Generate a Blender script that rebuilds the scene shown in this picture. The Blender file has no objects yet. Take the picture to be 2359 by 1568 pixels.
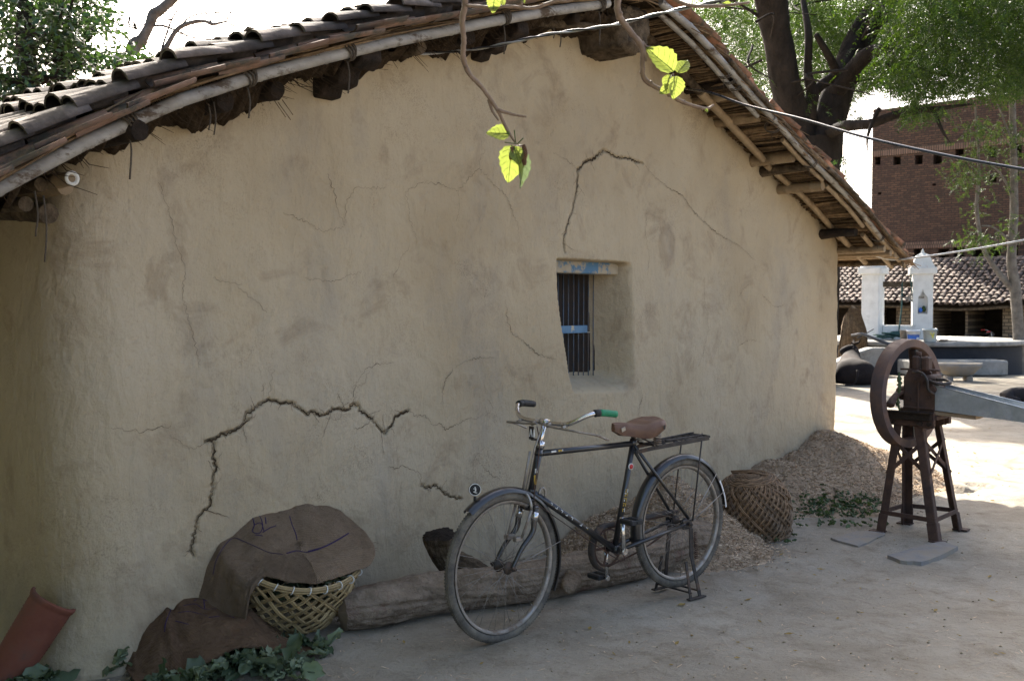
import bpy, math, random
import numpy as np
from mathutils import Vector, Matrix

# ------------------------------------------------------------------ camera, sky, sun
S = bpy.context.scene
COL = S.collection
CAM_H = 1.56
F_PX, CX, CY = 2400.0, 1179.5, 784.0          # measured on a 2359 x 1568 view of the photograph
PITCH = math.atan(84 / 2400.0)
cd = bpy.data.cameras.new('camera')
cam_o = bpy.data.objects.new('camera', cd)
COL.objects.link(cam_o)
cam_o.location = (0, 0, CAM_H)
cam_o.rotation_euler = (math.pi / 2 - PITCH, 0, 0)
cd.sensor_width = 36.0
cd.lens = 36.0 * F_PX / 2359.0
cd.clip_start = 0.05
cd.clip_end = 2000
cd.dof.use_dof = True
cd.dof.focus_distance = 5.6
cd.dof.aperture_fstop = 7.0
S.camera = cam_o

SUN_EL, SUN_AZ = math.radians(37), math.radians(-7)   # azimuth measured from +Y towards +X
wd = bpy.data.worlds.new('World')
S.world = wd
wd.use_nodes = True
nt = wd.node_tree
bg = nt.nodes['Background']
sky = nt.nodes.new('ShaderNodeTexSky')
sky.sky_type = 'NISHITA'
sky.sun_disc = False
sky.sun_elevation = SUN_EL
sky.sun_rotation = SUN_AZ
sky.air_density = 0.8
sky.dust_density = 6.0
sky.ozone_density = 1.0
nt.links.new(sky.outputs[0], bg.inputs[0])
bg.inputs[1].default_value = 0.13
sd = bpy.data.lights.new('sun', 'SUN')
sd.energy = 4.3
sd.angle = math.radians(0.5)
sd.color = (1.0, 0.94, 0.84)
sun_o = bpy.data.objects.new('sun', sd)
COL.objects.link(sun_o)
sv = Vector((math.sin(SUN_AZ) * math.cos(SUN_EL), math.cos(SUN_AZ) * math.cos(SUN_EL), math.sin(SUN_EL)))
sun_o.rotation_euler = sv.to_track_quat('Z', 'Y').to_euler()
sun_o.location = (0, 30, 25)
S.view_settings.view_transform = 'Standard'
S.view_settings.look = 'None'
S.view_settings.gamma = 1.0
S.view_settings.exposure = 2.15
S.render.engine = 'CYCLES'
S.cycles.max_bounces = 6
S.cycles.transparent_max_bounces = 8

random.seed(7)
RNG = np.random.default_rng(7)

# ------------------------------------------------------------------ measured geometry
_F = np.array([0, math.cos(PITCH), -math.sin(PITCH)])
_U = np.array([0, math.sin(PITCH), math.cos(PITCH)])
_R = np.array([1.0, 0, 0])
CAM = np.array([0, 0, CAM_H])
def ray(x, y): return _R * ((x - CX) / F_PX) + _U * (-(y - CY) / F_PX) + _F
def G(x, y, z=0.0):                      # point of the ground seen there
    d = ray(x, y); return CAM + d * ((z - CAM_H) / d[2])
def D(x, y, depth):                      # point at a distance along +Y
    d = ray(x, y); return CAM + d * (depth / d[1])
WL = np.array([-1.8323, 4.3042, 0.0]); WR = np.array([3.1240, 9.9416, 0.0])
WLEN = float(np.linalg.norm(WR - WL))
W = (WR - WL) / WLEN                     # along the gable wall
N = np.array([W[1], -W[0], 0.0])         # out of the gable wall
Z = np.array([0, 0, 1.0])
def WALL(x, y, o=0.0):                   # (t, h) on the plane of the gable wall, o metres in front of it
    d = ray(x, y); p0 = WL + N * o
    p = CAM + d * (np.dot(p0 - CAM, N) / np.dot(d, N))
    return float(np.dot(p - WL, W)), float(p[2])
def T(t, o, h): return WL + W * t + N * o + Z * h
def PROJ(p):
    q = np.asarray(p) - CAM; dd = q @ _F
    return CX + F_PX * (q @ _R) / dd, CY - F_PX * (q @ _U) / dd

# ------------------------------------------------------------------ numpy noise
def _hash(ix, iy, seed):
    h = (ix.astype(np.int64) * 374761393 + iy.astype(np.int64) * 668265263 + seed * 974634777) & 0xffffffff
    h = ((h ^ (h >> 13)) * 1274126177) & 0xffffffff
    h = h ^ (h >> 16)
    return (h & 0xffff) / 65535.0
def vnoise(x, y, seed=0):
    xi = np.floor(x); yi = np.floor(y); fx = x - xi; fy = y - yi
    fx = fx * fx * (3 - 2 * fx); fy = fy * fy * (3 - 2 * fy)
    a = _hash(xi, yi, seed); b = _hash(xi + 1, yi, seed); c = _hash(xi, yi + 1, seed); d = _hash(xi + 1, yi + 1, seed)
    return (a * (1 - fx) + b * fx) * (1 - fy) + (c * (1 - fx) + d * fx) * fy - 0.5
def fbm(x, y, octv=4, seed=0):
    x = np.asarray(x, float); y = np.asarray(y, float)
    s = 0; a = 1.0
    for k in range(octv):
        s = s + a * vnoise(x * 2 ** k + 13.7 * k, y * 2 ** k + 7.1 * k, seed + k); a *= 0.5
    return s
def sstep(a, b, x):
    q = np.clip((x - a) / (b - a), 0, 1); return q * q * (3 - 2 * q)

# ------------------------------------------------------------------ object helpers
def tag(o, label=None, cat=None, group=None, kind=None):
    if label: o['label'] = label
    if cat: o['category'] = cat
    if group: o['group'] = group
    if kind: o['kind'] = kind
    return o
def thing(name, label, cat, loc=(0, 0, 0), rz=0.0, group=None):
    o = bpy.data.objects.new(name, None); COL.objects.link(o)
    o.empty_display_size = 0.2
    o.location = tuple(float(c) for c in loc); o.rotation_euler = (0, 0, rz)
    return tag(o, label, cat, group)
def copy_tree(o, parent=None):
    c = o.copy(); COL.objects.link(c)
    if parent is not None: c.parent = parent
    for ch in list(o.children): copy_tree(ch, c)
    return c
def root_loc(o):
    p = o
    while p.parent is not None: p = p.parent
    return np.array(p.location)
def mesh_obj(name, v, faces, mats, mi=None, parent=None, smooth=True, origin=None, local=False):
    v = np.asarray(v, float).reshape(-1, 3)
    if parent is not None and not local: v = v - root_loc(parent)
    elif origin is not None: v = v - np.asarray(origin, float)
    me = bpy.data.meshes.new(name)
    if isinstance(faces, np.ndarray):
        nf, k = faces.shape
        me.vertices.add(len(v)); me.vertices.foreach_set('co', v.astype(np.float32).ravel())
        me.loops.add(nf * k); me.loops.foreach_set('vertex_index', faces.astype(np.int32).ravel())
        me.polygons.add(nf); me.polygons.foreach_set('loop_start', np.arange(0, nf * k, k, dtype=np.int32))
        me.update(calc_edges=True); me.validate()
    else:
        me.from_pydata([tuple(p) for p in v], [], faces)
    if not isinstance(mats, (list, tuple)): mats = [mats]
    for m in mats: me.materials.append(m)
    np_ = len(me.polygons)
    if mi is not None and len(mi) == np_: me.polygons.foreach_set('material_index', np.asarray(mi, np.int32))
    if smooth is True: me.polygons.foreach_set('use_smooth', np.ones(np_, bool))
    elif smooth is not False and smooth is not None: me.polygons.foreach_set('use_smooth', np.asarray(smooth, bool))
    me.update()
    o = bpy.data.objects.new(name, me); COL.objects.link(o)
    if parent is not None: o.parent = parent
    elif origin is not None: o.location = tuple(float(c) for c in origin)
    return o

def frames(pts):
    pts = np.asarray(pts, float); n = len(pts)
    tg = np.zeros_like(pts); tg[1:-1] = pts[2:] - pts[:-2]; tg[0] = pts[1] - pts[0]; tg[-1] = pts[-1] - pts[-2]
    tg /= (np.linalg.norm(tg, axis=1)[:, None] + 1e-12)
    a = np.array([0, 0, 1.0]) if abs(tg[0][2]) < 0.9 else np.array([1.0, 0, 0])
    u = np.cross(a, tg[0]); u /= np.linalg.norm(u); us = [u]
    for i in range(1, n):
        u = us[-1] - tg[i] * np.dot(us[-1], tg[i]); u /= (np.linalg.norm(u) + 1e-12); us.append(u)
    us = np.array(us); return tg, us, np.cross(tg, us)
def smooth_path(pts, k=6):
    pts = [np.asarray(p, float) for p in pts]
    P = [2 * pts[0] - pts[1]] + pts + [2 * pts[-1] - pts[-2]]; out = []
    for i in range(1, len(P) - 2):
        for j in range(k):
            t = j / k; a, b, c, d = P[i - 1], P[i], P[i + 1], P[i + 2]
            out.append(0.5 * (2 * b + (c - a) * t + (2 * a - 5 * b + 4 * c - d) * t * t + (3 * b - a - 3 * c + d) * t ** 3))
    out.append(pts[-1]); return np.array(out)

class MB:
    def __init__(s): s.v = []; s.f = []; s.m = []; s.sm = []; s.n = 0
    def add(s, v, f, mi=0, sm=True):
        v = np.asarray(v, float).reshape(-1, 3); s.v.append(v)
        for q in f: s.f.append(tuple(int(i) + s.n for i in q)); s.m.append(mi); s.sm.append(sm)
        s.n += len(v); return s
    def tube(s, pts, r, n=8, cap=True, mi=0, sm=True, flat=1.0, jit=0.0, phase=0.0):
        pts = np.asarray(pts, float); k = len(pts)
        r = np.full(k, r, float) if np.isscalar(r) else np.interp(np.linspace(0, 1, k), np.linspace(0, 1, len(r)), r)
        tg, u, w = frames(pts); an = np.linspace(0, 2 * math.pi, n, endpoint=False) + phase
        rr = r[:, None] * np.ones(n)[None, :]
        if jit: rr = rr * (1 + jit * (RNG.random((k, n)) - 0.5) * 2)
        v = pts[:, None, :] + rr[..., None] * (np.cos(an)[None, :, None] * u[:, None, :] + flat * np.sin(an)[None, :, None] * w[:, None, :])
        f = [(i * n + j, i * n + (j + 1) % n, (i + 1) * n + (j + 1) % n, (i + 1) * n + j) for i in range(k - 1) for j in range(n)]
        base = s.n; s.add(v.reshape(-1, 3), f, mi, sm)
        if cap:
            s.f.append(tuple(base + j for j in reversed(range(n)))); s.m.append(mi); s.sm.append(False)
            s.f.append(tuple(base + (k - 1) * n + j for j in range(n))); s.m.append(mi); s.sm.append(False)
        return s
    def box(s, c, size, M=None, b=0.0, mi=0):
        c = np.asarray(c, float); h = np.asarray(size, float) / 2; M = np.eye(3) if M is None else np.asarray(M, float)
        b = min(b, 0.45 * float(min(h)) * 2)
        if b <= 0:
            v = np.array([(x, y, z) for x in (-1, 1) for y in (-1, 1) for z in (-1, 1)]) * h
            f = [(0, 1, 3, 2), (4, 6, 7, 5), (0, 4, 5, 1), (2, 3, 7, 6), (0, 2, 6, 4), (1, 5, 7, 3)]
            return s.add(v @ M.T + c, f, mi, False)
        v = []; idx = {}
        for sx in (-1, 1):
            for sy in (-1, 1):
                for sz in (-1, 1):
                    sg = np.array((sx, sy, sz))
                    for a in range(3):
                        q = sg * (h - b); q[a] = sg[a] * h[a]; idx[(sx, sy, sz, a)] = len(v); v.append(q)
        v = np.array(v); f = []
        def put(q):
            p = v[list(q)]; nn = np.cross(p[1] - p[0], p[2] - p[0])
            f.append(tuple(q) if np.dot(nn, p.mean(0)) > 0 else tuple(reversed(q)))
        for a in range(3):
            o1, o2 = [(1, 2), (0, 2), (0, 1)][a]
            for sa in (-1, 1):
                q = []
                for s1, s2 in ((-1, -1), (1, -1), (1, 1), (-1, 1)):
                    sg = [0, 0, 0]; sg[a] = sa; sg[o1] = s1; sg[o2] = s2; q.append(idx[(*sg, a)])
                put(q)
        for a, c2 in ((0, 1), (0, 2), (1, 2)):
            o1 = 3 - a - c2
            for sa in (-1, 1):
                for sc in (-1, 1):
                    q = []
                    for so, fa in ((-1, a), (1, a), (1, c2), (-1, c2)):
                        sg = [0, 0, 0]; sg[a] = sa; sg[c2] = sc; sg[o1] = so; q.append(idx[(*sg, fa)])
                    put(q)
        for sx in (-1, 1):
            for sy in (-1, 1):
                for sz in (-1, 1): put([idx[(sx, sy, sz, a)] for a in range(3)])
        return s.add(v @ M.T + c, f, mi, False)
    def bar(s, p, q, wd, ht=None, b=0.002, mi=0, up=None):
        p = np.asarray(p, float); q = np.asarray(q, float); ht = wd if ht is None else ht
        d = q - p; L = np.linalg.norm(d); d = d / L
        up = Z if up is None else np.asarray(up, float)
        if abs(np.dot(up, d)) > 0.98: up = np.array([1.0, 0, 0])
        a = np.cross(up, d); a /= np.linalg.norm(a); c = np.cross(d, a)
        return s.box((p + q) / 2, (L, wd, ht), np.column_stack([d, a, c]), b, mi)
    def lathe(s, prof, n=24, org=(0, 0, 0), M=None, mi=0, sm=True, a0=0.0, a1=2 * math.pi, close=True):
        prof = np.asarray(prof, float); k = len(prof); M = np.eye(3) if M is None else np.asarray(M, float)
        an = np.linspace(a0, a1, n, endpoint=not close)
        v = np.stack([prof[:, 0][:, None] * np.cos(an), prof[:, 0][:, None] * np.sin(an), prof[:, 1][:, None] * np.ones(n)], -1).reshape(-1, 3)
        f = [(i * n + j, i * n + (j + 1) % n, (i + 1) * n + (j + 1) % n, (i + 1) * n + j) for i in range(k - 1) for j in range(n if close else n - 1)]
        return s.add(v @ M.T + np.asarray(org, float), f, mi, sm)
    def prism(s, poly, d0, d1, org, A, B, C, mi=0, sm=False):       # outline in the A,B plane, extruded along C
        poly = np.asarray(poly, float); n = len(poly); org = np.asarray(org, float)
        P = org + poly[:, :1] * A + poly[:, 1:] * B
        v = np.vstack([P + C * d0, P + C * d1])
        f = [tuple(reversed(range(n))), tuple(range(n, 2 * n))] + [(i, (i + 1) % n, n + (i + 1) % n, n + i) for i in range(n)]
        return s.add(v, f, mi, sm)
    def quad(s, a, b, c, d, mi=0): return s.add([a, b, c, d], [(0, 1, 2, 3)], mi, False)
    def build(s, name, mats, parent=None, origin=None, local=False):
        return mesh_obj(name, np.vstack(s.v), s.f, mats, s.m, parent, s.sm, origin, local)

def grid_faces(ny, nx, mask=None):
    i = np.arange(ny - 1)[:, None] * nx + np.arange(nx - 1)[None, :]
    f = np.stack([i, i + 1, i + nx + 1, i + nx], -1).reshape(-1, 4)
    return f if mask is None else f[mask.ravel()]

# ------------------------------------------------------------------ materials
def ramp_node(nt, stops, src):
    r = nt.nodes.new('ShaderNodeValToRGB'); el = r.color_ramp.elements
    while len(el) < len(stops): el.new(0.5)
    for e, (p, c) in zip(el, stops): e.position = p; e.color = (*c, 1)
    nt.links.new(src, r.inputs[0]); return r.outputs[0]
def noise_node(nt, vec, scale, detail=6, rough=0.6, dist=0.0):
    n = nt.nodes.new('ShaderNodeTexNoise'); n.inputs['Scale'].default_value = scale
    n.inputs['Detail'].default_value = detail; n.inputs['Roughness'].default_value = rough; n.inputs['Distortion'].default_value = dist
    nt.links.new(vec, n.inputs['Vector']); return n.outputs[0]
def mix_node(nt, fac, a, b, mode='MIX'):
    m = nt.nodes.new('ShaderNodeMix'); m.data_type = 'RGBA'; m.blend_type = mode
    for s_, v in ((m.inputs['Factor'], fac), (m.inputs['A'], a), (m.inputs['B'], b)):
        if hasattr(v, 'is_linked') or hasattr(v, 'links'): nt.links.new(v, s_)
        elif isinstance(v, (int, float)): s_.default_value = v
        else: s_.default_value = (*v, 1)
    return m.outputs['Result']
def math_node(nt, op, a, b=0.0):
    m = nt.nodes.new('ShaderNodeMath'); m.operation = op
    for s_, v in ((m.inputs[0], a), (m.inputs[1], b)):
        if hasattr(v, 'links'): nt.links.new(v, s_)
        else: s_.default_value = v
    return m.outputs[0]
def map_range(nt, v, a, b, c=0.0, d=1.0):
    m = nt.nodes.new('ShaderNodeMapRange'); m.clamp = True
    nt.links.new(v, m.inputs[0])
    for i, q in enumerate((a, b, c, d)): m.inputs[i + 1].default_value = q
    return m.outputs[0]
def scaled(nt, vec, sc, rot=(0, 0, 0)):
    m = nt.nodes.new('ShaderNodeMapping'); m.inputs['Scale'].default_value = sc; m.inputs['Rotation'].default_value = rot
    nt.links.new(vec, m.inputs['Vector']); return m.outputs[0]
def bump_node(nt, h, strength, dist=0.01, prev=None):
    b = nt.nodes.new('ShaderNodeBump'); b.inputs['Strength'].default_value = strength; b.inputs['Distance'].default_value = dist
    nt.links.new(h, b.inputs['Height'])
    if prev is not None: nt.links.new(prev, b.inputs['Normal'])
    return b.outputs[0]
def new_mat(name):
    m = bpy.data.materials.new(name); m.use_nodes = True
    nt = m.node_tree; b = nt.nodes['Principled BSDF']
    tc = nt.nodes.new('ShaderNodeTexCoord')
    return m, nt, b, tc.outputs['Object']
def mat(name, c0, c1=None, scale=12.0, rough=0.8, metal=0.0, bump=0.3, bscale=None, bdist=0.004, stretch=None,
        island=0.0, dirt=None, dirt_scale=3.0, dirt_lo=0.5, dirt_hi=0.62, spec=0.3, coat=0.0):
    m, nt, b, vec = new_mat(name)
    if stretch: vec = scaled(nt, vec, stretch)
    c1 = c1 or tuple(min(1, k * 1.5) for k in c0)
    n = noise_node(nt, vec, scale, 8, 0.65)
    col = ramp_node(nt, [(0.32, c0), (0.68, c1)], n)
    if island:
        g = nt.nodes.new('ShaderNodeNewGeometry')
        k = map_range(nt, g.outputs['Random Per Island'], 0, 1, 1 - island, 1 + island)
        cc = nt.nodes.new('ShaderNodeCombineColor')
        for i in range(3): nt.links.new(k, cc.inputs[i])
        col = mix_node(nt, 1.0, col, cc.outputs[0], 'MULTIPLY')
    if dirt:
        dn = noise_node(nt, vec, dirt_scale, 8, 0.7)
        col = mix_node(nt, map_range(nt, dn, dirt_lo, dirt_hi), col, dirt)
        rr = map_range(nt, dn, dirt_lo, dirt_hi, rough, min(1, rough + 0.35)); nt.links.new(rr, b.inputs['Roughness'])
        if metal: nt.links.new(map_range(nt, dn, dirt_lo, dirt_hi, metal, 0.0), b.inputs['Metallic'])
    else:
        nt.links.new(map_range(nt, n, 0.3, 0.7, max(0.05, rough - 0.08), min(1, rough + 0.08)), b.inputs['Roughness'])
        b.inputs['Metallic'].default_value = metal
    nt.links.new(col, b.inputs['Base Color'])
    b.inputs['Specular IOR Level'].default_value = spec
    b.inputs['Coat Weight'].default_value = coat
    if bump: nt.links.new(bump_node(nt, noise_node(nt, vec, bscale or scale * 3, 6, 0.65), bump, bdist), b.inputs['Normal'])
    return m
def leaf_mat(name, c0, c1, trans=0.5, tcol=None, rough=0.5):
    m = bpy.data.materials.new(name); m.use_nodes = True; nt = m.node_tree; b = nt.nodes['Principled BSDF']
    g = nt.nodes.new('ShaderNodeNewGeometry')
    col = ramp_node(nt, [(0.0, c0), (0.8, c1), (1.0, tuple(min(1, k * 1.35) for k in c1))], g.outputs['Random Per Island'])
    nt.links.new(col, b.inputs['Base Color']); b.inputs['Roughness'].default_value = rough
    b.inputs['Specular IOR Level'].default_value = 0.35
    tr = nt.nodes.new('ShaderNodeBsdfTranslucent')
    tc = mix_node(nt, 1.0, col, tcol or (2.2, 2.0, 0.8), 'MULTIPLY'); nt.links.new(tc, tr.inputs[0])
    mx = nt.nodes.new('ShaderNodeMixShader'); mx.inputs[0].default_value = trans
    nt.links.new(b.outputs[0], mx.inputs[1]); nt.links.new(tr.outputs[0], mx.inputs[2])
    nt.links.new(mx.outputs[0], nt.nodes['Material Output'].inputs[0]); return m

# ------------------------------------------------------------------ palette
def mud_material():
    m, nt, b, vec = new_mat('mud_plaster')
    big = noise_node(nt, vec, 0.55, 5, 0.55)
    col = ramp_node(nt, [(0.34, (0.355, 0.280, 0.177)), (0.5, (0.425, 0.347, 0.232)), (0.66, (0.445, 0.374, 0.267))], big)
    med = noise_node(nt, vec, 3.2, 9, 0.7, 0.6)
    col = mix_node(nt, map_range(nt, med, 0.53, 0.70, 0.0, 0.62), col, (0.225, 0.165, 0.105))       # worn patches where straw shows
    med2 = noise_node(nt, scaled(nt, vec, (1, 1, 0.45)), 1.9, 8, 0.65)
    col = mix_node(nt, map_range(nt, med2, 0.54, 0.72, 0.0, 0.45), col, (0.27, 0.245, 0.205))      # greyer wash
    fine = noise_node(nt, vec, 55, 6, 0.75)
    col = mix_node(nt, map_range(nt, fine, 0.56, 0.74, 0.0, 0.38), col, (0.20, 0.15, 0.095))
    lf = noise_node(nt, scaled(nt, vec, (1.0, 1.0, 2.4), (0.6, 0.5, 0.2)), 85, 3, 0.6)
    col = mix_node(nt, map_range(nt, lf, 0.68, 0.74, 0.0, 0.55), col, (0.47, 0.40, 0.27))          # straw flecks
    patch = map_range(nt, noise_node(nt, vec, 2.1, 7, 0.72, 0.4), 0.52, 0.66, 0.0, 1.0)
    spk = map_range(nt, noise_node(nt, vec, 130, 3, 0.6), 0.50, 0.64, 0.0, 1.0)
    col = mix_node(nt, math_node(nt, 'MULTIPLY', math_node(nt, 'MULTIPLY', patch, spk), 0.6), col, (0.17, 0.125, 0.08))
    sepx = nt.nodes.new('ShaderNodeSeparateXYZ'); nt.links.new(vec, sepx.inputs[0])
    damp = math_node(nt, 'MULTIPLY', map_range(nt, sepx.outputs[2], 0.55, 0.0), map_range(nt, med2, 0.35, 0.6, 0.1, 0.6))
    col = mix_node(nt, damp, col, (0.195, 0.160, 0.108))                                            # splash stains at the foot
    nt.links.new(col, b.inputs['Base Color']); b.inputs['Roughness'].default_value = 0.95; b.inputs['Specular IOR Level'].default_value = 0.12
    h = bump_node(nt, noise_node(nt, scaled(nt, vec, (1, 1, 0.4), (0.25, 0.2, 0)), 13, 4, 0.55, 0.8), 0.45, 0.03)
    h = bump_node(nt, noise_node(nt, vec, 9, 8, 0.66), 0.5, 0.03, h)
    h = bump_node(nt, noise_node(nt, vec, 60, 6, 0.75), 0.55, 0.008, h)
    nt.links.new(h, b.inputs['Normal']); return m
def ground_material():
    m, nt, b, vec = new_mat('trodden_earth')
    col = ramp_node(nt, [(0.36, (0.215, 0.184, 0.138)), (0.5, (0.280, 0.246, 0.190)), (0.64, (0.325, 0.292, 0.232))], noise_node(nt, vec, 1.1, 9, 0.68))
    col = mix_node(nt, map_range(nt, noise_node(nt, vec, 4.5, 9, 0.74, 0.5), 0.50, 0.66, 0, 0.65), col, (0.155, 0.122, 0.082))
    col = mix_node(nt, map_range(nt, noise_node(nt, scaled(nt, vec, (1, 0.5, 1), (0, 0, 0.5)), 2.2, 9, 0.7), 0.52, 0.66, 0, 0.6), col, (0.31, 0.285, 0.235))
    col = mix_node(nt, map_range(nt, noise_node(nt, vec, 38, 7, 0.8), 0.54, 0.70, 0, 0.42), col, (0.13, 0.104, 0.072))
    col = mix_node(nt, map_range(nt, noise_node(nt, vec, 110, 3, 0.6), 0.67, 0.72, 0, 0.5), col, (0.42, 0.37, 0.27))
    nt.links.new(col, b.inputs['Base Color']); b.inputs['Roughness'].default_value = 0.9; b.inputs['Specular IOR Level'].default_value = 0.2
    h = bump_node(nt, noise_node(nt, vec, 5, 9, 0.68), 0.6, 0.03)
    h = bump_node(nt, noise_node(nt, vec, 40, 7, 0.75), 0.6, 0.010, h)
    nt.links.new(h, b.inputs['Normal']); return m
def brick_material(name, c1, c2, mortar, bw=0.23, bh=0.075, blotch=(0.06, 0.04, 0.035)):
    m, nt, b, vec = new_mat(name)
    sep = nt.nodes.new('ShaderNodeSeparateXYZ'); nt.links.new(vec, sep.inputs[0])
    cmb = nt.nodes.new('ShaderNodeCombineXYZ'); nt.links.new(sep.outputs[0], cmb.inputs[0]); nt.links.new(sep.outputs[2], cmb.inputs[1])
    wob = nt.nodes.new('ShaderNodeVectorMath'); wob.operation = 'MULTIPLY_ADD'
    nz = nt.nodes.new('ShaderNodeTexNoise'); nz.inputs['Scale'].default_value = 4; nt.links.new(vec, nz.inputs['Vector'])
    nt.links.new(nz.outputs[1], wob.inputs[0]); wob.inputs[1].default_value = (0.015, 0.012, 0); nt.links.new(cmb.outputs[0], wob.inputs[2])
    br = nt.nodes.new('ShaderNodeTexBrick'); nt.links.new(wob.outputs[0], br.inputs['Vector'])
    br.inputs['Color1'].default_value = (*c1, 1); br.inputs['Color2'].default_value = (*c2, 1); br.inputs['Mortar'].default_value = (*mortar, 1)
    br.inputs['Scale'].default_value = 1.0; br.inputs['Brick Width'].default_value = bw; br.inputs['Row Height'].default_value = bh
    br.inputs['Mortar Size'].default_value = 0.016; br.inputs['Bias'].default_value = -0.1
    col = mix_node(nt, map_range(nt, noise_node(nt, vec, 1.3, 9, 0.7), 0.50, 0.70, 0, 0.7), br.outputs[0], blotch)
    col = mix_node(nt, map_range(nt, noise_node(nt, vec, 9, 6, 0.75), 0.52, 0.68, 0, 0.45), col, (0.20, 0.135, 0.105))
    col = mix_node(nt, map_range(nt, noise_node(nt, scaled(nt, vec, (1, 1, .12)), 1.6, 7, 0.7), 0.52, 0.7, 0, 0.6), col, blotch)
    nt.links.new(col, b.inputs['Base Color']); b.inputs['Roughness'].default_value = 0.95; b.inputs['Specular IOR Level'].default_value = 0.1
    nt.links.new(bump_node(nt, br.outputs[1], -0.6, 0.015), b.inputs['Normal']); return m
def burlap_material(name, c0, c1):
    m, nt, b, vec = new_mat(name)
    uv = nt.nodes.new('ShaderNodeUVMap'); uvv = uv.outputs[0]
    w1 = nt.nodes.new('ShaderNodeTexWave'); w1.bands_direction = 'X'; w1.inputs['Scale'].default_value = 34; w1.inputs['Distortion'].default_value = 1.2; w1.inputs['Detail'].default_value = 2
    w2 = nt.nodes.new('ShaderNodeTexWave'); w2.bands_direction = 'DIAGONAL'; w2.inputs['Scale'].default_value = 37; w2.inputs['Distortion'].default_value = 0.5
    nt.links.new(uvv, w1.inputs['Vector']); nt.links.new(uvv, w2.inputs['Vector'])
    weave = math_node(nt, 'MULTIPLY', w1.outputs[1], w2.outputs[1])
    col = ramp_node(nt, [(0.3, c0), (0.7, c1)], noise_node(nt, vec, 5, 8, 0.65))
    col = mix_node(nt, map_range(nt, weave, 0.0, 0.5, 0.75, 0.0), col, tuple(k * 0.45 for k in c0))
    col = mix_node(nt, map_range(nt, noise_node(nt, vec, 9, 5, 0.6), 0.6, 0.72, 0, 0.5), col, (0.17, 0.085, 0.045))
    nt.links.new(col, b.inputs['Base Color']); b.inputs['Roughness'].default_value = 0.95; b.inputs['Specular IOR Level'].default_value = 0.1
    stn = noise_node(nt, vec, 30, 6, 0.75)
    col = mix_node(nt, map_range(nt, stn, 0.5, 0.68, 0, 0.55), col, tuple(k * 0.5 for k in c0)); nt.links.new(col, b.inputs['Base Color'])
    h = bump_node(nt, noise_node(nt, scaled(nt, vec, (1, 1, .6), (.3, .5, .6)), 11, 5, 0.6, 1.6), 0.7, 0.05)
    h = bump_node(nt, weave, 0.9, 0.006, h); h = bump_node(nt, noise_node(nt, vec, 60, 4, 0.6), 0.3, 0.004, h)
    nt.links.new(h, b.inputs['Normal']); return m

M = {}
M['mud'] = mud_material()
M['ground'] = ground_material()
M['crack'] = mat('crack_shadowed_clay', (0.030, 0.021, 0.013), (0.07, 0.05, 0.03), 40, 1.0, bump=0.2, spec=0.05)
M['hair'] = mat('hairline_crack', (0.075, 0.055, 0.036), (0.15, 0.11, 0.072), 60, 1.0, bump=0.1, spec=0.05)
M['brick'] = brick_material('red_brick', (0.140, 0.080, 0.058), (0.066, 0.044, 0.037), (0.055, 0.045, 0.038))
M['palebrick'] = brick_material('pale_brick', (0.24, 0.185, 0.12), (0.17, 0.13, 0.085), (0.07, 0.057, 0.042), 0.24, 0.10)
M['bandbrick'] = brick_material('soldier_brick', (0.25, 0.16, 0.125), (0.19, 0.12, 0.095), (0.09, 0.075, 0.06), 0.08, 0.24)
M['dark'] = mat('dark_interior', (0.018, 0.014, 0.011), (0.035, 0.028, 0.022), 6, 1.0, bump=0.2, spec=0.05)  # near-black backing stands in for the shade inside wall openings
M['tile_old'] = mat('weathered_roof_tile', (0.058, 0.049, 0.043), (0.150, 0.122, 0.105), 11, 0.92, bump=0.6, bscale=45, bdist=0.006, island=0.35, dirt=(0.055, 0.048, 0.043), dirt_scale=7, dirt_lo=0.48, dirt_hi=0.66, spec=0.12)
M['tile_edge'] = mat('rake_roof_tile', (0.130, 0.078, 0.054), (0.245, 0.145, 0.098), 8, 0.9, bump=0.6, bscale=40, island=0.4, dirt=(0.070, 0.060, 0.045), dirt_scale=8, dirt_lo=0.42, dirt_hi=0.58)
M['tile_red'] = mat('orange_roof_tile', (0.18, 0.080, 0.042), (0.33, 0.155, 0.082), 8, 0.88, bump=0.6, bscale=40, island=0.4, dirt=(0.085, 0.066, 0.042), dirt_scale=5, dirt_lo=0.46, dirt_hi=0.62)
M['tile_shed'] = mat('shed_roof_tile', (0.085, 0.068, 0.060), (0.20, 0.152, 0.125), 8, 0.9, bump=0.5, bscale=30, island=0.35, dirt=(0.06, 0.05, 0.042), dirt_scale=4, dirt_lo=0.5, dirt_hi=0.66)
M['thatch'] = mat('dark_thatch', (0.022, 0.016, 0.011), (0.065, 0.046, 0.030), 40, 1.0, bump=0.6, bdist=0.01, spec=0.05)
M['reed'] = mat('dry_reed', (0.085, 0.055, 0.032), (0.215, 0.148, 0.085), 25, 0.85, bump=0.4, island=0.45, spec=0.15)
M['bamboo'] = mat('grey_bamboo', (0.185, 0.172, 0.155), (0.330, 0.312, 0.282), 7, 0.6, bump=0.5, bscale=40, stretch=(1, 1, 2.2), dirt=(0.085, 0.060, 0.040), dirt_scale=5, dirt_lo=0.54, dirt_hi=0.62, spec=0.4)
M['bamboo_tan'] = mat('tan_bamboo', (0.190, 0.135, 0.078), (0.320, 0.240, 0.150), 9, 0.6, bump=0.25, bscale=40, dirt=(0.14, 0.095, 0.055), dirt_scale=7, dirt_lo=0.54, dirt_hi=0.68)
M['oldwood'] = mat('charred_old_timber', (0.010, 0.008, 0.0065), (0.042, 0.030, 0.022), 14, 0.9, bump=1.0, bscale=40, bdist=0.012, spec=0.15)
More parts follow.
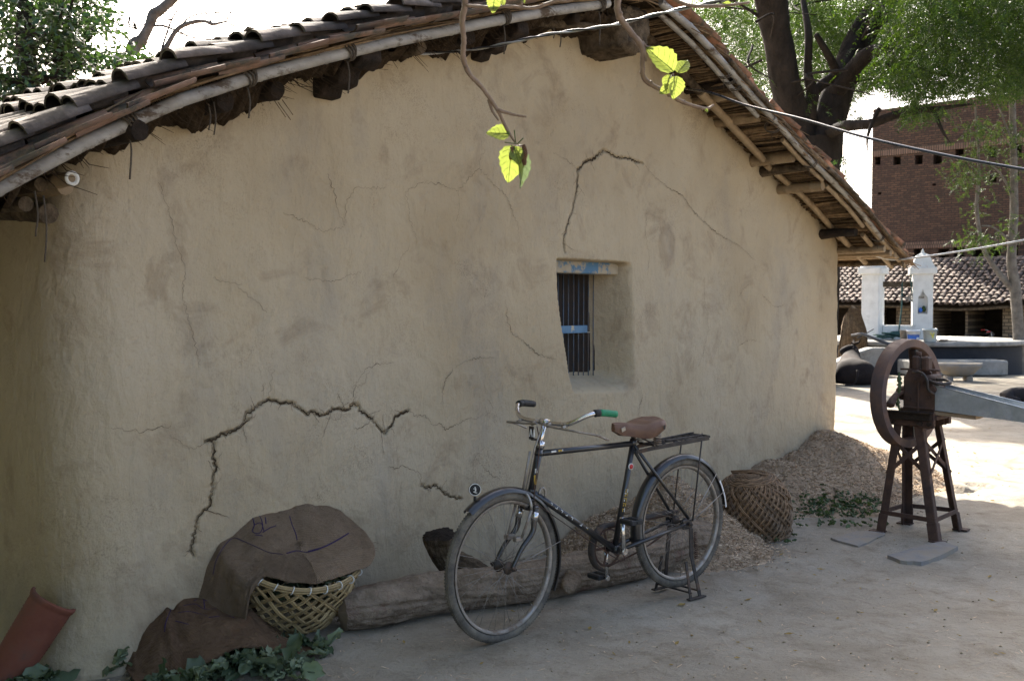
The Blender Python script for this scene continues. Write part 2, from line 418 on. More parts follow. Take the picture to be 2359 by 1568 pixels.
M['greywood'] = mat('weathered_timber', (0.030, 0.022, 0.015), (0.165, 0.125, 0.085), 13, 0.95, bump=1.0, bscale=32, bdist=0.03, spec=0.1)
M['rope'] = mat('old_rope', (0.05, 0.04, 0.03), (0.10, 0.08, 0.06), 60, 1.0, bump=0.4)
M['bluepaint'] = mat('blue_paint', (0.075, 0.155, 0.245), (0.12, 0.22, 0.32), 12, 0.6, bump=0.3, dirt=(0.42, 0.37, 0.27), dirt_scale=9, dirt_lo=0.56, dirt_hi=0.60)
M['bluebar'] = mat('worn_blue_bar', (0.05, 0.068, 0.09), (0.085, 0.12, 0.165), 14, 0.5, bump=0.2, dirt=(0.12, 0.10, 0.09), dirt_scale=9, dirt_lo=0.46, dirt_hi=0.58)
M['lintel'] = mat('lintel_wood', (0.30, 0.25, 0.17), (0.38, 0.32, 0.225), 9, 0.7, bump=0.3, dirt=(0.085, 0.17, 0.26), dirt_scale=6, dirt_lo=0.46, dirt_hi=0.52)
M['shutter'] = mat('brown_shutter', (0.014, 0.010, 0.008), (0.028, 0.020, 0.015), 8, 0.8, bump=0.3, stretch=(3, 3, 0.3))
M['black'] = mat('black_enamel', (0.012, 0.012, 0.013), (0.022, 0.021, 0.021), 20, 0.28, bump=0.08, dirt=(0.085, 0.068, 0.048), dirt_scale=14, dirt_lo=0.58, dirt_hi=0.72, spec=0.5, coat=0.3)
M['blackrust'] = mat('rusty_black_steel', (0.022, 0.019, 0.017), (0.055, 0.045, 0.038), 22, 0.6, bump=0.3, dirt=(0.13, 0.08, 0.05), dirt_scale=12, dirt_lo=0.52, dirt_hi=0.66)
M['chrome'] = mat('worn_chrome', (0.50, 0.50, 0.50), (0.66, 0.66, 0.66), 16, 0.22, metal=1.0, bump=0.08, dirt=(0.14, 0.10, 0.07), dirt_scale=18, dirt_lo=0.58, dirt_hi=0.70, spec=0.5)
M['dullsteel'] = mat('dull_steel', (0.26, 0.24, 0.21), (0.40, 0.37, 0.33), 20, 0.45, metal=0.8, bump=0.15, dirt=(0.16, 0.12, 0.085), dirt_scale=10, dirt_lo=0.46, dirt_hi=0.62)
M['tyre'] = mat('dusty_tyre', (0.055, 0.050, 0.044), (0.13, 0.115, 0.092), 22, 0.9, bump=0.3, bscale=80, dirt=(0.19, 0.165, 0.125), dirt_scale=8, dirt_lo=0.44, dirt_hi=0.66)
M['leather'] = mat('brown_vinyl', (0.105, 0.052, 0.028), (0.180, 0.094, 0.053), 7, 0.55, bump=0.3, bscale=30, dirt=(0.11, 0.06, 0.045), dirt_scale=6, dirt_lo=0.52, dirt_hi=0.7, spec=0.45)
M['greengrip'] = mat('green_rubber', (0.012, 0.16, 0.075), (0.025, 0.22, 0.105), 20, 0.5, bump=0.2)
M['blackrubber'] = mat('black_rubber', (0.014, 0.014, 0.014), (0.03, 0.03, 0.03), 20, 0.6, bump=0.2)
M['white'] = mat('white_mark', (0.55, 0.54, 0.50), (0.70, 0.69, 0.65), 30, 0.6, bump=0.1)
M['yellow'] = mat('yellow_mark', (0.45, 0.27, 0.03), (0.55, 0.36, 0.06), 30, 0.6, bump=0.1)
M['redmark'] = mat('red_mark', (0.42, 0.03, 0.03), (0.5, 0.05, 0.04), 30, 0.5, bump=0.1)
M['rust'] = mat('rusted_iron', (0.036, 0.020, 0.014), (0.098, 0.052, 0.034), 11, 0.75, bump=0.5, bscale=50, dirt=(0.045, 0.032, 0.028), dirt_scale=6, dirt_lo=0.50, dirt_hi=0.68, spec=0.35)
M['rustwheel'] = mat('rusted_flywheel', (0.075, 0.046, 0.036), (0.165, 0.090, 0.058), 7, 0.6, bump=0.3, bscale=50, dirt=(0.085, 0.062, 0.06), dirt_scale=4, dirt_lo=0.46, dirt_hi=0.66, spec=0.45)
M['galv'] = mat('galvanised_sheet', (0.33, 0.36, 0.38), (0.46, 0.49, 0.51), 22, 0.42, metal=0.65, bump=0.1, dirt=(0.27, 0.27, 0.26), dirt_scale=8, dirt_lo=0.5, dirt_hi=0.68)
M['bark'] = mat('log_bark', (0.165, 0.122, 0.084), (0.350, 0.272, 0.198), 9, 0.95, bump=1.0, bscale=22, bdist=0.05, dirt=(0.20, 0.105, 0.085), dirt_scale=4, dirt_lo=0.56, dirt_hi=0.7, spec=0.1)
M['cutwood'] = mat('cut_wood', (0.20, 0.15, 0.10), (0.29, 0.22, 0.15), 12, 0.9, bump=0.4)
M['trunk'] = mat('dark_bark', (0.016, 0.013, 0.011), (0.042, 0.034, 0.028), 5, 0.95, bump=1.0, bscale=14, bdist=0.05, stretch=(1, 1, 0.4), spec=0.1)
M['greybark'] = mat('grey_bark', (0.11, 0.095, 0.08), (0.23, 0.205, 0.175), 7, 0.95, bump=0.9, bscale=20, bdist=0.03, spec=0.1)
M['twig'] = mat('mulberry_twig', (0.13, 0.088, 0.062), (0.235, 0.17, 0.125), 30, 0.75, bump=0.4)
M['cane_old'] = mat('brown_cane', (0.135, 0.078, 0.040), (0.26, 0.165, 0.090), 30, 0.6, bump=0.2, island=0.4, dirt=(0.16, 0.13, 0.10), dirt_scale=4, dirt_lo=0.52, dirt_hi=0.7)
M['cane_new'] = mat('yellow_cane', (0.27, 0.19, 0.085), (0.43, 0.32, 0.165), 30, 0.5, bump=0.2, island=0.3)
M['burlap'] = burlap_material('burlap', (0.32, 0.225, 0.145), (0.47, 0.350, 0.240))
M['burlap2'] = burlap_material('dark_burlap', (0.170, 0.104, 0.062), (0.275, 0.180, 0.112))
M['ink'] = mat('purple_ink', (0.025, 0.012, 0.055), (0.045, 0.026, 0.08), 40, 0.9, bump=0.3)
M['clay'] = mat('red_clay', (0.130, 0.044, 0.027), (0.20, 0.072, 0.044), 7, 0.85, bump=0.4, bscale=40, dirt=(0.12, 0.062, 0.045), dirt_scale=7, dirt_lo=0.5, dirt_hi=0.65)
M['chaff'] = mat('chopped_straw', (0.285, 0.200, 0.125), (0.44, 0.340, 0.235), 40, 0.95, bump=0.8, bscale=90, bdist=0.01, dirt=(0.20, 0.125, 0.07), dirt_scale=6, dirt_lo=0.55, dirt_hi=0.7, spec=0.1)
M['sliver'] = mat('straw_sliver', (0.28, 0.195, 0.120), (0.52, 0.405, 0.285), 15, 0.8, bump=0.0, island=0.42, spec=0.2)
M['concrete'] = mat('grey_concrete', (0.20, 0.195, 0.18), (0.31, 0.30, 0.275), 5, 0.9, bump=0.4, bscale=30, dirt=(0.12, 0.115, 0.10), dirt_scale=3, dirt_lo=0.5, dirt_hi=0.7)
M['slate'] = mat('grey_stone_slab', (0.175, 0.165, 0.155), (0.26, 0.245, 0.225), 6, 0.9, bump=0.7, bscale=40, dirt=(0.25, 0.215, 0.165), dirt_scale=7, dirt_lo=0.40, dirt_hi=0.60)
M['plinthshade'] = mat('shade_painted_plinth', (0.010, 0.012, 0.016), (0.028, 0.031, 0.036), 4, 0.8, bump=0.4)  # the plinth's blue-black shade is put into this colour
M['whitewash'] = mat('whitewash', (0.60, 0.60, 0.58), (0.74, 0.74, 0.72), 5, 0.9, bump=0.3, bscale=20, dirt=(0.45, 0.45, 0.43), dirt_scale=4, dirt_lo=0.56, dirt_hi=0.75)
M['hide'] = mat('black_hide', (0.010, 0.008, 0.008), (0.024, 0.019, 0.018), 9, 0.85, bump=0.3, bscale=60, dirt=(0.07, 0.036, 0.026), dirt_scale=1.7, dirt_lo=0.58, dirt_hi=0.74, spec=0.12)
M['fur'] = mat('black_fur', (0.010, 0.008, 0.008), (0.024, 0.019, 0.018), 14, 0.8, bump=0.8, bscale=70)
M['plastic_w'] = mat('white_plastic', (0.62, 0.64, 0.66), (0.74, 0.75, 0.76), 10, 0.35, bump=0.05)
M['plastic_b'] = mat('blue_label', (0.03, 0.12, 0.46), (0.05, 0.17, 0.55), 10, 0.4, bump=0.05)
M['plastic_y'] = mat('yellow_label', (0.55, 0.50, 0.06), (0.68, 0.62, 0.12), 10, 0.4, bump=0.05)
M['plastic_c'] = mat('cloudy_plastic', (0.42, 0.46, 0.44), (0.52, 0.55, 0.52), 10, 0.35, bump=0.05)
M['ropegreen'] = mat('dark_green_rope', (0.015, 0.055, 0.055), (0.03, 0.085, 0.08), 40, 0.8, bump=0.3)
M['wire'] = mat('pale_cable', (0.30, 0.30, 0.30), (0.50, 0.50, 0.49), 25, 0.35, bump=0.1, metal=0.3)
M['wireblk'] = mat('black_cable', (0.018, 0.020, 0.025), (0.04, 0.045, 0.055), 25, 0.3, bump=0.1, spec=0.6)
M['neem'] = leaf_mat('neem_leaf', (0.016, 0.038, 0.008), (0.040, 0.068, 0.012), 0.42, (1.9, 2.0, 0.55))
M['leaf_dark'] = leaf_mat('broad_dark_leaf', (0.012, 0.028, 0.012), (0.035, 0.062, 0.020), 0.25, (1.7, 2.0, 0.8), 0.35)
M['leaf_fine'] = leaf_mat('fine_green_leaf', (0.026, 0.048, 0.014), (0.055, 0.085, 0.022), 0.4, (1.8, 1.9, 0.8))
M['mulb'] = leaf_mat('mulberry_leaf', (0.13, 0.17, 0.045), (0.165, 0.205, 0.06), 0.55, (1.55, 1.5, 0.9), 0.4)
M['caul'] = leaf_mat('cauliflower_leaf', (0.045, 0.075, 0.038), (0.165, 0.205, 0.125), 0.2, (1.5, 1.6, 0.9), 0.5)
M['greenbit'] = leaf_mat('green_scrap', (0.030, 0.055, 0.018), (0.08, 0.12, 0.05), 0.2)
M['dryleaf'] = leaf_mat('dry_leaf', (0.17, 0.105, 0.040), (0.32, 0.235, 0.07), 0.3, (1.5, 1.3, 0.6), 0.7)
M['berry'] = mat('mulberry_fruit', (0.055, 0.022, 0.012), (0.15, 0.075, 0.03), 60, 0.5, bump=0.8, bscale=120, bdist=0.004)
M['floret'] = mat('cauliflower_floret', (0.50, 0.47, 0.36), (0.60, 0.57, 0.46), 60, 0.8, bump=0.8, bscale=120)

# ------------------------------------------------------------------ ground
def axis(segs):
    out = [segs[0][0]]
    for a, b, st in segs: out += list(np.linspace(a, b, max(2, int(round((b - a) / st)) + 1))[1:])
    return np.array(out)
gx = axis([(-300, -40, 40), (-40, -6, 2), (-6, -2.2, .2), (-2.2, 5.2, .03), (5.2, 14, .15), (14, 40, 2), (40, 300, 40)])
gy = axis([(-60, -4, 4), (-4, 3.6, .3), (3.6, 9.6, .03), (9.6, 14, .06), (14, 30, .2), (30, 60, 3), (60, 900, 60)])
XX, YY = np.meshgrid(gx, gy)
near = 1 - sstep(25, 45, np.hypot(XX, YY))
GZ = -.25 * sstep(22.0, 27.5, YY) + near * (0.035 * fbm(XX * .5, YY * .5, 3, 3) + 0.016 * fbm(XX * 2.2, YY * 2.2, 4, 9) + 0.006 * fbm(XX * 11, YY * 11, 2, 21))
for px, py, rx, ry, dp in ((2092, 1113, .17, .22, .07), (2188, 1127, .26, .20, .06), (2255, 1122, .15, .15, .035)):   # broken edge of the yard
    c = G(px, py); q = ((XX - c[0]) / rx) ** 2 + ((YY - c[1]) / ry) ** 2 + 1.2 * fbm(XX * 7, YY * 7, 3, 5)
    GZ -= dp * (1 - sstep(0.35, 1.0, q))
def gz(x, y):
    i = min(max(np.searchsorted(gx, x) - 1, 0), len(gx) - 2); j = min(max(np.searchsorted(gy, y) - 1, 0), len(gy) - 2)
    return float(GZ[j:j + 2, i:i + 2].mean())
tag(mesh_obj('ground', np.stack([XX, YY, GZ], -1), grid_faces(len(gy), len(gx)), M['ground']), kind='structure')

# ------------------------------------------------------------------ mud house
UT = np.array([-3.0, -1.0, -.6, -.42, -.2, .06, .33, .62, .97, 1.45, 2.17, 2.77, 3.24, 3.75, 4.2, 4.9, 5.4, 6.3, 7.5, 8.1])  # left eave lengthened out of view to shade the side wall
UH = np.array([.60, 1.64, 1.88, 2.00, 2.15, 2.30, 2.44, 2.56, 2.70, 2.88, 3.12, 3.31, 3.44, 3.53, 3.38, 3.09, 2.91, 2.60, 2.13, 1.90])
T_RIDGE = 3.75
def uh(t): return np.interp(t, UT, UH)
def uslope(t): return (uh(t + .15) - uh(t - .15)) / .3
house = thing('mud_house', 'low mud-plastered house with cracked gable wall and country-tile roof', 'house', T(3.7, 0, 0))
BACK = 10.5
def path(a, rl=.30, rr=.10):                        # plan path of the wall: position and outward normal
    P = np.zeros((len(a), 3)); Q = np.zeros((len(a), 3))
    for i, s in enumerate(a):
        if s < -rl: P[i] = WL + N * s; Q[i] = -W
        elif s < rl:
            q = (s + rl) / (2 * rl); A = WL - N * rl; B = WL; C = WL + W * rl
            P[i] = (1 - q) ** 2 * A + 2 * q * (1 - q) * B + q * q * C; n = -W * (1 - q) + N * q; Q[i] = n / np.linalg.norm(n)
        elif s < WLEN - rr: P[i] = WL + W * s; Q[i] = N
        elif s < WLEN + rr:
            q = (s - WLEN + rr) / (2 * rr); A = WR - W * rr; B = WR; C = WR - N * rr
            P[i] = (1 - q) ** 2 * A + 2 * q * (1 - q) * B + q * q * C; n = N * (1 - q) + W * q; Q[i] = n / np.linalg.norm(n)
        else: P[i] = WR - N * (s - WLEN); Q[i] = W
    return P, Q
# window niche outline in (t, h)
WH0, WH1 = 1.035, 1.845
def win_inside(t, h):                                # distance inside the niche outline, per edge
    xl = np.interp(h, [1.0, 1.3, 1.6, 1.86], [3.38, 3.30, 3.235, 3.215]); xr = np.interp(h, [1.0, 1.3, 1.86], [3.985, 3.98, 3.95])
    bot = WH0 + .02 - .05 * (t - 3.6)
    return t - xl, xr - t, h - bot, WH1 - h
NICHE = 0.31
def wall_disp(a, h):
    d = .030 * fbm(a * .8, h * .8, 3, 41) + .010 * fbm(a * 3.1, h * 3.1, 3, 57) + .0045 * fbm(a * 11, h * 8, 3, 77) + .0022 * fbm(a * 38, h * 34, 2, 91)
    d = d + .05 * np.exp(-np.maximum(h, 0) / .12)
    l, r, b, t = win_inside(a, h)
    k = sstep(-.012, .035, l) * sstep(-.11, .075, r) * sstep(-.10, .065, b) * sstep(-.012, .024, t)
    return d - NICHE * k
# cracks: polylines on the photograph's wall, placed on the wall itself
def z5(*p): return [((600 + x / 2.1445) / 1.5303, (1300 + y / 2.1445) / 1.5303) for x, y in p]
CR = [
 (z5((262, 548), (310, 545), (350, 515), (400, 490), (450, 485), (500, 450), (560, 405), (590, 385)), .017, 1), (z5((590, 385), (625, 365), (640, 340)), .006, 0),
 (z5((560, 405), (566, 352), (610, 315), (660, 270), (720, 242), (790, 240), (850, 256), (910, 250), (950, 287), (1020, 345), (1052, 320), (1130, 350), (1170, 338), (1240, 302), (1340, 308), (1372, 263), (1407, 277)), .016, 1),
 (z5((1407, 277), (1440, 335), (1500, 360), (1560, 430), (1632, 490)), .012, 1),
 (z5((1625, 492), (1660, 440), (1690, 375), (1750, 335), (1803, 316)), .018, 1),
 (z5((1803, 316), (1850, 355), (1930, 350), (1980, 420), (2050, 415), (2080, 465), (2190, 410), (2260, 375), (2340, 370)), .007, 0),
 (z5((1380, 452), (1440, 440), (1480, 415), (1510, 388)), .009, 0), (z5((1285, 310), (1275, 385), (1165, 365)), .005, 0),
 (z5((310, 550), (325, 590), (322, 640), (335, 690), (345, 740), (340, 770), (320, 830), (322, 880)), .012, 1), (z5((385, 620), (360, 680), (345, 730)), .005, 0), (z5((322, 640), (300, 690)), .005, 0), (z5((320, 830), (302, 870)), .006, 0),
 (z5((372, 820), (345, 870), (328, 905)), .005, 0), (z5((322, 880), (326, 910), (312, 990), (290, 1050), (240, 1100), (195, 1150), (190, 1220), (172, 1300), (160, 1370), (178, 1415)), .013, 1),
 (z5((90, 1410), (130, 1390), (160, 1380)), .005, 0), (z5((20, 520), (80, 560), (135, 605), (230, 572), (300, 545)), .005, 0),
 (z5((1650, 730), (1700, 750), (1760, 730), (1830, 760), (1890, 790), (1895, 870)), .007, 0),
 (z5((1895, 872), (1940, 902), (2010, 880), (2060, 930), (2120, 965), (2210, 985)), .013, 1),
 (z5((2130, 0), (2070, 95), (2055, 200), (2060, 300)), .007, 0), (z5((770, 0), (745, 90), (738, 210)), .005, 0),
 (z5((1490, 10), (1455, 110), (1385, 140), (1370, 250)), .005, 0), (z5((700, 110), (678, 170)), .008, 0), (z5((2345, 620), (2300, 680), (2290, 730)), .004, 0),
 ([(1272, 350), (1310, 372), (1331, 391)], .005, 0), ([(1331, 393), (1345, 378), (1370, 365), (1380, 355), (1393, 346)], .022, 1),
 ([(1393, 347), (1420, 362), (1450, 365), (1482, 377)], .010, 1), ([(1332, 391), (1331, 430), (1320, 480), (1305, 520), (1298, 550), (1303, 582)], .012, 1),
 ([(1482, 377), (1505, 405), (1540, 435), (1570, 450), (1600, 490), (1640, 530), (1668, 548), (1700, 565), (1740, 600)], .009, 0),
 ([(1490, 478), (1485, 530), (1495, 590), (1490, 640)], .006, 0), ([(1620, 640), (1622, 700), (1630, 760), (1615, 820), (1605, 845)], .006, 0),
 ([(1700, 685), (1708, 668), (1722, 655)], .006, 0), ([(1755, 680), (1785, 707), (1806, 703)], .007, 0), ([(1700, 795), (1722, 783), (1742, 783)], .007, 0),
 ([(960, 560), (940, 500), (930, 442), (970, 420), (1010, 425), (1050, 440), (1085, 402), (1100, 388), (1130, 420), (1165, 455), (1190, 520), (1193, 560)], .006, 0),
 ([(1100, 388), (1098, 370), (1112, 345)], .005, 0), ([(1052, 440), (1056, 480), (1050, 510)], .004, 0),
 ([(752, 400), (770, 450), (778, 490), (793, 520)], .007, 0), ([(793, 520), (795, 470), (815, 432), (850, 435), (885, 432)], .006, 0),
 ([(650, 490), (700, 510), (740, 533), (790, 524)], .006, 0), ([(362, 420), (390, 490), (405, 565), (425, 620), (420, 680), (440, 760), (460, 840)], .004, 0),
 ([(1165, 690), (1170, 740), (1178, 765), (1212, 790), (1240, 815), (1280, 828)], .009, 0), ([(1350, 955), (1385, 948), (1405, 952), (1424, 968)], .008, 0),
 ([(1477, 908), (1470, 935), (1468, 962)], .007, 0), ([(808, 895), (825, 870), (840, 848), (870, 838), (905, 835)], .005, 0),
 ([(1050, 845), (1075, 830), (1110, 823), (1140, 825)], .005, 0), ([(545, 660), (580, 690), (612, 720)], .004, 0), ([(490, 640), (520, 650), (555, 655)], .004, 0),
 ([(700, 640), (760, 650), (830, 625)], .004, 0), ([(1125, 920), (1140, 940), (1118, 960)], .005, 0), ([(905, 640), (925, 590), (940, 570)], .004, 0),
 ([(1092, 1046), (1120, 1085), (1150, 1105)], .005, 0), ([(600, 925), (604, 895), (606, 880)], .005, 0), ([(255, 985), (330, 995), (362, 985), (392, 980)], .005, 0),
]
def crack_path(pts):
    q = np.array([WALL(x, y) for x, y in pts]); out = [q[0]]
    for a, b in zip(q[:-1], q[1:]):
        L = np.linalg.norm(b - a); k = max(1, int(L / .010)); nn = np.array([-(b - a)[1], (b - a)[0]]) / max(L, 1e-6)
        for j in range(1, k + 1):
            jit = 0 if j == k else (RNG.random() - .5) * .017
            out.append(a + (b - a) * j / k + nn * jit)
    return np.array(out)
cracks = [(crack_path(p), w, d) for p, w, d in CR]
for q, w, d in list(cracks):                         # fine side branches and slivers along the open cracks
    if not d: continue
    for k in range(int(np.linalg.norm(np.diff(q, axis=0), axis=1).sum() / .075)):
        i = int(RNG.integers(2, len(q) - 2)); tg = q[i + 1] - q[i - 1]; tg /= np.linalg.norm(tg) + 1e-9; nn = np.array([-tg[1], tg[0]]) * RNG.choice([-1, 1]); L = .03 + .10 * RNG.random() ** 2
        dr = tg * RNG.uniform(-.9, .9) + nn * .7; m = max(4, int(L / .008)); s_ = np.linspace(0, 1, m)[:, None]
        cracks.append((q[i] + dr * L * s_ + (RNG.random((m, 2)) - .5) * .008, .0055, 0))

acols = axis([(-BACK, -1.6, .4), (-1.6, -.4, .02), (-.4, WLEN + .2, .0075), (WLEN + .2, WLEN + BACK, .4)])
PP, QQ = path(acols)
tt = np.clip((PP - WL) @ W, 0, WLEN)
top = np.minimum(uh(np.clip(acols, -.05, WLEN + .05)) + .02, uh(tt) + .02)
NR = 440
vv = np.linspace(0, 1, NR)
HH = vv[:, None] * top[None, :] - .03 * (1 - vv[:, None])
AA = np.repeat(acols[None, :], NR, 0)
DD = wall_disp(AA, HH)
side = (AA < -.05) | (AA > WLEN + .05)
DD += .05 * np.exp(-np.maximum(HH, 0) / .35) * sstep(-.6, -.05, AA) * sstep(.7, .05, AA)   # swollen foot of the corner
DD += np.where(AA > WLEN - .3, .006 * fbm(HH * 9, AA * 0 + 3, 3, 5), 0)
cut = np.zeros_like(DD)
for q, w, deep in cracks:
    if not deep: continue
    a0, a1 = q[:, 0].min() - .05, q[:, 0].max() + .05
    c0, c1 = np.searchsorted(acols, a0), np.searchsorted(acols, a1)
    sa, sh = AA[:, c0:c1], HH[:, c0:c1]; rows = np.where((sh.max(1) > q[:, 1].min() - .05) & (sh.min(1) < q[:, 1].max() + .05))[0]
    if not len(rows): continue
    r0, r1 = rows[0], rows[-1] + 1; sa = sa[r0:r1]; sh = sh[r0:r1]; best = np.full(sa.shape, 9.0)
    for p in q: best = np.minimum(best, (sa - p[0]) ** 2 + (sh - p[1]) ** 2)
    best = np.sqrt(best); cut[r0:r1, c0:c1] = np.maximum(cut[r0:r1, c0:c1], 1 - sstep(w * .16, w * .16 + .0075, best))
    DD[r0:r1, c0:c1] += (1 - sstep(.008, .05, best)) * (.0012 - .010 * np.clip(fbm(sa * 28, sh * 28, 3, 71), 0, 1))   # crumbled lips           # lifted lips
DD -= .03 * cut
VV = PP[None] + QQ[None] * DD[..., None] + Z * HH[..., None]
l, r, b_, t_ = win_inside(AA, HH)
hole = (l > .06) & (r > .085) & (b_ > .07) & (t_ > .045)
keep = ~(hole[:-1, :-1] & hole[1:, :-1] & hole[:-1, 1:] & hole[1:, 1:])
wall = mesh_obj('wall', VV, grid_faces(NR, len(acols), keep), [M['mud'], M['crack'], M['hair']], parent=house)
# cracks: narrow broken ribbons just on the plaster; open ones painted with the gap's shade
for q, w, deep in cracks:
    cb = MB(); n = len(q); tg = np.gradient(q, axis=0); tg /= np.linalg.norm(tg, axis=1)[:, None] + 1e-9; nn = np.column_stack([-tg[:, 1], tg[:, 0]])
    s = np.linspace(0, 1, n); ww = w * (.36 if not deep else .50) * np.clip(1.15 - (2 * s - 1) ** 4, .2, 1) * (.55 + .9 * RNG.random(n))
    k = np.cumsum(np.hypot(*np.diff(q, axis=0, prepend=q[:1]).T)); ww = np.maximum(ww * np.clip(1 + 1.1 * fbm(k * 9, k * 0 + w * 999, 2, 3), .25, 1.8), .0012)
    for sgn in (0,):
        L = q + nn * ww[:, None] / 2; R = q - nn * ww[:, None] / 2
        base = wall_disp(q[:, 0], q[:, 1]) + (.0035 if not deep else .001)
        if deep: base = base + .0015 - .004 * RNG.random(n)
        PL = np.array([T(a, d, h) for (a, h), d in zip(L, base)]); PR = np.array([T(a, d, h) for (a, h), d in zip(R, base)])
        cb.add(np.vstack([PL, PR]), [(i, i + 1, n + i + 1, n + i) for i in range(n - 1)], 0 if deep else 1)
    cb.build('crack', [M['crack'], M['hair']], house)

# window: lintel, bars, cross rail, shutter
wm = MB()
wm.box(T(3.62, -.15, 1.808), (.80, .14, .085), np.column_stack([W, N, Z]), .006)
win = wm.build('window', M['lintel'], house)
for k in range(12):
    t0 = 3.29 + .057 * k
    mb = MB(); mb.tube([T(t0, -.235, 1.775), T(t0 + .004 * (random.random() - .5), -.235, 1.4), T(t0, -.235, 1.03)], .0045, 6); mb.build('bar', M['bluebar'], win)
ta, ha = 3.20, 1.362
mb = MB(); mb.box(T(3.585, -.218, 1.385), (.46, .022, .052), np.column_stack([W, N, Z]), .004); mb.box(T(3.60, -.205, 1.362), (.47, .012, .006), np.column_stack([W, N, Z]), .002); mb.build('cross_rail', M['bluepaint'], win)
mb = MB()
for k in range(6): mb.box(T(3.245 + .15 * k, -.287, 1.40), (.147, .02, .90), np.column_stack([W, N, Z]), .004)
mb.build('shutter', M['shutter'], win)
mb = MB(); mb.box(T(3.965, -.262, 1.40), (.030, .026, .84), np.column_stack([W, N, Z]), .004); mb.build('frame', M['shutter'], win); mb = MB(); mb.box(T(3.20, -.262, 1.40), (.030, .026, .84), np.column_stack([W, N, Z]), .004); mb.build('frame', M['shutter'], win)

# roof: lath slab, reeds, tiles
tl = np.linspace(-1.02, 8.02, 126)
O0, O1 = .40, -BACK
def slab(off):
    return np.array([[T(t, o, uh(t) + off) for o in ((O0 - .11 if t < T_RIDGE else O0 - .04 * (1 + math.sin(t * 7))), -1, O1)] for t in tl])
A0, A1 = slab(.008), slab(.036)
rb = MB(); k = len(tl)
rb.add(A0.reshape(-1, 3), grid_faces(k, 3)); rb.add(A1.reshape(-1, 3), grid_faces(k, 3))
for o in (0, 2): rb.add(np.vstack([A0[:, o], A1[:, o]]), [(i, i + 1, k + i + 1, k + i) for i in range(k - 1)], 0, False)
for i in (0, k - 1): rb.add(np.vstack([A0[i], A1[i]]), [(0, 1, 4, 3), (1, 2, 5, 4)], 0, False)
roof = rb.build('roof', M['thatch'], house)
def tile_batch(frs, r0, r1, L, thick, seg=6, flatten=.8):
    """frs: (n,4,3) origin, along (downslope), across, up -> half-round tapered tiles"""
    an = np.linspace(0, math.pi, seg + 1); n = len(frs); base = []
    for s, r in ((0, r0), (.5, (r0 + r1) / 2), (1, r1)):
        for rr in (r, r - thick):
            for a in an: base.append((s * L, math.cos(a) * rr, math.sin(a) * rr * flatten))
    base = np.array(base); m = seg + 1; f = []
    def ix(s, l, j): return s * 2 * m + l * m + j
    for s in (0, 1):
        for j in range(seg):
            f.append((ix(s, 0, j), ix(s, 0, j + 1), ix(s + 1, 0, j + 1), ix(s + 1, 0, j)))
            f.append((ix(s, 1, j), ix(s + 1, 1, j), ix(s + 1, 1, j + 1), ix(s, 1, j + 1)))
        for j in (0, seg): f.append((ix(s, 0, j), ix(s + 1, 0, j), ix(s + 1, 1, j), ix(s, 1, j)))
    for s in (0, 2):
        for j in range(seg): f.append((ix(s, 0, j), ix(s, 1, j), ix(s, 1, j + 1), ix(s, 0, j + 1)))
    f = np.array(f); frs = np.asarray(frs); jit = 1 + .10 * (RNG.random((n, 1, 1)) - .5)
    V = frs[:, 0][:, None, :] + base[None, :, :1] * frs[:, 1][:, None, :] + jit * base[None, :, 1:2] * frs[:, 2][:, None, :] + jit * base[None, :, 2:] * frs[:, 3][:, None, :]
    F = (f[None] + (np.arange(n) * len(base))[:, None, None]).reshape(-1, 4)
    return V.reshape(-1, 3), F
def tile_frames(t0, t1, o_list, step, lift, inv=False, jit=1.0, wdir=None, hf=uh, org=None):
    out = []; d = 1 if t1 > t0 else -1; n = int(abs(t1 - t0) / step)
    for o in o_list:
        oj = (random.random() - .5) * .02 * jit; ph = random.random() * step
        for i in range(n + 1):
            t = t0 + d * (i * step + ph * .6); sl = (hf(t + d * .2) - hf(t)) / .2
            al = W * d + Z * sl; al = al / np.linalg.norm(al); ac = N.copy(); up = np.cross(al, ac); up *= 1 if up[2] > 0 else -1
            tw = (random.random() - .5) * .16 * jit; al2 = al * math.cos(tw) + ac * math.sin(tw); ac2 = ac * math.cos(tw) - al * math.sin(tw)
            ti = .115 + (random.random() - .5) * .10 * jit; al2 = al2 + up * ti; al2 /= np.linalg.norm(al2); up2 = np.cross(al2, ac2); up2 *= 1 if np.dot(up2, up) > 0 else -1
            rl = (random.random() - .5) * .2 * jit; ac3 = ac2 * math.cos(rl) + up2 * math.sin(rl); up3 = up2 * math.cos(rl) - ac2 * math.sin(rl)
            P = T(t, o + oj + (random.random() - .5) * .012 * jit, hf(t)) + up * (lift + (random.random() - .5) * .02 * jit)
            out.append((P, al2, ac3, -up3 if inv else up3))
    return out
ocols = [.37 - .128 * i for i in range(int((BACK + .2) / .128))]
for (t0, t1, key) in ((T_RIDGE - .02, -1.02, 'tile_old'), (T_RIDGE + .02, 8.0, 'tile_red')):
    Vv, Ff = tile_batch(tile_frames(t0, t1, ocols, .205, .078), .052, .068, .28, .012)
    mesh_obj('cover_tiles', Vv, Ff, M[key], parent=roof)
    Vv, Ff = tile_batch(tile_frames(t0, t1, [o - .064 for o in ocols], .20, .092, inv=True), .066, .056, .26, .012)
    mesh_obj('channel_tiles', Vv, Ff, M[key], parent=roof)
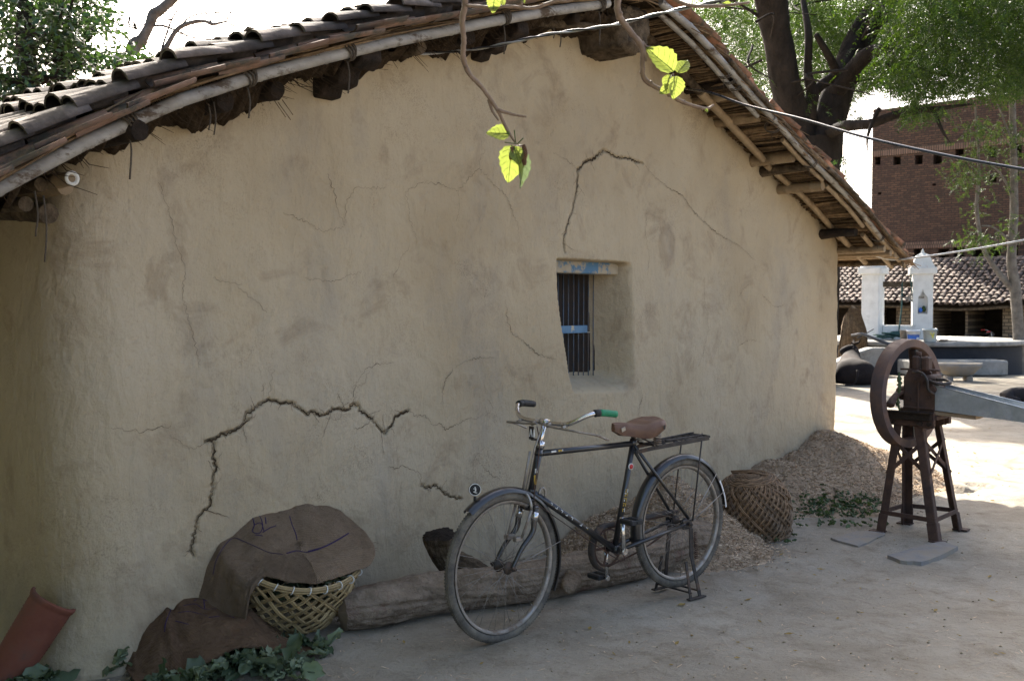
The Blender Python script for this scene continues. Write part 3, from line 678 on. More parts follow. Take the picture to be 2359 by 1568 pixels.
# rake tiles: laid askew over the verge so that their edges fan out
def rake_frames(t0, t1, step, o, twist, lift):
    out = []; d = 1 if t1 > t0 else -1
    for i in range(int(abs(t1 - t0) / step)):
        t = t0 + d * step * (i + .35 * random.random()); sl = (uh(t + d * .2) - uh(t)) / .2
        al = W * d + Z * sl; al /= np.linalg.norm(al); up = np.cross(al, N); up *= 1 if up[2] > 0 else -1
        tw = twist + (random.random() - .5) * .2; a2 = al * math.cos(tw) + N * math.sin(tw); c2 = N * math.cos(tw) - al * math.sin(tw)
        tl_ = -.10 + (random.random() - .5) * .1; c3 = c2 * math.cos(tl_) + up * math.sin(tl_); u3 = up * math.cos(tl_) - c2 * math.sin(tl_)
        a3 = a2 + u3 * (.05 + .08 * (random.random() - .5)); a3 /= np.linalg.norm(a3)
        out.append((T(t, o + (random.random() - .5) * .03, uh(t)) + up * (lift + .03 * (random.random() - .5)), a3, c3, -u3))
    return out
Vv, Ff = tile_batch(rake_frames(T_RIDGE, -1.0, .165, .50, -.30, .050), .060, .085, .30, .016, flatten=.42)
mesh_obj('rake_tiles', Vv, Ff, M['tile_edge'], parent=roof)
Vv, Ff = tile_batch(rake_frames(T_RIDGE, 7.95, .15, .42, -.10, .085), .075, .09, .30, .013, flatten=.7)
mesh_obj('rake_tiles', Vv, Ff, M['tile_red'], parent=roof)
fr = [(T(T_RIDGE, .45 - .25 * i, uh(T_RIDGE) + .11 + .02 * random.random()), -N, W, Z) for i in range(42)]
Vv, Ff = tile_batch(fr, .10, .125, .30, .014); mesh_obj('ridge_tiles', Vv, Ff, M['tile_old'], parent=roof)
# reeds under the tiles, running along the ridge; their cut ends show at the verge
rd = MB()
for i in range(330):
    t = 3.8 + (8.0 - 3.8) * i / 330 + .01 * random.random(); o1 = .30 + .17 * random.random()
    dz = -.012 + .030 * random.random(); sk = (random.random() - .5) * .10
    rd.tube([T(t, -.35, uh(t) + dz), T(t + sk * .5, .1, uh(t + sk * .5) + dz - .004), T(t + sk, o1, uh(t + sk) + dz + .012 * (random.random() - .5))], .004 + .006 * random.random() ** 2, 5)
for i in range(300):
    t = -.95 + 4.7 * i / 300; o1 = .20 + .14 * random.random(); sk = (random.random() - .5) * .22
    rd.tube([T(t, -.1, uh(t) + .02), T(t + sk, o1, uh(t + sk) + .005 + .05 * random.random())], .003 + .005 * random.random(), 4)
tag(rd.build('reed_lathing', M['reed'], roof), kind='stuff')
# thin split stems lying along the left verge between pole and tiles
sp = MB()
for i in range(70):
    t = -.9 + 4.5 * random.random(); L = .3 + .6 * random.random(); o = .36 + .07 * random.random(); h0 = .0 + .045 * random.random(); h1 = h0 + (random.random() - .5) * .05
    sp.tube([T(t, o, uh(t) + h0), T(t + L / 2, o + .02, uh(t + L / 2) + (h0 + h1) / 2 - .006), T(t + L, o, uh(t + L) + h1)], .0035 + .004 * random.random(), 4)
tag(sp.build('split_stems', M['reed'], roof), kind='stuff')
fb = MB()                                              # frayed fibres hanging under the left verge
for i in range(620):
    t = .2 + 1.7 * random.random() if random.random() < .5 else -.4 + 3.9 * random.random()
    o = .05 + .3 * random.random(); L = .05 + .16 * random.random(); a = random.uniform(-1, 1)
    fb.tube([T(t, o, uh(t) + .02), T(t + L * a * .7, o + .03, uh(t) - .05 - L * .25 * random.random()), T(t + L * a * 1.3, o + .05, uh(t) - .07 - L * .45 * random.random())], [.0026, .002, .0008], 4, cap=False)
tag(fb.build('hanging_fibres', M['thatch'], roof), kind='stuff')
ts_ = np.linspace(-.3, 3.7, 700); os_ = np.linspace(-.15, .27, 14)          # ragged dark thatch packed over the wall head
TV = np.array([[T(t, o, uh(t) + .03 - (.165 + .12 * float(fbm(t * 4, o * 5, 4, 12)) + .07 * float(fbm(t * 26, o * 9, 3, 13))) * math.sin(math.pi * min(1, .12 + .88 * (1 - j / 13))) ** .6) for j, o in enumerate(os_)] for t in ts_])
mesh_obj('thatch_pad', TV.reshape(-1, 3), grid_faces(700, 14), M['thatch'], parent=roof)

vr = MB()                                              # broken stems sticking out of the right verge
for i in range(170):
    t = 3.9 + 4.0 * random.random(); o = .38 + .08 * random.random(); L = .12 + .35 * random.random(); k = random.uniform(-.25, .25); h0 = random.uniform(-.03, .06)
    vr.tube([T(t, o - .05, uh(t) + h0), T(t + L * .5, o + .03, uh(t + L * .5) + h0 + k * .08), T(t + L, o + .05 + .04 * random.random(), uh(t + L) + h0 + k * .22)], [.006 * random.uniform(.5, 1.3), .005, .003], 5)
tag(vr.build('verge_stems', M['reed'], roof), kind='stuff')
def bamboo(mb, pts, r, node=.33, n=10, ph=None, mi=0):
    pts = np.asarray(pts, float); seg = np.linalg.norm(np.diff(pts, axis=0), axis=1); cum = np.concatenate([[0], np.cumsum(seg)]); L = cum[-1]
    ph = random.random() * node if ph is None else ph
    s = [0.0]; rr = [1.0]; q = ph
    while q < L - .02:
        if q > .02: s += [q - .012, q - .004, q, q + .004, q + .012]; rr += [1.0, 1.10, 1.02, 1.10, 1.0]
        q += node * (.9 + .2 * random.random())
    s.append(L); rr.append(.97); s = np.array(s); P = np.stack([np.interp(s, cum, pts[:, c]) for c in range(3)], 1)
    r0 = np.interp(s, [0, L], [r, r] if np.isscalar(r) else r) * np.array(rr)
    mb.tube_r(P, r0, n, mi)
def _tube_r(s, P, r, n, mi=0):
    tg, u, w = frames(P); an = np.linspace(0, 2 * math.pi, n, endpoint=False); k = len(P)
    v = P[:, None, :] + np.asarray(r)[:, None, None] * (np.cos(an)[None, :, None] * u[:, None, :] + np.sin(an)[None, :, None] * w[:, None, :])
    f = [(i * n + j, i * n + (j + 1) % n, (i + 1) * n + (j + 1) % n, (i + 1) * n + j) for i in range(k - 1) for j in range(n)]
    s.add(v.reshape(-1, 3), f, mi); s.add(v[0], [tuple(reversed(range(n)))], mi, False); s.add(v[-1], [tuple(range(n))], mi, False)
MB.tube_r = _tube_r
# the long bamboo along the left verge
bp = [(0, 432), (140, 355), (290, 285), (430, 225), (570, 180), (720, 140), (900, 97), (1130, 50), (1290, 22), (1400, 8)]
bpts = [T(-1.0, .40, 1.60)]
for x, y in bp:
    t, h = WALL(x, y, .40); bpts.append(T(t, .40, h))
mb = MB(); bamboo(mb, bpts, [.027, .029], .42, 12); mb.build('verge_bamboo', M['bamboo'], roof)
for (x, y) in ((295, 285), (570, 180), (800, 122), (1160, 42), (1380, 12)):       # rope lashings
    t, h = WALL(x, y, .40); c = T(t, .40, h); al = W + Z * uslope(t); al /= np.linalg.norm(al); e1 = N; e2 = np.cross(al, e1)
    mb = MB()
    for q in range(4):
        an = np.linspace(0, 2 * math.pi, 15); cc = c + al * (.012 * q - .018 + .006 * random.random())
        mb.tube(cc + .037 * (np.cos(an)[:, None] * e1 + np.sin(an)[:, None] * e2) + al * (.010 * np.sin(an + q))[:, None], .005, 5, cap=False)
    mb.tube(smooth_path([c - Z * .04, c - Z * .10 + W * .012, c - Z * (.16 + .06 * random.random()) + W * .004], 4), .004, 5)
    mb.build('rope_lashing', M['rope'], roof)
def log_end(px, py, r, o=.40, key='oldwood', name='purlin_end', dz=0.0, back=.5):
    t, h = WALL(px, py, o); mb = MB()
    mb.tube([T(t, -back, h), T(t, o - .12, h), T(t, o - .02, h - .004), T(t, o, h - .006)], [r * 1.05, r, r * 1.02, r * .86], 12, jit=.10)
    mb.build(name, M[key], roof)
log_end(322, 297, .044, .44); log_end(520, 228, .050, .30); log_end(972, 106, .038, .28, 'greywood'); log_end(640, 205, .045, .20); log_end(1085, 83, .040, .3); log_end(1330, 40, .035, .3)
def corbel(px, py, w_, hgt, o1=.36, th=.11, key='oldwood'):
    t, h = WALL(px, py, o1); mb = MB()
    prof = [(-.4, h + .10), (o1 - .06, h + .12), (o1, h + .05), (o1 + .01, h - .06), (o1 - .05, h - .12), (o1 - .10, h - .06), (o1 - .15, h - .10), (o1 - .17, h - .19), (o1 - .25, h - .21), (o1 - .27, h - .14), (o1 - .30, h - .25), (-.1, h - .26), (-.4, h - .2)]
    prof = [(a, h + (b - h) * hgt) for a, b in prof]
    P0 = T(t, 0, 0); mb.prism(prof, -th / 2, th / 2, P0, N, Z, W); 
    o = mb.build('corbel', M[key], roof)
    bv = o.modifiers.new('bevel', 'BEVEL'); bv.width = .012; bv.segments = 2; return o
corbel(855, 118, .12, .72, .38, .13); corbel(1205, 62, .12, .55, .36, .10)
mb = MB(); t, h = WALL(1240, 52, .2); t2, h2 = WALL(1372, 62, .2)
bamboo(mb, [T(t, .2, h), T(t2, .2, h2)], .026, .3); mb.build('loose_bamboo', M['greywood'], roof)
# ridge beam
t, h = WALL(1440, 75, .25); mb = MB()
pr = np.array([(-.17, .10), (-.02, .135), (.15, .13), (.20, .02), (.16, -.12), (.02, -.17), (-.12, -.15), (-.19, -.05)])
dn = np.array([pr[i] + (pr[(i + 1) % 8] - pr[i]) * q for i in range(8) for q in np.linspace(0, 1, 9)[:-1]]); k = len(dn); rings = []
for o in list(np.arange(-.6, .33, .02)) + [.335, .34]:
    e = 1 - .25 * max(0, (o - .30) / .04) * 1.0; gr = .030 * fbm(dn[:, 0] * 9 + 3, dn[:, 1] * 9 + o * 2.2, 4, 15) + .022 * fbm(dn[:, 0] * 34, dn[:, 1] * 34 + o * 3, 2, 19); rad = dn / np.linalg.norm(dn, axis=1)[:, None]; q = dn * e + rad * gr[:, None]
    jag = .05 * fbm(dn[:, 0] * 14, dn[:, 1] * 14, 3, 23) if o > .1 else 0
    rings.append(T(t, 0, h + .03) + W * q[:, :1] + Z * q[:, 1:] + N * (o + jag * max(0, o))[:, None] if hasattr(jag, 'shape') else T(t, o, h + .03) + W * q[:, :1] + Z * q[:, 1:])
rings = np.array(rings); mb.add(rings.reshape(-1, 3), [(i * k + j, i * k + (j + 1) % k, (i + 1) * k + (j + 1) % k, (i + 1) * k + j) for i in range(len(rings) - 1) for j in range(k)], 0, True)
mb.add(rings[-1], [tuple(range(k))], 0, False); mb.add(rings[0], [tuple(range(k))], 0, False)
mb.build('ridge_beam', M['greywood'], roof)
# purlin stubs under the right verge (pixel where each leaves the wall)
for (x, y, r, key, L) in ((1520, 137, .040, 'greywood', .36), (1580, 208, .045, 'oldwood', .42), (1600, 232, .036, 'bamboo_tan', .36), (1651, 281, .044, 'bamboo_tan', .36), (1734, 372, .044, 'bamboo_tan', .36),
                         (1757, 396, .050, 'greywood', .42), (1794, 437, .042, 'bamboo_tan', .40), (1890, 540, .055, 'oldwood', .34), (1930, 578, .032, 'bamboo_tan', .45)):
    t, h = WALL(x, y, 0); mb = MB()
    if key == 'bamboo_tan': bamboo(mb, [T(t, -.3, h - .004), T(t, L, h + .004)], r, .2, 12)
    else: mb.tube([T(t, -.3, h), T(t, 0, h), T(t, L * .6, h + .01), T(t, L, h + .005)], [r * 1.1, r * 1.1, r, r * .8], 8, jit=.12, flat=.75)
    mb.build('purlin_end', M[key], roof)
# poles down the right verge
for (ta, tb, o, r, key, dh) in ((3.72, 5.25, .46, .026, 'bamboo', -.015), (3.80, 5.1, .40, .020, 'bamboo', -.055), (5.22, 6.35, .47, .024, 'bamboo', -.02), (5.5, 6.2, .42, .019, 'bamboo_tan', -.045), (6.15, 7.4, .46, .022, 'bamboo', -.02),
                             (6.3, 7.05, .40, .020, 'bamboo_tan', -.05), (7.0, 8.0, .44, .024, 'bamboo_tan', -.02), (7.2, 7.95, .34, .022, 'bamboo_tan', -.05), (5.8, 8.05, .50, .020, 'reed', .02), (4.0, 4.75, .13, .034, 'greywood', -.04), (4.7, 5.15, .14, .034, 'bamboo_tan', -.05), (5.1, 5.75, .13, .032, 'bamboo_tan', -.05),
                             (5.85, 6.6, .10, .026, 'bamboo_tan', -.04), (6.55, 7.3, .09, .028, 'bamboo_tan', -.03), (7.1, 7.85, .12, .028, 'bamboo_tan', -.045), (6.1, 7.6, .52, .017, 'greywood', .0), (4.5, 6.0, .50, .016, 'greywood', .01)):
    ts = np.linspace(ta, tb, 5); mb = MB()
    bamboo(mb, [T(q, o + .015 * math.sin(q * 3), uh(q) + dh + .008 * math.sin(q * 5)) for q in ts], [r, r * .9], .3, 9); mb.build('verge_pole', M[key], roof)
for (tq, o) in ((4.55, .43), (4.62, .43), (4.7, .43), (5.9, .44), (7.3, .44), (5.3, .42)):
    mb = MB(); c = T(tq, o, uh(tq) - .03); al = W + Z * uslope(tq); al /= np.linalg.norm(al); e2 = np.cross(al, N)
    for q in range(2):
        an = np.linspace(0, 2 * math.pi, 15); mb.tube(c + al * (.02 * q) + .052 * np.cos(an)[:, None] * N + .048 * np.sin(an)[:, None] * e2 + al * (.018 * np.cos(an))[:, None], .0045, 5, cap=False)
    mb.tube([c - Z * .04, c - Z * .12 + W * .01], .002, 4); mb.build('rope_lashing', M['rope'], roof)
# eave poles
for (px, py, z0, r, key, tilt) in ((165, 411, 4.12, .030, 'bamboo_tan', 0.0), (150, 430, 4.22, .034, 'bamboo_tan', .02), (112, 492, 4.25, .042, 'greywood', .10), (60, 470, 4.1, .03, 'greywood', .04), (95, 425, 4.15, .028, 'greywood', .0)):
    p = D(px, py, z0); mb = MB()
    bamboo(mb, [p, p - N * .5 + Z * (.5 * tilt), p - N * 5 + Z * (.25 * tilt)], [r, r * .9], .4, 12)
    if key == 'bamboo_tan' and tilt == 0:
        mb.lathe([(r * .98, .002), (r * 1.0, .006), (r * .55, .006), (r * .45, -.02), (.001, -.03)], 16, p, np.column_stack([W, np.cross(N, W), N]), 1)
    mb.build('eave_pole', [M[key], M['white']], roof)
for (t0, dh, key) in ((7.72, -.03, 'bamboo_tan'), (7.90, -.02, 'greywood'), (7.60, -.06, 'bamboo_tan')):
    mb = MB(); bamboo(mb, [T(t0, .45, uh(t0) + dh), T(t0, -3, uh(t0) + dh), T(t0, -9, uh(t0) + dh)], .03, .4, 10); mb.build('eave_pole', M[key], roof)
mb = MB(); e = T(7.9, .45, uh(7.9) - .05)
mb.tube(smooth_path([e, e - Z * .06 + W * .03, e - Z * .14 - W * .02, e - Z * .2 - W * .06], 4), .007, 5); mb.build('rope_end', M['rope'], roof)
for (x, y, L) in ((492, 235, .14), (480, 240, .11), (80, 440, .17), (100, 450, .25), (1290, 70, .1), (1275, 65, .06), (1380, 75, .08)):
    t, h = WALL(x, y, .3); mb = MB(); mb.tube(smooth_path([T(t, .3, h), T(t + .01, .3, h - L / 2), T(t, .3, h - L)], 3), .0035, 5); mb.build('rope_end', M['rope'], roof)
for (x, y, dx, dy) in ((640, 235, 30, 42), (650, 230, 25, 35), (632, 232, 26, 38)):
    t, h = WALL(x, y, .1); t2, h2 = WALL(x + dx, y + dy, .16); mb = MB(); mb.tube([T(t, .1, h), T(t2, .16, h2)], .002, 4); mb.build('straw_stem', M['reed'], roof)

# ------------------------------------------------------------------ bicycle (local frame: x forward, y to the rider's left, z up, origin under the rear hub)
BF = np.array([-.77, -.638, 0]); BF /= np.linalg.norm(BF)
HR, RH = .345, np.array([0, 0, .385]); WB = 1.235
FH = np.array([WB, 0, .345])
X3, Y3 = np.array([1.0, 0, 0]), np.array([0, 1.0, 0])
def wheel(root, c, steer, name, mats):
    ax = np.array([-math.sin(steer), math.cos(steer), 0]); e1 = np.array([math.cos(steer), math.sin(steer), 0]); Mx = np.column_stack([e1, Z, -ax])
    hub = MB(); hub.lathe([(.004, -.062), (.009, -.06), (.009, -.05), (.017, -.045), (.030, -.036), (.031, -.032), (.015, -.028), (.012, 0), (.015, .028), (.031, .032), (.030, .036), (.017, .045), (.009, .05), (.009, .06), (.004, .062)], 16, c, Mx)
    h = hub.build(name, mats[0], root, local=True)
    t = MB(); R = HR - .018; tp = []
    for a in np.linspace(0, 2 * math.pi, 14, endpoint=False): tp.append((R + .0215 * math.cos(a), .0195 * math.sin(a)))
    tp.append(tp[0]); t.lathe(tp, 96, c, Mx)
    for k in range(150):                                   # tread blocks
        for q in (-1, 0, 1):
            a = 2 * math.pi * (k + (.5 if q == 0 else 0)) / 150; rad = e1 * math.cos(a) + Z * math.sin(a); tg = -e1 * math.sin(a) + Z * math.cos(a)
            t.box(c + rad * (R + .0205 - .002 * abs(q)) + ax * q * .0095, (.003, .0075, .0075), np.column_stack([rad, ax, tg]), 0)
    t.build('tyre', mats[1], h, local=True)
    r = MB(); Rr = HR - .042
    r.lathe([(Rr + .004, -.0165), (Rr - .004, -.0165), (Rr - .010, -.012), (Rr - .012, -.006), (Rr - .0125, 0), (Rr - .012, .006), (Rr - .010, .012), (Rr - .004, .0165), (Rr + .004, .0165), (Rr + .004, -.0165)], 96, c, Mx)
    r.build('rim', mats[2], h, local=True)
    s = MB()
    for k in range(36):
        a = 2 * math.pi * k / 36; sd_ = 1 if k % 2 else -1; off = (.42 if (k // 2) % 2 else -.42) * 1.3
        p = c + (e1 * math.cos(a + off) + Z * math.sin(a + off)) * .027 + ax * .034 * sd_; q = c + (e1 * math.cos(a) + Z * math.sin(a)) * (Rr - .012) + ax * .004 * sd_
        s.tube([p, q], .0011, 4); s.tube([q - (q - p) * .035, q], .0022, 4)
    s.build('spokes', mats[3], h, local=True)
    s = MB(); s.tube([c - ax * .085, c + ax * .085], .006, 8); s.box(c + ax * .07, (.02, .012, .02), np.column_stack([e1, ax, Z]), .003); s.box(c - ax * .07, (.02, .012, .02), np.column_stack([e1, ax, Z]), .003)
    s.build('axle', mats[4], h, local=True)
    return h
def guard(mb, c, a0, a1, e1, ax, R=HR + .018, wd=.030):
    n = 40; prof = [(-wd, -.016), (-wd * .9, -.004), (-wd * .55, .005), (0, .008), (wd * .55, .005), (wd * .9, -.004), (wd, -.016)]
    v = []
    for a in np.linspace(a0, a1, n):
        rad = e1 * math.cos(a) + Z * math.sin(a)
        for q, d in prof: v.append(c + rad * (R + d) + ax * q)
    v = np.array(v); m = len(prof); mb.add(v, grid_faces(n, m)); 
    v2 = []
    for a in np.linspace(a0, a1, n):
        rad = e1 * math.cos(a) + Z * math.sin(a)
        for q, d in prof: v2.append(c + rad * (R + d - .002) + ax * q * .97)
    mb.add(np.array(v2), [tuple(reversed(q)) for q in grid_faces(n, m).tolist()])
def make_bike(label, loc, rz, old=True, group=None):
    root = thing('bicycle', label, 'bicycle', loc, rz, group)
    BB = np.array([.500, 0, .315]); ST = np.array([.365, 0, .862]); HT = np.array([1.005, 0, .885]); HB = np.array([1.068, 0, .635])
    L = dict(parent=root, local=True)
    blk = M['black']; f = MB()
    def tb(a, b, r, r2=None): f.tube([np.asarray(a), np.asarray(b)], [r, r2 or r], 12)
    tb(BB, ST, .0155); tb(HT + (HB - HT) * .14, ST + (BB - ST) * .035, .0150); tb(HT + (HB - HT) * .84, BB, .0165); tb(HT, HB, .0185)
    tb(BB + Y3 * -.036, BB + Y3 * .036, .022)
    for y in (-1, 1):
        tb(BB + Y3 * .03 * y - X3 * .02, RH + Y3 * .058 * y + X3 * .03, .0105); tb(ST + (BB - ST) * .05 + Y3 * .012 * y, RH + Y3 * .058 * y + Z * .03, .0085)
        f.box(RH + Y3 * .060 * y + X3 * .01, (.075, .006, .05), None, .002)
    for p in (HT, HB, HT + (HB - HT) * .14, HT + (HB - HT) * .84): f.tube([p + (HB - HT) * .03, p - (HB - HT) * .03], .021, 12)
    f.tube([ST + (BB - ST) * .06, ST - (BB - ST) * .005], .0195, 12)
    frame = f.build('frame', blk, **L)
    d = MB(); dt0, dt1 = HT + (HB - HT) * .84, BB; dv = dt1 - dt0; sv_ = ST - BB
    if old:                                                    # worn lettering left on the tubes
        for k, q in enumerate((.20, .26, .32, .38, .44, .55, .62)):
            c = dt0 + dv * q + Y3 * .0155; a = dv / np.linalg.norm(dv); b_ = np.cross(Y3, a)
            d.box(c + b_ * (.004 - .008 * (k % 2)), (.012, .0035, .003), np.column_stack([a, Y3, b_]), 0, 0); d.box(c + a * .006, (.003, .0035, .012 if k % 3 else .006), np.column_stack([a, Y3, b_]), 0, 1 if k == 6 else 0)
        d.build('tube_lettering', [M['white'], M['yellow'], M['redmark']], frame, local=True); d = MB()
        su = sv_ / np.linalg.norm(sv_); fx = np.cross(Y3, su)
        for k, q in enumerate((.36, .41, .455, .50, .535)):
            c = BB + sv_ * q + Y3 * .0145
            for j, (o1, o2, l1, l2) in enumerate(((-.006, 0, .003, .018), (.004, .004, .012, .003), (.006, -.006, .003, .010))): d.box(c + fx * o1 + su * o2, (l1, .004, l2), np.column_stack([fx, Y3, su]), 0, 1 if (k + j) % 4 else 0)
        d.build('tube_lettering', [M['white'], M['yellow'], M['redmark']], frame, local=True); d = MB()
        tt0 = HT + (HB - HT) * .14; td = (ST - tt0) / np.linalg.norm(ST - tt0)
        for q, l, m_ in ((.10, .03, 0), (.155, .010, 1), (.175, .008, 1), (.19, .004, 0)): d.box(tt0 + td * (q * .64 + .02) + Y3 * .0143 + Z * .002, (l, .003, .008), np.column_stack([td, Y3, np.cross(td, Y3)]), 0, m_)
        d.build('tube_lettering', [M['white'], M['yellow'], M['redmark']], frame, local=True); d = MB()
        d.lathe([(.0005, .001), (.017, .0), (.017, -.004)], 16, BB + sv_ * .755 + Y3 * .0165, np.column_stack([fx, su, Y3]), 0)
        d.lathe([(.0005, .002), (.013, .0015), (.013, -.004)], 16, BB + sv_ * .755 + Y3 * .0167, np.column_stack([fx, su, Y3]), 2)
        d.build('badge', [M['white'], M['yellow'], M['redmark']], frame, local=True); d = MB()
        d.box(HT + (HB - HT) * .62 + Y3 * .0165 + X3 * .006, (.012, .006, .045), None, .001, 1); d.box(HT + (HB - HT) * .45 + Y3 * .0165 + X3 * .010, (.012, .006, .02), None, .001, 0)
        d.build('head_badge', [M['white'], M['yellow'], M['redmark']], frame, local=True)
    wheel(root, RH, 0, 'rear_wheel', [M['blackrust'], M['tyre'], M['dullsteel'], M['dullsteel'], M['blackrust']])
    st = math.radians(4) if old else math.radians(-18)
    ca, sa = math.cos(st), math.sin(st); axd = (HT - HB) / np.linalg.norm(HT - HB)
    def rot(p):                                                # steering: turn about the head tube
        p = np.asarray(p, float) - HB; k = axd
        return HB + p * ca + np.cross(k, p) * sa + k * np.dot(k, p) * (1 - ca)
    e1s = rot(HB + X3) - HB; e1s[2] = 0; e1s /= np.linalg.norm(e1s); axs = np.cross(Z, e1s); FHs = rot(FH)
    sa_ = math.atan2(e1s[1], e1s[0])
    wheel(root, FHs, sa_, 'front_wheel', [M['blackrust'], M['tyre'], M['dullsteel'], M['dullsteel'], M['blackrust']])
    fk = MB(); crown = HB - axd * .035
    for y in (-1, 1):
        pts = [crown + Y3 * .05 * y, crown - axd * .055 + Y3 * .053 * y, crown - axd * .11 + Y3 * .055 * y, FH + Y3 * .057 * y + Z * .085 - X3 * .062, FH + Y3 * .058 * y + Z * .03 - X3 * .020, FH + Y3 * .058 * y]
        fk.tube(np.array([rot(p) for p in smooth_path(pts, 6)]), [.0145, .014, .0125, .0105, .0095], 10)
    fk.bar(rot(crown - Y3 * .06), rot(crown + Y3 * .06), .030, .028, .006); fk.tube([rot(HB - axd * .05), rot(HB + axd * .01)], .0165, 10)
    fork = fk.build('fork', blk, **L)
    fs = MB()
    for y in (-1, 1): fs = MB(); fs.tube([rot(crown - axd * .015 + Y3 * .052 * y), rot(crown - axd * .055 + Y3 * .0535 * y)], .0168, 12); fs.build('fork_band', M['chrome'], fork, local=True)
    hb = MB(); stem = HT + axd * .115; hb.tube([rot(HT), rot(HT + axd * .05), rot(stem)], [.0165, .0125, .0125], 12); hb.tube([rot(stem - Y3 * .026), rot(stem + Y3 * .026)], .0165, 12)
    hb.tube([rot(HT + axd * -.01), rot(HT + axd * .022)], .0215, 12)
    bar = [stem + Y3 * .0, stem + Y3 * .10 + X3 * .0, stem + Y3 * .17 + Z * .012 - X3 * .0, stem + Y3 * .235 + Z * .050 - X3 * .045, stem + Y3 * .262 + Z * .062 - X3 * .10, stem + Y3 * .275 + Z * .050 - X3 * .20]
    left = np.array([rot(p) for p in smooth_path(bar, 7)]); right = np.array([rot(np.asarray(p) * [1, -1, 1]) for p in smooth_path(bar, 7)])
    hb.tube(np.vstack([right[::-1], left[1:]]), .0112, 10); handle = hb.build('handlebar', M['chrome'], **L)
    for pth, key in ((left, 'greengrip' if old else 'redmark'), (right, 'blackrubber' if old else 'redmark')):
        g = MB(); n0 = int(len(pth) * .80); q = pth[n0:]; g.tube(q, [.0165, .0172, .0162, .0172, .0160, .0165], 12); g.build('grip', M[key], handle, local=True)
        if old:
            g = MB(); g.tube(pth[n0 - 3:n0 + 1], .0178, 12); g.build('grip_collar', M['blackrubber'], handle, local=True)
    for y in (1, -1):
        bl = MB(); q = [(.02, .03, -.006), (.09, .034, -.012), (.19, .032, -.016), (.245, .012, -.022), (.27, -.07, -.040), (.275, -.15, -.068)]
        bl.tube(np.array([rot(stem + Y3 * a * y + X3 * b_ + Z * c) for a, b_, c in smooth_path([np.array(p) for p in q], 6)]), .0052, 8)
        for a in (.05, .15): bl.tube([rot(stem + Y3 * a * y), rot(stem + Y3 * a * y + X3 * .034 - Z * .012)], .009, 8)
        bl.build('brake_lever', M['dullsteel'], handle, local=True)
    br = MB(); br.tube(np.array([rot(p) for p in (stem + X3 * .03 - Z * .02 + Y3 * .015, HT + X3 * .05 + Y3 * .015, HB + X3 * .055 + Y3 * .015 - axd * -.03)]), .0042, 7)
    br.tube(np.array([rot(p) for p in (HT + X3 * .062 - axd * .02, HB + X3 * .06 + axd * .04)]), .006, 8)
    an = np.linspace(0, math.pi, 13)
    br.tube(np.array([rot(crown + X3 * .035 + Z * .02 + Y3 * .055 * math.cos(a) + Z * (.075 * math.sin(a) - .02)) for a in an]), .0068, 8)
    for y in (-1, 1): br.tube(np.array([rot(crown + X3 * .035 + Y3 * .055 * y), rot(crown + X3 * .055 - axd * .13 + Y3 * .046 * y)]), .0062, 8)
    for y in (-1, 1): br.box(rot(crown + X3 * .06 - axd * .135 + Y3 * .030 * y), (.05, .03, .022), None, .003)
    br.build('front_brake', M['dullsteel'], fork, local=True)
    if old:
        pl = MB(); c = rot(HT + X3 * .075 + axd * .07); pl.box(c, (.004, .034, .062), None, .001, 0); pl.tube([rot(HT + axd * .03), c - Z * .03], .006, 6, mi=0)
        for (a, b_, c2, d2) in ((-.010, -.018, 0, .018), (.010, -.018, 0, .018), (-.005, -.003, .005, -.003)):
            pl.bar(c + X3 * .004 + Y3 * a + Z * b_, c + X3 * .004 + Y3 * c2 + Z * d2, .004, .003, 0, 1); pl.bar(c - X3 * .004 + Y3 * a + Z * b_, c - X3 * .004 + Y3 * c2 + Z * d2, .004, .003, 0, 1)
            pl.bar(c + Y3 * .0185 + X3 * (a * .3) + Z * b_, c + Y3 * .0185 + X3 * (c2 * .3) + Z * d2, .003, .003, 0, 1)
        pl.build('lamp_bracket', [M['blackrust'], M['white']], fork, local=True)
    # mudguards
    mg = MB(); guard(mg, FHs, math.radians(52), math.radians(103), e1s, axs); guard(mg, FHs, math.radians(103), math.radians(208), e1s, axs)
    g1 = mg.build('front_mudguard', blk, **L)
    if old:
        em = MB(); a = math.radians(62); c = FHs + (e1s * math.cos(a) + Z * math.sin(a)) * (HR + .028)
        em.tube([c, c + Z * .02], .007, 8, mi=0); cc = c + Z * .052; nrm = axs * .8 + e1s * .6; nrm /= np.linalg.norm(nrm); aa = np.cross(Z, nrm); Mq = np.column_stack([aa, Z, nrm])
        em.lathe([(.0005, .006), (.026, .006), (.029, .0), (.026, -.006), (.0005, -.006)], 24, cc, Mq, 0)
        em.lathe([(.0275, .004), (.0275, .0085), (.0245, .0085), (.0245, .004)], 24, cc, Mq, 1)
        for x, z, a_, b_ in ((0, .010, .005, .005), (.002, .0, .006, .014), (-.003, -.010, .010, .004), (.004, -.014, .012, .003), (-.005, .004, .005, .004)): em.box(cc + aa * x + Z * z + nrm * .0065, (a_, b_, .003), Mq, .0008, 1)
        em.build('round_emblem', [M['blackrubber'], M['white']], g1, local=True)
    s = MB()
    for y in (-1, 1): s.tube([FHs + axs * .05 * y, FHs + (e1s * math.cos(2.95) + Z * math.sin(2.95)) * (HR + .014) + axs * .028 * y], .0022, 6)
    s.build('mudguard_stay', M['dullsteel'], g1, local=True)
    mg = MB()
    guard(mg, RH, math.radians(-12), math.radians(172), X3, Y3); g2 = mg.build('rear_mudguard', blk, **L)
    if old:
        w_ = MB(); guard(w_, RH, math.radians(146), math.radians(173), X3, Y3, HR + .0195, .0305); w_.build('white_tail_stripe', M['white'], g2, local=True)
    s = MB()
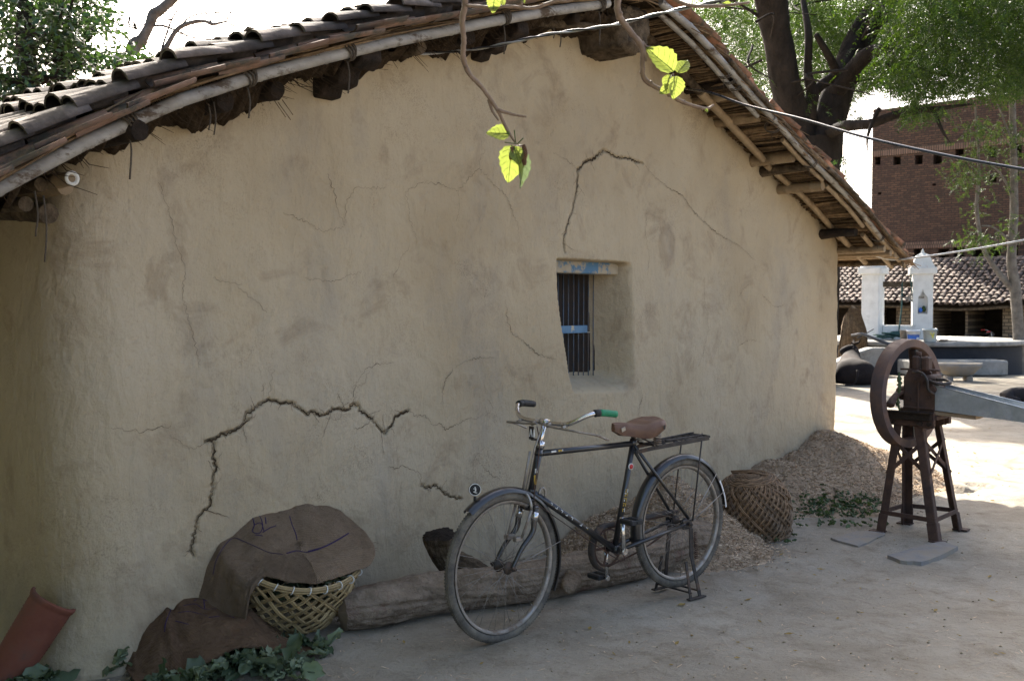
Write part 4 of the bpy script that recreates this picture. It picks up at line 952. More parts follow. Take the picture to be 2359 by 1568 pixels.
    for y in (-1, 1):
        for a in (158, 138): s.tube([RH + Y3 * .062 * y, RH + (X3 * math.cos(math.radians(a)) + Z * math.sin(math.radians(a))) * (HR + .012) + Y3 * .030 * y], .0024, 6)
    s.build('mudguard_stay', M['dullsteel'], g2, local=True)
    # saddle
    sc = np.array([.335, 0, .948]); sb = MB(); rows = []
    outline = [(-.135, .055), (-.12, .095), (-.075, .108), (-.02, .098), (.03, .070), (.08, .042), (.13, .030), (.165, .024), (.178, .012)]
    xs = np.linspace(-.14, .178, 26); hw = np.interp(xs, [q[0] for q in outline], [q[1] for q in outline])
    for x, h in zip(xs, hw):
        dip = -.012 * math.exp(-((x - .03) / .07) ** 2) + .010 * max(0, -x / .14); skirt = np.interp(x, [-.14, -.06, .03, .12, .178], [.035, .066, .058, .050, .030])
        ring = []
        for q in np.linspace(0, 1, 13):
            a = (q - .5) * 2; y = h * math.sin(a * math.pi / 2 * .98) if abs(a) < .72 else h * math.copysign(1, a) * (1.0 + .0 * abs(a)); 
            z = .010 * (1 - a * a) if abs(a) < .72 else -.004 - skirt * ((abs(a) - .72) / .28) ** .9
            yy = y * (1 if abs(a) < .72 else 1 + .02 - .20 * ((abs(a) - .72) / .28) ** 2)
            ring.append(sc + X3 * x + Y3 * (yy + .002 * math.sin(x * 60 + q * 9)) + Z * (z + dip + .003 * math.sin(x * 45 + q * 5)))
        rows.append(ring)
    rows = np.array(rows); ny, nx = rows.shape[:2]; sb.add(rows.reshape(-1, 3), grid_faces(ny, nx))
    sb.add(rows[0], [tuple(range(nx))], 0, False); sb.add(rows[-1], [tuple(reversed(range(nx)))], 0, False)
    sb.add(np.array([rows[:, 0], rows[:, -1]]).reshape(-1, 3), [(i, i + 1, ny + i + 1, ny + i) for i in range(ny - 1)])
    if old:
        sb.box(sc + X3 * -.085 + Y3 * .1095 - Z * .02, (.012, .003, .022), None, .001, 1); sb.box(sc + X3 * .135 + Y3 * .031 - Z * .022, (.028, .003, .020), np.array([[1, 0, .3], [0, 1, 0], [-.3, 0, 1]]), .001, 2)
    sad = sb.build('saddle', [M['leather'] if old else M['blackrubber'], M['blackrubber'], M['dullsteel']], **L)
    cs = MB()
    for y in (-1, 1):
        a = np.linspace(0, 2 * math.pi * 6, 90); cs.tube(np.column_stack([sc[0] - .085 + .019 * np.cos(a), .060 * y + .019 * np.sin(a), sc[2] - .058 - .060 * a / a[-1]]), .0032, 6)
    cs.build('saddle_spring', M['dullsteel'], sad, local=True)
    cs = MB(); cs.tube([ST - Z * .02, ST + Z * .035], .0125, 10)
    for y in (-1, 1): cs.tube(smooth_path([sc + X3 * .165 - Z * .02 + Y3 * .012 * y, sc + X3 * .07 - Z * .062 + Y3 * .022 * y, ST + Z * .022 + Y3 * .026 * y, sc + X3 * -.085 + Y3 * .060 * y - Z * .122], 5), .0048, 6)
    cs.tube([sc + X3 * -.085 - Y3 * .06 - Z * .12, sc + X3 * -.085 + Y3 * .06 - Z * .12], .0055, 6); cs.build('saddle_frame', M['blackrust'], sad, local=True)
    # carrier
    cr = MB(); x0, x1, zc, zc1, hw_ = .265, -.150, .828, .836, .070
    for y in (-1, 1):
        cr.bar((x0, hw_ * .75 * y, zc - .012), (x1, hw_ * y, zc1), .006, .022, .001)
        cr.tube([(x1 + .06, hw_ * y, zc1 - .01), (.0 - .02, .070 * y, .40)], .0045, 6)
        cr.bar((x0, hw_ * .75 * y, zc - .012), (ST[0] - .005, .02 * y, .80), .006, .020, .001)
        cr.tube(smooth_path([(.16, .035 * y, zc + .014), (.03, .040 * y, zc + .018), (-.10, .045 * y, zc1 + .016), (-.142, .03 * y, zc1 + .02)], 5), .004, 6)
    for q in (0, .2, .42, .64, .86, 1): 
        x = x0 + (x1 - x0) * q; cr.tube([(x, -hw_ * (.75 + .25 * q), zc + .012 * q), (x, hw_ * (.75 + .25 * q), zc + .012 * q)], .004, 6)
    for y in (-.03, 0, .03): cr.tube([(x0, y, zc + .003), (x1, y, zc1 + .003)], .0032, 6)
    a = np.linspace(-math.pi / 2, math.pi / 2, 12); cr.tube(np.column_stack([x1 - .030 * np.cos(a), hw_ * np.sin(a), np.full(12, zc1 + .006)]), .005, 6)
    cr.build('carrier', M['blackrust'], **L)
    # stand
    sd2 = MB(); feet = []
    for y in (-1, 1):
        p = RH + Y3 * .075 * y - Z * .02; k = RH + Y3 * .085 * y - Z * .17 + X3 * .005; q = np.array([-.02, .125 * y, .0])
        sd2.bar(p + X3 * .0, k, .028, .007, .001, up=Y3); sd2.bar(k, q, .022, .007, .001, up=Y3); sd2.bar(k + X3 * .045 - Z * .02, q + X3 * .075, .018, .006, .001, up=Y3); sd2.box(q + Z * .004 + X3 * .03, (.13, .028, .008), None, .001); feet.append(q)
    sd2.bar(feet[0] + Z * .035, feet[1] + Z * .035, .012, .008, .001); sd2.bar(feet[0] + Z * .035 + X3 * .07, feet[1] + Z * .035 + X3 * .07, .012, .008, .001)
    stand = sd2.build('stand', M['blackrust'], **L)
    a = np.linspace(0, 2 * math.pi * 14, 120); sp_ = MB(); P0 = RH + Y3 * .088 - Z * .04 - X3 * .02; P1 = RH + Y3 * .09 - Z * .19 - X3 * .03
    sp_.tube(P0 + (P1 - P0) * (a / a[-1])[:, None] + .009 * np.cos(a)[:, None] * X3 + .009 * np.sin(a)[:, None] * Y3, .0025, 5); sp_.build('stand_spring', M['rust'], stand, local=True)
    # drive side (far side)
    cw = MB(); c = BB - Y3 * .048; Mw = np.column_stack([X3, Z, -Y3])
    cw.lathe([(.088, -.002), (.098, -.002), (.098, .002), (.088, .002), (.088, -.002)], 46, c, Mw); cw.lathe([(.018, -.003), (.03, -.003), (.03, .003), (.018, .003), (.018, -.003)], 20, c, Mw)
    for k in range(5): a = k * 2 * math.pi / 5; cw.bar(c + (X3 * math.cos(a) + Z * math.sin(a)) * .025, c + (X3 * math.cos(a) + Z * math.sin(a)) * .09, .014, .004, .001, up=Y3)
    cw.build('chainring', M['rust'], **L)
    ch = MB(); r1, r2 = .099, .036; ch.tube([c + Z * r1, RH - Y3 * .048 + Z * r2], .005, 5); ch.tube(smooth_path([c - Z * r1, (c + RH - Y3 * .048) / 2 - Z * .085, RH - Y3 * .048 - Z * r2], 5), .005, 5); ch.build('chain', M['rust'], **L)
    cc_ = MB(); n = 30; pts_o, pts_i = [], []
    for a in np.linspace(math.radians(-75), math.radians(95), n): pts_o.append(c + (X3 * math.cos(a) + Z * math.sin(a)) * .125); pts_i.append(c + (X3 * math.cos(a) + Z * math.sin(a)) * .108)
    pts_o += [RH - Y3 * .048 + Z * .062 + X3 * .04, RH - Y3 * .048 + Z * .055 - X3 * .03]; pts_i += [RH - Y3 * .048 + Z * .045 + X3 * .04, RH - Y3 * .048 + Z * .042 - X3 * .03]
    po, pi_ = np.array(pts_o), np.array(pts_i); k = len(po)
    cc_.add(np.vstack([po - Y3 * .018, po + Y3 * .014, pi_ + Y3 * .014]), [(i, i + 1, k + i + 1, k + i) for i in range(k - 1)] + [(k + i, k + i + 1, 2 * k + i + 1, 2 * k + i) for i in range(k - 1)])
    cc_.build('chain_case', M['blackrust'], **L)
    ang = math.radians(97)
    for y, a in ((1, ang), (-1, ang + math.pi)):
        b0 = BB + Y3 * .066 * y; tip = b0 + (X3 * math.cos(a) * -1 + Z * math.sin(a)) * .168 + Y3 * .008 * y; ck = MB(); ck.tube([b0 - Y3 * .014 * y, b0 + Y3 * .012 * y], .017, 12)
        ck.tube([b0, b0 + (tip - b0) * .5, tip], [.0125, .0085, .0095], 10, flat=1.35); ck.tube([tip - Y3 * .01 * y, tip + Y3 * .012 * y], .0125, 10); crank = ck.build('crank', M['chrome'], **L)
        pd = MB(); pc = tip + Y3 * .062 * y; pd.tube([tip, pc + Y3 * .05 * y], .007, 8)
        for s_ in (-1, 1): pd.box(pc + X3 * .028 * s_, (.030, .088, .026), None, .006)
        for q in (-.042, .042): pd.box(pc + Y3 * q, (.08, .006, .022), None, .002)
        pd.build('pedal', M['blackrubber'], crank, local=True)
    cb_ = MB(); cb_.tube(smooth_path([rot(stem + X3 * .03 - Z * .02 - Y3 * .02), HT + X3 * .03 + Y3 * .03, HB + Y3 * .03 - X3 * .0, dt0 + dv * .12 + Y3 * .02 - Z * .05, BB + Y3 * .03 - Z * .05, BB - X3 * .06 - Z * .02], 6), .0025, 5); cb_.build('brake_rod', M['rust'], **L)
    if old:
        an = np.linspace(0, math.pi * 1.2, 14); lk = MB(); c = dt0 + dv * .07; lk.tube(np.array([c + Y3 * .022 + X3 * (.02 * math.cos(q) - .01) + Z * (.028 * math.sin(q) + .01) for q in an]), .006, 8); lk.build('brake_pivot', M['dullsteel'], frame, local=True)
    return root
_r = G(1575, 1395); rear = np.array([.907, 5.58, 0]); 
bike = make_bike('old black bicycle with brown saddle and one green grip, standing before the mud wall', (rear[0], rear[1], 0.0), math.atan2(BF[1], BF[0]))

# ------------------------------------------------------------------ log
def bark_tube(mb, pts, r, n=40, amp=.10, seed=0, caps=(1, 1), mi=0, cap_mi=1):
    pts = np.asarray(pts); k = len(pts); r = np.interp(np.linspace(0, 1, k), np.linspace(0, 1, len(r)), r); tg, u, w = frames(pts); an = np.linspace(0, 2 * math.pi, n, endpoint=False)
    s = np.concatenate([[0], np.cumsum(np.linalg.norm(np.diff(pts, axis=0), axis=1))]); A, Sx = np.meshgrid(an, s); rm = float(np.mean(r))
    px_, py_ = np.cos(A), np.sin(A)
    rr = r[:, None] * (1 + (amp * .35 * fbm(px_ * 3 + 9, py_ * 3 + Sx * 16, 3, seed + 8) + amp * .25 * fbm(px_ * 12 + 5, py_ * 12 + Sx * 9, 2, seed + 9) if n > 60 else 0) + amp * fbm(px_ * 1.2 + Sx * 3.0, py_ * 1.2 + seed, 3, seed) + amp * .55 * fbm(px_ * 7 + 3, py_ * 7 + Sx * 5, 3, seed + 5))
    v = pts[:, None] + rr[..., None] * (np.cos(an)[None, :, None] * u[:, None] + np.sin(an)[None, :, None] * w[:, None])
    f = [(i * n + j, i * n + (j + 1) % n, (i + 1) * n + (j + 1) % n, (i + 1) * n + j) for i in range(k - 1) for j in range(n)]
    mb.add(v.reshape(-1, 3), f, mi)
    for e, on in ((0, caps[0]), (k - 1, caps[1])):
        if on:
            c = pts[e] + tg[e] * (.02 if e else -.02); ring = v[e]; mb.add(np.vstack([ring, c]), [(j, (j + 1) % n, n) if e else ((j + 1) % n, j, n) for j in range(n)], cap_mi, False)
lp = []
for x, y, r in ((800, 1455, .088), (880, 1445, .1), (1030, 1414, .096), (1170, 1395, .094), (1300, 1374, .102), (1480, 1333, .108), (1600, 1302, .135), (1650, 1290, .12)):
    g = G(x, y); off = np.array([-.5, .85, 0]) * r * .8; lp.append(g + off + Z * r * .93)
lp = smooth_path(lp, 40); mb = MB(); bark_tube(mb, lp, [.085, .104, .100, .094, .104, .112, .125, .115], 110, .22, 4)
log = mb.build('fallen_log', [M['bark'], M['cutwood']], origin=lp[0])
tag(log, 'long bark-covered tree log lying along the foot of the mud wall behind the bicycle', 'log')
mb = MB(); c0 = lp[int(len(lp) * .28)]; pA = D(1085, 1330, 5.42); pB = D(1035, 1290, 5.45); pC = D(1012, 1232, 5.45)
bark_tube(mb, smooth_path([D(1110, 1360, 5.4), pA, pB, D(1016, 1255, 5.46), pC], 8), [.11, .085, .068, .066, .078], 64, .42, 11)
st_ = mb.build('stump_branch', [M['greywood'], M['oldwood']], log)
mb = MB(); c1 = D(1310, 1368, 5.38); bark_tube(mb, [c1 + np.array([.03, .10, .06]), c1 + np.array([0, .02, .04]), c1 + np.array([-.01, -.015, .03])], [.05, .04, .025], 16, .25, 9); mb.build('knot', [M['bark'], M['bark']], log)

# ------------------------------------------------------------------ woven baskets
def woven(mb, Mx, org, prof, nst, turns, r_c, mi=0, double=.011, amp=.006, steps=34):
    prof = np.asarray(prof); Lc = np.concatenate([[0], np.cumsum(np.hypot(*np.diff(prof, axis=0).T))]); Lc /= Lc[-1]
    for fam in (1, -1):
        for k in range(nst):
            th0 = 2 * math.pi * k / nst
            for dbl in (-1, 1):
                s = np.linspace(0, 1, steps); th = th0 + fam * turns * 2 * math.pi * s; R = np.interp(s, Lc, prof[:, 0]); zz = np.interp(s, Lc, prof[:, 1])
                ph = (th0 * fam + turns * 2 * math.pi * s) * nst / (2 * math.pi) * math.pi + (math.pi if fam < 0 else 0) * 0
                off = fam * amp * np.sin(math.pi * nst * turns * 2 * s / 1.0 * .5 + k * math.pi * .5)
                Rr = R + off; tt = th + dbl * double * .5 / np.maximum(R, .04)
                P = np.column_stack([Rr * np.cos(tt), Rr * np.sin(tt), zz]) @ Mx.T + org; mb.tube(P, r_c * (.85 + .3 * random.random()), 5, cap=False, mi=mi)
def Rx(a): c, s = math.cos(a), math.sin(a); return np.array([[1, 0, 0], [0, c, -s], [0, s, c]])
def Ry(a): c, s = math.cos(a), math.sin(a); return np.array([[c, 0, s], [0, 1, 0], [-s, 0, c]])
BC = np.array([-1.035, 4.98, .372]); BM = Rx(math.radians(20)) @ Ry(math.radians(13)); BR = .312
bprof = [(.05, -.385), (.15, -.380), (.205, -.352), (.250, -.285), (.282, -.195), (.302, -.09), (.312, 0.0)]
mb = MB(); woven(mb, BM, BC, bprof, 28, .30, .0054, double=.0135)
bk = mb.build('wicker_basket', M['cane_new'], origin=BC); tag(bk, 'pale yellow woven cane basket of leaves, propped at a tilt under a burlap cover', 'basket')
mb = MB(); an = np.linspace(0, 2 * math.pi, 80)
for dr, dz in ((.006, -.004), (-.004, .004), (.010, .010), (.0, .014)): mb.tube(np.column_stack([(BR + dr) * np.cos(an), (BR + dr) * np.sin(an), np.full(80, dz)]) @ BM.T + BC, .0058, 6, cap=False)
mb.build('rim', M['cane_new'], bk)
mb = MB()
for k in range(26):
    a = 2 * math.pi * k / 26; e = np.array([math.cos(a), math.sin(a), 0]); q = np.linspace(0, 2 * math.pi, 11)
    if not 246 < math.degrees(a) < 356: continue                # the rest is under the cloth
    mb = MB()
    mb.tube((e * (BR + .004) + .020 * np.cos(q)[:, None] * e + (.017 * np.sin(q)[:, None] + .004) * Z + np.array([-e[1], e[0], 0]) * (.006 * np.sin(q))[:, None]) @ BM.T + BC, .0030, 5, cap=False)
    mb.build('rim_lashing', M['white'], bk)
def crumple_leaf(c, d, size, up, curl, mbx, wid=.6):
    n, m = 7, 6; d = d / np.linalg.norm(d); s_ = np.cross(up, d); s_ /= np.linalg.norm(s_); u = np.cross(d, s_); v = []
    sd_ = random.random() * 50
    for i in range(n):
        q = i / (n - 1); w_ = size * wid * (math.sin(math.pi * min(1, q * .9 + .08)) ** .7) * .5
        for j in range(m):
            r_ = (j / (m - 1) - .5) * 2
            z = curl * size * (q * q) * -.35 + .10 * size * math.sin(q * 14 + r_ * 5 + sd_ * 3) * abs(r_) + .09 * size * math.sin(r_ * 7 + sd_) * abs(r_) + .05 * size * math.sin(q * 9 + sd_ * 2 + r_ * 3) + .18 * size * abs(r_) * curl * .6
            v.append(c + d * size * q + s_ * r_ * w_ * (1 + .15 * math.sin(q * 11 + sd_)) + u * z)
    mbx.add(np.array(v), grid_faces(n, m)); mbx.tube([c, c + d * size * .6 + u * (-.01)], [.007, .003], 5)
mb = MB()
for k in range(70):                                           # leaves packed in the basket
    a = random.uniform(0, 2 * math.pi); r = .24 * math.sqrt(random.random()); zz = random.uniform(-.24, -.03); R_ = np.interp(zz, [-.35, -.2, 0], [.12, .2, .25]); r = R_ * math.sqrt(random.random())
    crumple_leaf(BM @ np.array([r * math.cos(a), r * math.sin(a), zz]) + BC, RNG.normal(size=3) * [1, 1, .4], .11, Z, random.uniform(-1, 1), mb)
for a in np.linspace(math.radians(-50), math.radians(0), 9): crumple_leaf(BM @ np.array([.26 * math.cos(a), .26 * math.sin(a), -.005]) + BC, np.array([math.cos(a + 1.3), math.sin(a + 1.3), .25]), .09, Z, .5, mb)
tag(mb.build('green_leaves', M['caul'], origin=BC), 'crushed green leaves packed inside the tilted cane basket', 'leaves', kind='stuff')

def sheet(name, V, mats, label, cat, thick=.006, marks=None):
    ny, nx = V.shape[:2]; o = V.reshape(-1, 3).mean(0); ob = mesh_obj(name, V, grid_faces(ny, nx), mats, origin=o)
    me = ob.data; uvl = me.uv_layers.new(name='UVMap'); li = np.zeros(len(me.loops), np.int32); me.loops.foreach_get('vertex_index', li)
    # arc-length coordinates so that the weave keeps its size
    du = np.concatenate([np.zeros((ny, 1)), np.cumsum(np.linalg.norm(np.diff(V, axis=1), axis=2), axis=1)], 1); dv = np.concatenate([np.zeros((1, nx)), np.cumsum(np.linalg.norm(np.diff(V, axis=0), axis=2), axis=0)], 0)
    uv = np.stack([du, dv], -1).reshape(-1, 2) * 1.6; uvl.data.foreach_set('uv', uv[li].astype(np.float32).ravel())
    sm = ob.modifiers.new('solid', 'SOLIDIFY'); sm.thickness = thick * .6; sm.offset = 0
    return tag(ob, label, cat)
# cover over the basket
nth, nr = 150, 70; th = np.linspace(math.radians(-62), math.radians(298), nth)     # opening of the cover faces the camera's right
V = np.zeros((nr, nth, 3))
deg = np.degrees(th)
hang = np.interp(deg, [-62, -40, -22, -8, 20, 60, 100, 140, 165, 190, 215, 232, 243, 250, 298], [-.015, -.02, .01, .05, .08, .10, .14, .26, .44, .46, .44, .40, .34, -.012, -.015])
flare = np.interp(deg, [-62, 0, 90, 140, 180, 215, 240, 260], [.1, .35, .3, 1.0, 1.5, .6, .12, .1])
for j in range(nth):
    e = np.array([math.cos(th[j]), math.sin(th[j]), 0]); Lr = BR + hang[j]
    for i in range(nr):
        s = Lr * i / (nr - 1); r_in = min(s, BR + .05)
        zz = .036 + .035 * max(0, 1 - (r_in / BR) ** 2) - .045 * math.exp(-((r_in * e[0] - .03) ** 2 + (r_in * e[1] + .04) ** 2) / .012) + .03 * sstep(.1, .28, r_in * e[1]) * (1 - abs(e[0])) + .045 * math.exp(-((r_in * e[0] + .10) ** 2 + (r_in * e[1] - .20) ** 2) / .03) + .055 * math.exp(-((r_in * e[0] + .24) ** 2 + (r_in * e[1] - .02) ** 2) / .02)
        p = BM @ (e * r_in + Z * zz) + BC; ex = s - r_in
        if ex > 0:
            eo = BM @ e; eo[2] = 0; eo /= np.linalg.norm(eo) + 1e-6; fold = 1 + .22 * math.sin(th[j] * 9 + 1) + .12 * math.sin(th[j] * 17)
            rad = .035; ang_ = min(ex / rad, math.pi / 2 * .85); p = p + eo * rad * math.sin(ang_) * .6 - Z * rad * (1 - math.cos(ang_)) + (max(0, ex - rad * 1.3)) * (-Z * .93 + eo * flare[j] * .55 * fold)
        V[i, j] = p
q = V.reshape(-1, 3); V[..., 2] += (.016 * fbm(V[..., 0] * 6, V[..., 1] * 6 + V[..., 2] * 4, 4, 31) - .014 * np.abs(fbm(V[..., 0] * 9 + V[..., 1] * 4, V[..., 1] * 3, 2, 35)) + .004 * fbm(V[..., 0] * 26, V[..., 1] * 26 + V[..., 2] * 13, 2, 36)); V[..., 1] += .030 * fbm(V[..., 0] * 7, V[..., 2] * 5, 3, 33) + .008 * fbm(V[..., 0] * 24, V[..., 2] * 12, 2, 39)
V[..., 2] = np.maximum(V[..., 2], .012)
VC = V.copy(); cover = sheet('burlap_cover', V, M['burlap'], 'light brown burlap cloth with purple ink scrawl draped over the tilted basket', 'burlap cloth')
from mathutils.bvhtree import BVHTree
def ink(ob, lines, r, name='ink_mark'):
    me = ob.data; off = Vector(ob.location); bvh = BVHTree.FromPolygons([v.co + off for v in me.vertices], [list(p.vertices) for p in me.polygons]); mbk = MB()
    for ln in lines:
        pts = smooth_path([np.array([x, y, 0.0]) for x, y in ln], 8); P = []
        for x, y, _ in pts:
            d = Vector(ray(x, y)).normalized(); h = bvh.ray_cast(Vector(CAM), d)
            if h[0] is not None: P.append(np.array(h[0]) - np.array(d) * .003)
        if len(P) > 2: mbk.tube(np.array(P), r * (.8 + .5 * random.random()), 5, flat=.5)
    if mbk.v: mbk.build(name, M['ink'], ob)
S2 = lambda *p: [((0 + x / 1.685) / 1.5303, (1700 + y / 1.685) / 1.5303) for x, y in p]
ink(cover, [S2((1265, 545), (1285, 460), (1330, 380), (1385, 330), (1440, 345), (1530, 385), (1600, 415), (1680, 425)), S2((1700, 420), (1760, 405), (1830, 412), (1920, 385), (2000, 345), (2070, 302))], .0036)
ink(cover, [S2((1830, 408), (1920, 382), (2000, 342), (2070, 300))], .0050)
ink(cover, [S2((1497, 195), (1510, 250), (1500, 290), (1540, 300), (1560, 260), (1545, 205), (1510, 190)), S2((1510, 250), (1550, 240), (1570, 290)), S2((1575, 205), (1580, 245)), S2((1560, 295), (1600, 270), (1640, 255)), S2((1515, 310), (1560, 315))], .0032)
mb = MB()                                                     # dark pleat line on top of the cover
ink(cover, [S2((1720, 200), (1735, 250), (1755, 300), (1765, 340))], .003, 'seam')

# second sack, lying over the heap of leaves
def D2(x, y, z): return D(x, y, z)
backc = smooth_path([D2(268, 1478, 4.60), D2(325, 1400, 4.70), D2(395, 1328, 4.84), D2(440, 1312, 4.92), D2(520, 1345, 4.98), D2(590, 1400, 4.95), D2(660, 1470, 4.80), D2(726, 1520, 4.64)], 12)
frontc = smooth_path([D2(270, 1495, 4.55), D2(290, 1550, 4.38), D2(325, 1625, 4.20), D2(390, 1590, 4.24), D2(470, 1530, 4.34), D2(560, 1492, 4.44), D2(650, 1508, 4.50), D2(724, 1534, 4.57)], 12)
nb = 90; qq = np.linspace(0, 1, nb); bi = np.array([[np.interp(q, np.linspace(0, 1, len(backc)), backc[:, c]) for c in range(3)] for q in qq]); fi = np.array([[np.interp(q, np.linspace(0, 1, len(frontc)), frontc[:, c]) for c in range(3)] for q in qq])
nv = 60; V = np.zeros((nv, nb, 3))
for i in range(nv):
    s = i / (nv - 1); V[i] = bi * (1 - s) + fi * s; V[i][:, 2] += .055 * np.sin(math.pi * min(1, s * 1.0)) ** .8 * np.sin(math.pi * np.clip(qq, .02, .98)) ** .5 + .0
U_, Vv_ = np.meshgrid(qq, np.linspace(0, 1, nv)); env = np.clip(np.sin(math.pi * np.clip(Vv_, .03, 1)), 0, 1) ** .5
fold = np.exp(-((U_ - .30 - .25 * (Vv_ - .3)) / .016) ** 2) * .012 - np.exp(-((U_ - .345 - .25 * (Vv_ - .3)) / .03) ** 2) * .022 + np.exp(-((U_ - .62 - .15 * Vv_) / .05) ** 2) * .02
V[..., 2] += fold * env + .030 * fbm(U_ * 5, Vv_ * 4, 3, 51) * env - .028 * np.abs(fbm(U_ * 7 + Vv_ * 5, Vv_ * 2 - U_ * 3, 2, 53)) * env + .016 * fbm(U_ * 22 - Vv_ * 9, Vv_ * 4, 2, 54) * env + .010 * fbm(U_ * 16 + Vv_ * 3, Vv_ * 6, 3, 57); V[..., 2] = np.maximum(V[..., 2], .008); V[..., 1] += .01 * fbm(U_ * 9, Vv_ * 9, 2, 60)
sack = sheet('burlap_sack', V, M['burlap2'], 'dark brown burlap sack spread over green leaves on the ground by the wall corner', 'burlap sack')
ink(sack, [S2((1190, 545), (1120, 585), (1070, 650), (1020, 740), (985, 830), (978, 885))], .0035, 'seam')
ink(sack, [S2((1150, 700), (1190, 690), (1240, 705)), S2((1090, 730), (1160, 720), (1220, 750), (1340, 740)), S2((1210, 690), (1215, 745)), S2((1060, 770), (1130, 765), (1230, 790)), S2((1240, 800), (1330, 790), (1390, 800)), S2((1040, 820), (1120, 840))], .0024, 'faded_print')

def fringe(ob, V, n, ln):
    edge = np.vstack([V[-1], V[0], V[:, 0], V[:, -1]]); mbf = MB()
    for k in range(n):
        p = edge[RNG.integers(0, len(edge))]; d = RNG.normal(size=3) * [1, 1, .6]; d /= np.linalg.norm(d); L = ln * random.random(); mbf.tube([p, p + d * L * .5 - Z * .002, p + d * L - Z * L * .4], .0009, 4, cap=False)
    tag(mbf.build('loose_threads', M['burlap'], ob), kind='stuff')
fringe(sack, V, 260, .035); fringe(cover, VC, 260, .035)
# cauliflower leaves around the sack
mb = MB()
def leaf_at(x, y, dep, size, d=None, up=None): crumple_leaf(D2(x, y, dep), RNG.normal(size=3) * [1, 1, .5] if d is None else np.asarray(d, float), size, (Z + .5 * RNG.normal(size=3)) if up is None else up, random.uniform(-.8, 1), mb)
for (x0, x1, y0, y1, z0, z1, n, s) in ((430, 700, 1490, 1570, 4.30, 4.52, 150, .075), (360, 480, 1545, 1600, 4.2, 4.35, 45, .08), (225, 300, 1480, 1560, 4.40, 4.66, 50, .075), (640, 745, 1470, 1545, 4.50, 4.8, 60, .065), (700, 760, 1500, 1530, 4.58, 4.7, 22, .06), (20, 125, 1555, 1585, 4.15, 4.3, 34, .075)):
    for k in range(n):
        x, y = random.uniform(x0, x1), random.uniform(y0, y1); p = D2(x, y, random.uniform(z0, z1)); p[2] = max(p[2], .015)
        if 300 < x < 722 and y < np.interp(x, [300, 342, 410, 478, 588, 642, 722], [1600, 1582, 1552, 1520, 1492, 1508, 1536]): continue
        crumple_leaf(p, RNG.normal(size=3) * [1, 1, .35], s * random.choice((.55, .8, 1.0, 1.2, 1.45)) * random.uniform(.8, 1.2), Z + .6 * RNG.normal(size=3), random.uniform(-.8, 1), mb, .75)
for (x, y) in ((325, 1405), (335, 1395), (350, 1375), (318, 1418), (345, 1390), (390, 1345)):
    p = D2(x, y, 4.74 + (x - 280) * .0014); crumple_leaf(p, np.array([-.5, -.3, -.3]) + .3 * RNG.normal(size=3), .10, N + .3 * RNG.normal(size=3), .3, mb, .5)
for (x, y, z0) in ((575, 1530, 4.4), (620, 1515, 4.45), (500, 1545, 4.38)):
    p = D2(x, y, z0); mb.tube([p, p + np.array([.03, -.02, -.03]), p + np.array([.05, -.03, -.07])], [.013, .012, .010], 7)
tag(mb.build('cauliflower_leaves', M['caul'], origin=D2(500, 1540, 4.4)), 'wilted blue-green cauliflower leaves strewn around and under the burlap sack', 'leaves', kind='stuff')

# upturned basket
UC = G(1745, 1243) + np.array([.03, .20, 0]); UM = Rx(math.radians(6)) @ Ry(math.radians(-7))
uprof = [(.225, .015), (.252, .09), (.258, .17), (.248, .25), (.222, .32), (.175, .375), (.12, .402), (.06, .412)]
mb = MB(); woven(mb, UM, UC, uprof, 34, .26, .0048, amp=.0065, double=.0115)
ub = mb.build('upturned_basket', M['cane_old'], origin=UC); tag(ub, 'brown woven cane basket turned upside down between the bicycle and the right chaff heap', 'basket')
mb = MB(); an = np.linspace(0, 2 * math.pi, 70)
for dr, dz in ((.0, .004), (.010, .012), (-.006, .016)): mb.tube(np.column_stack([(.228 + dr) * np.cos(an), (.228 + dr) * np.sin(an), np.full(70, dz)]) @ UM.T + UC, .006, 6, cap=False)
for k in range(30): a = 2 * math.pi * k / 30; e = np.array([math.cos(a), math.sin(a), 0]); q = np.linspace(0, 2 * math.pi, 9); mb.tube((e * .232 + .018 * np.cos(q)[:, None] * e + (.015 * np.sin(q)[:, None] + .01) * Z) @ UM.T + UC, .0028, 5, cap=False)
mb.build('rim', M['cane_old'], ub)
mb = MB()
for k in range(16):                                           # spiral base
    r0 = .022 + .0098 * k; mb.tube(np.column_stack([r0 * np.cos(an), r0 * np.sin(an), np.interp(r0, [.0, .06, .12, .175], [.412, .412, .402, .375]) + .006 + .003 * np.sin(an * 11 + k * 2)]) @ UM.T + UC, .0048, 5, cap=False)
for k in range(5): mb.tube(np.array([(.11 - .012 * k, -.09 + .015 * k, .42), (.02, .0 + .012 * k, .428), (-.10, .07 + .012 * k, .418)]) @ UM.T + UC, .006, 5)
mb.build('base_coil', M['cane_old'], ub)
mb = MB(); mb.lathe([(.20, .05), (.235, .12), (.238, .2), (.2, .32), (.11, .385), (.06, .395)], 30, UC, UM); mb.build('inner_shade', M['cane_old'], ub)

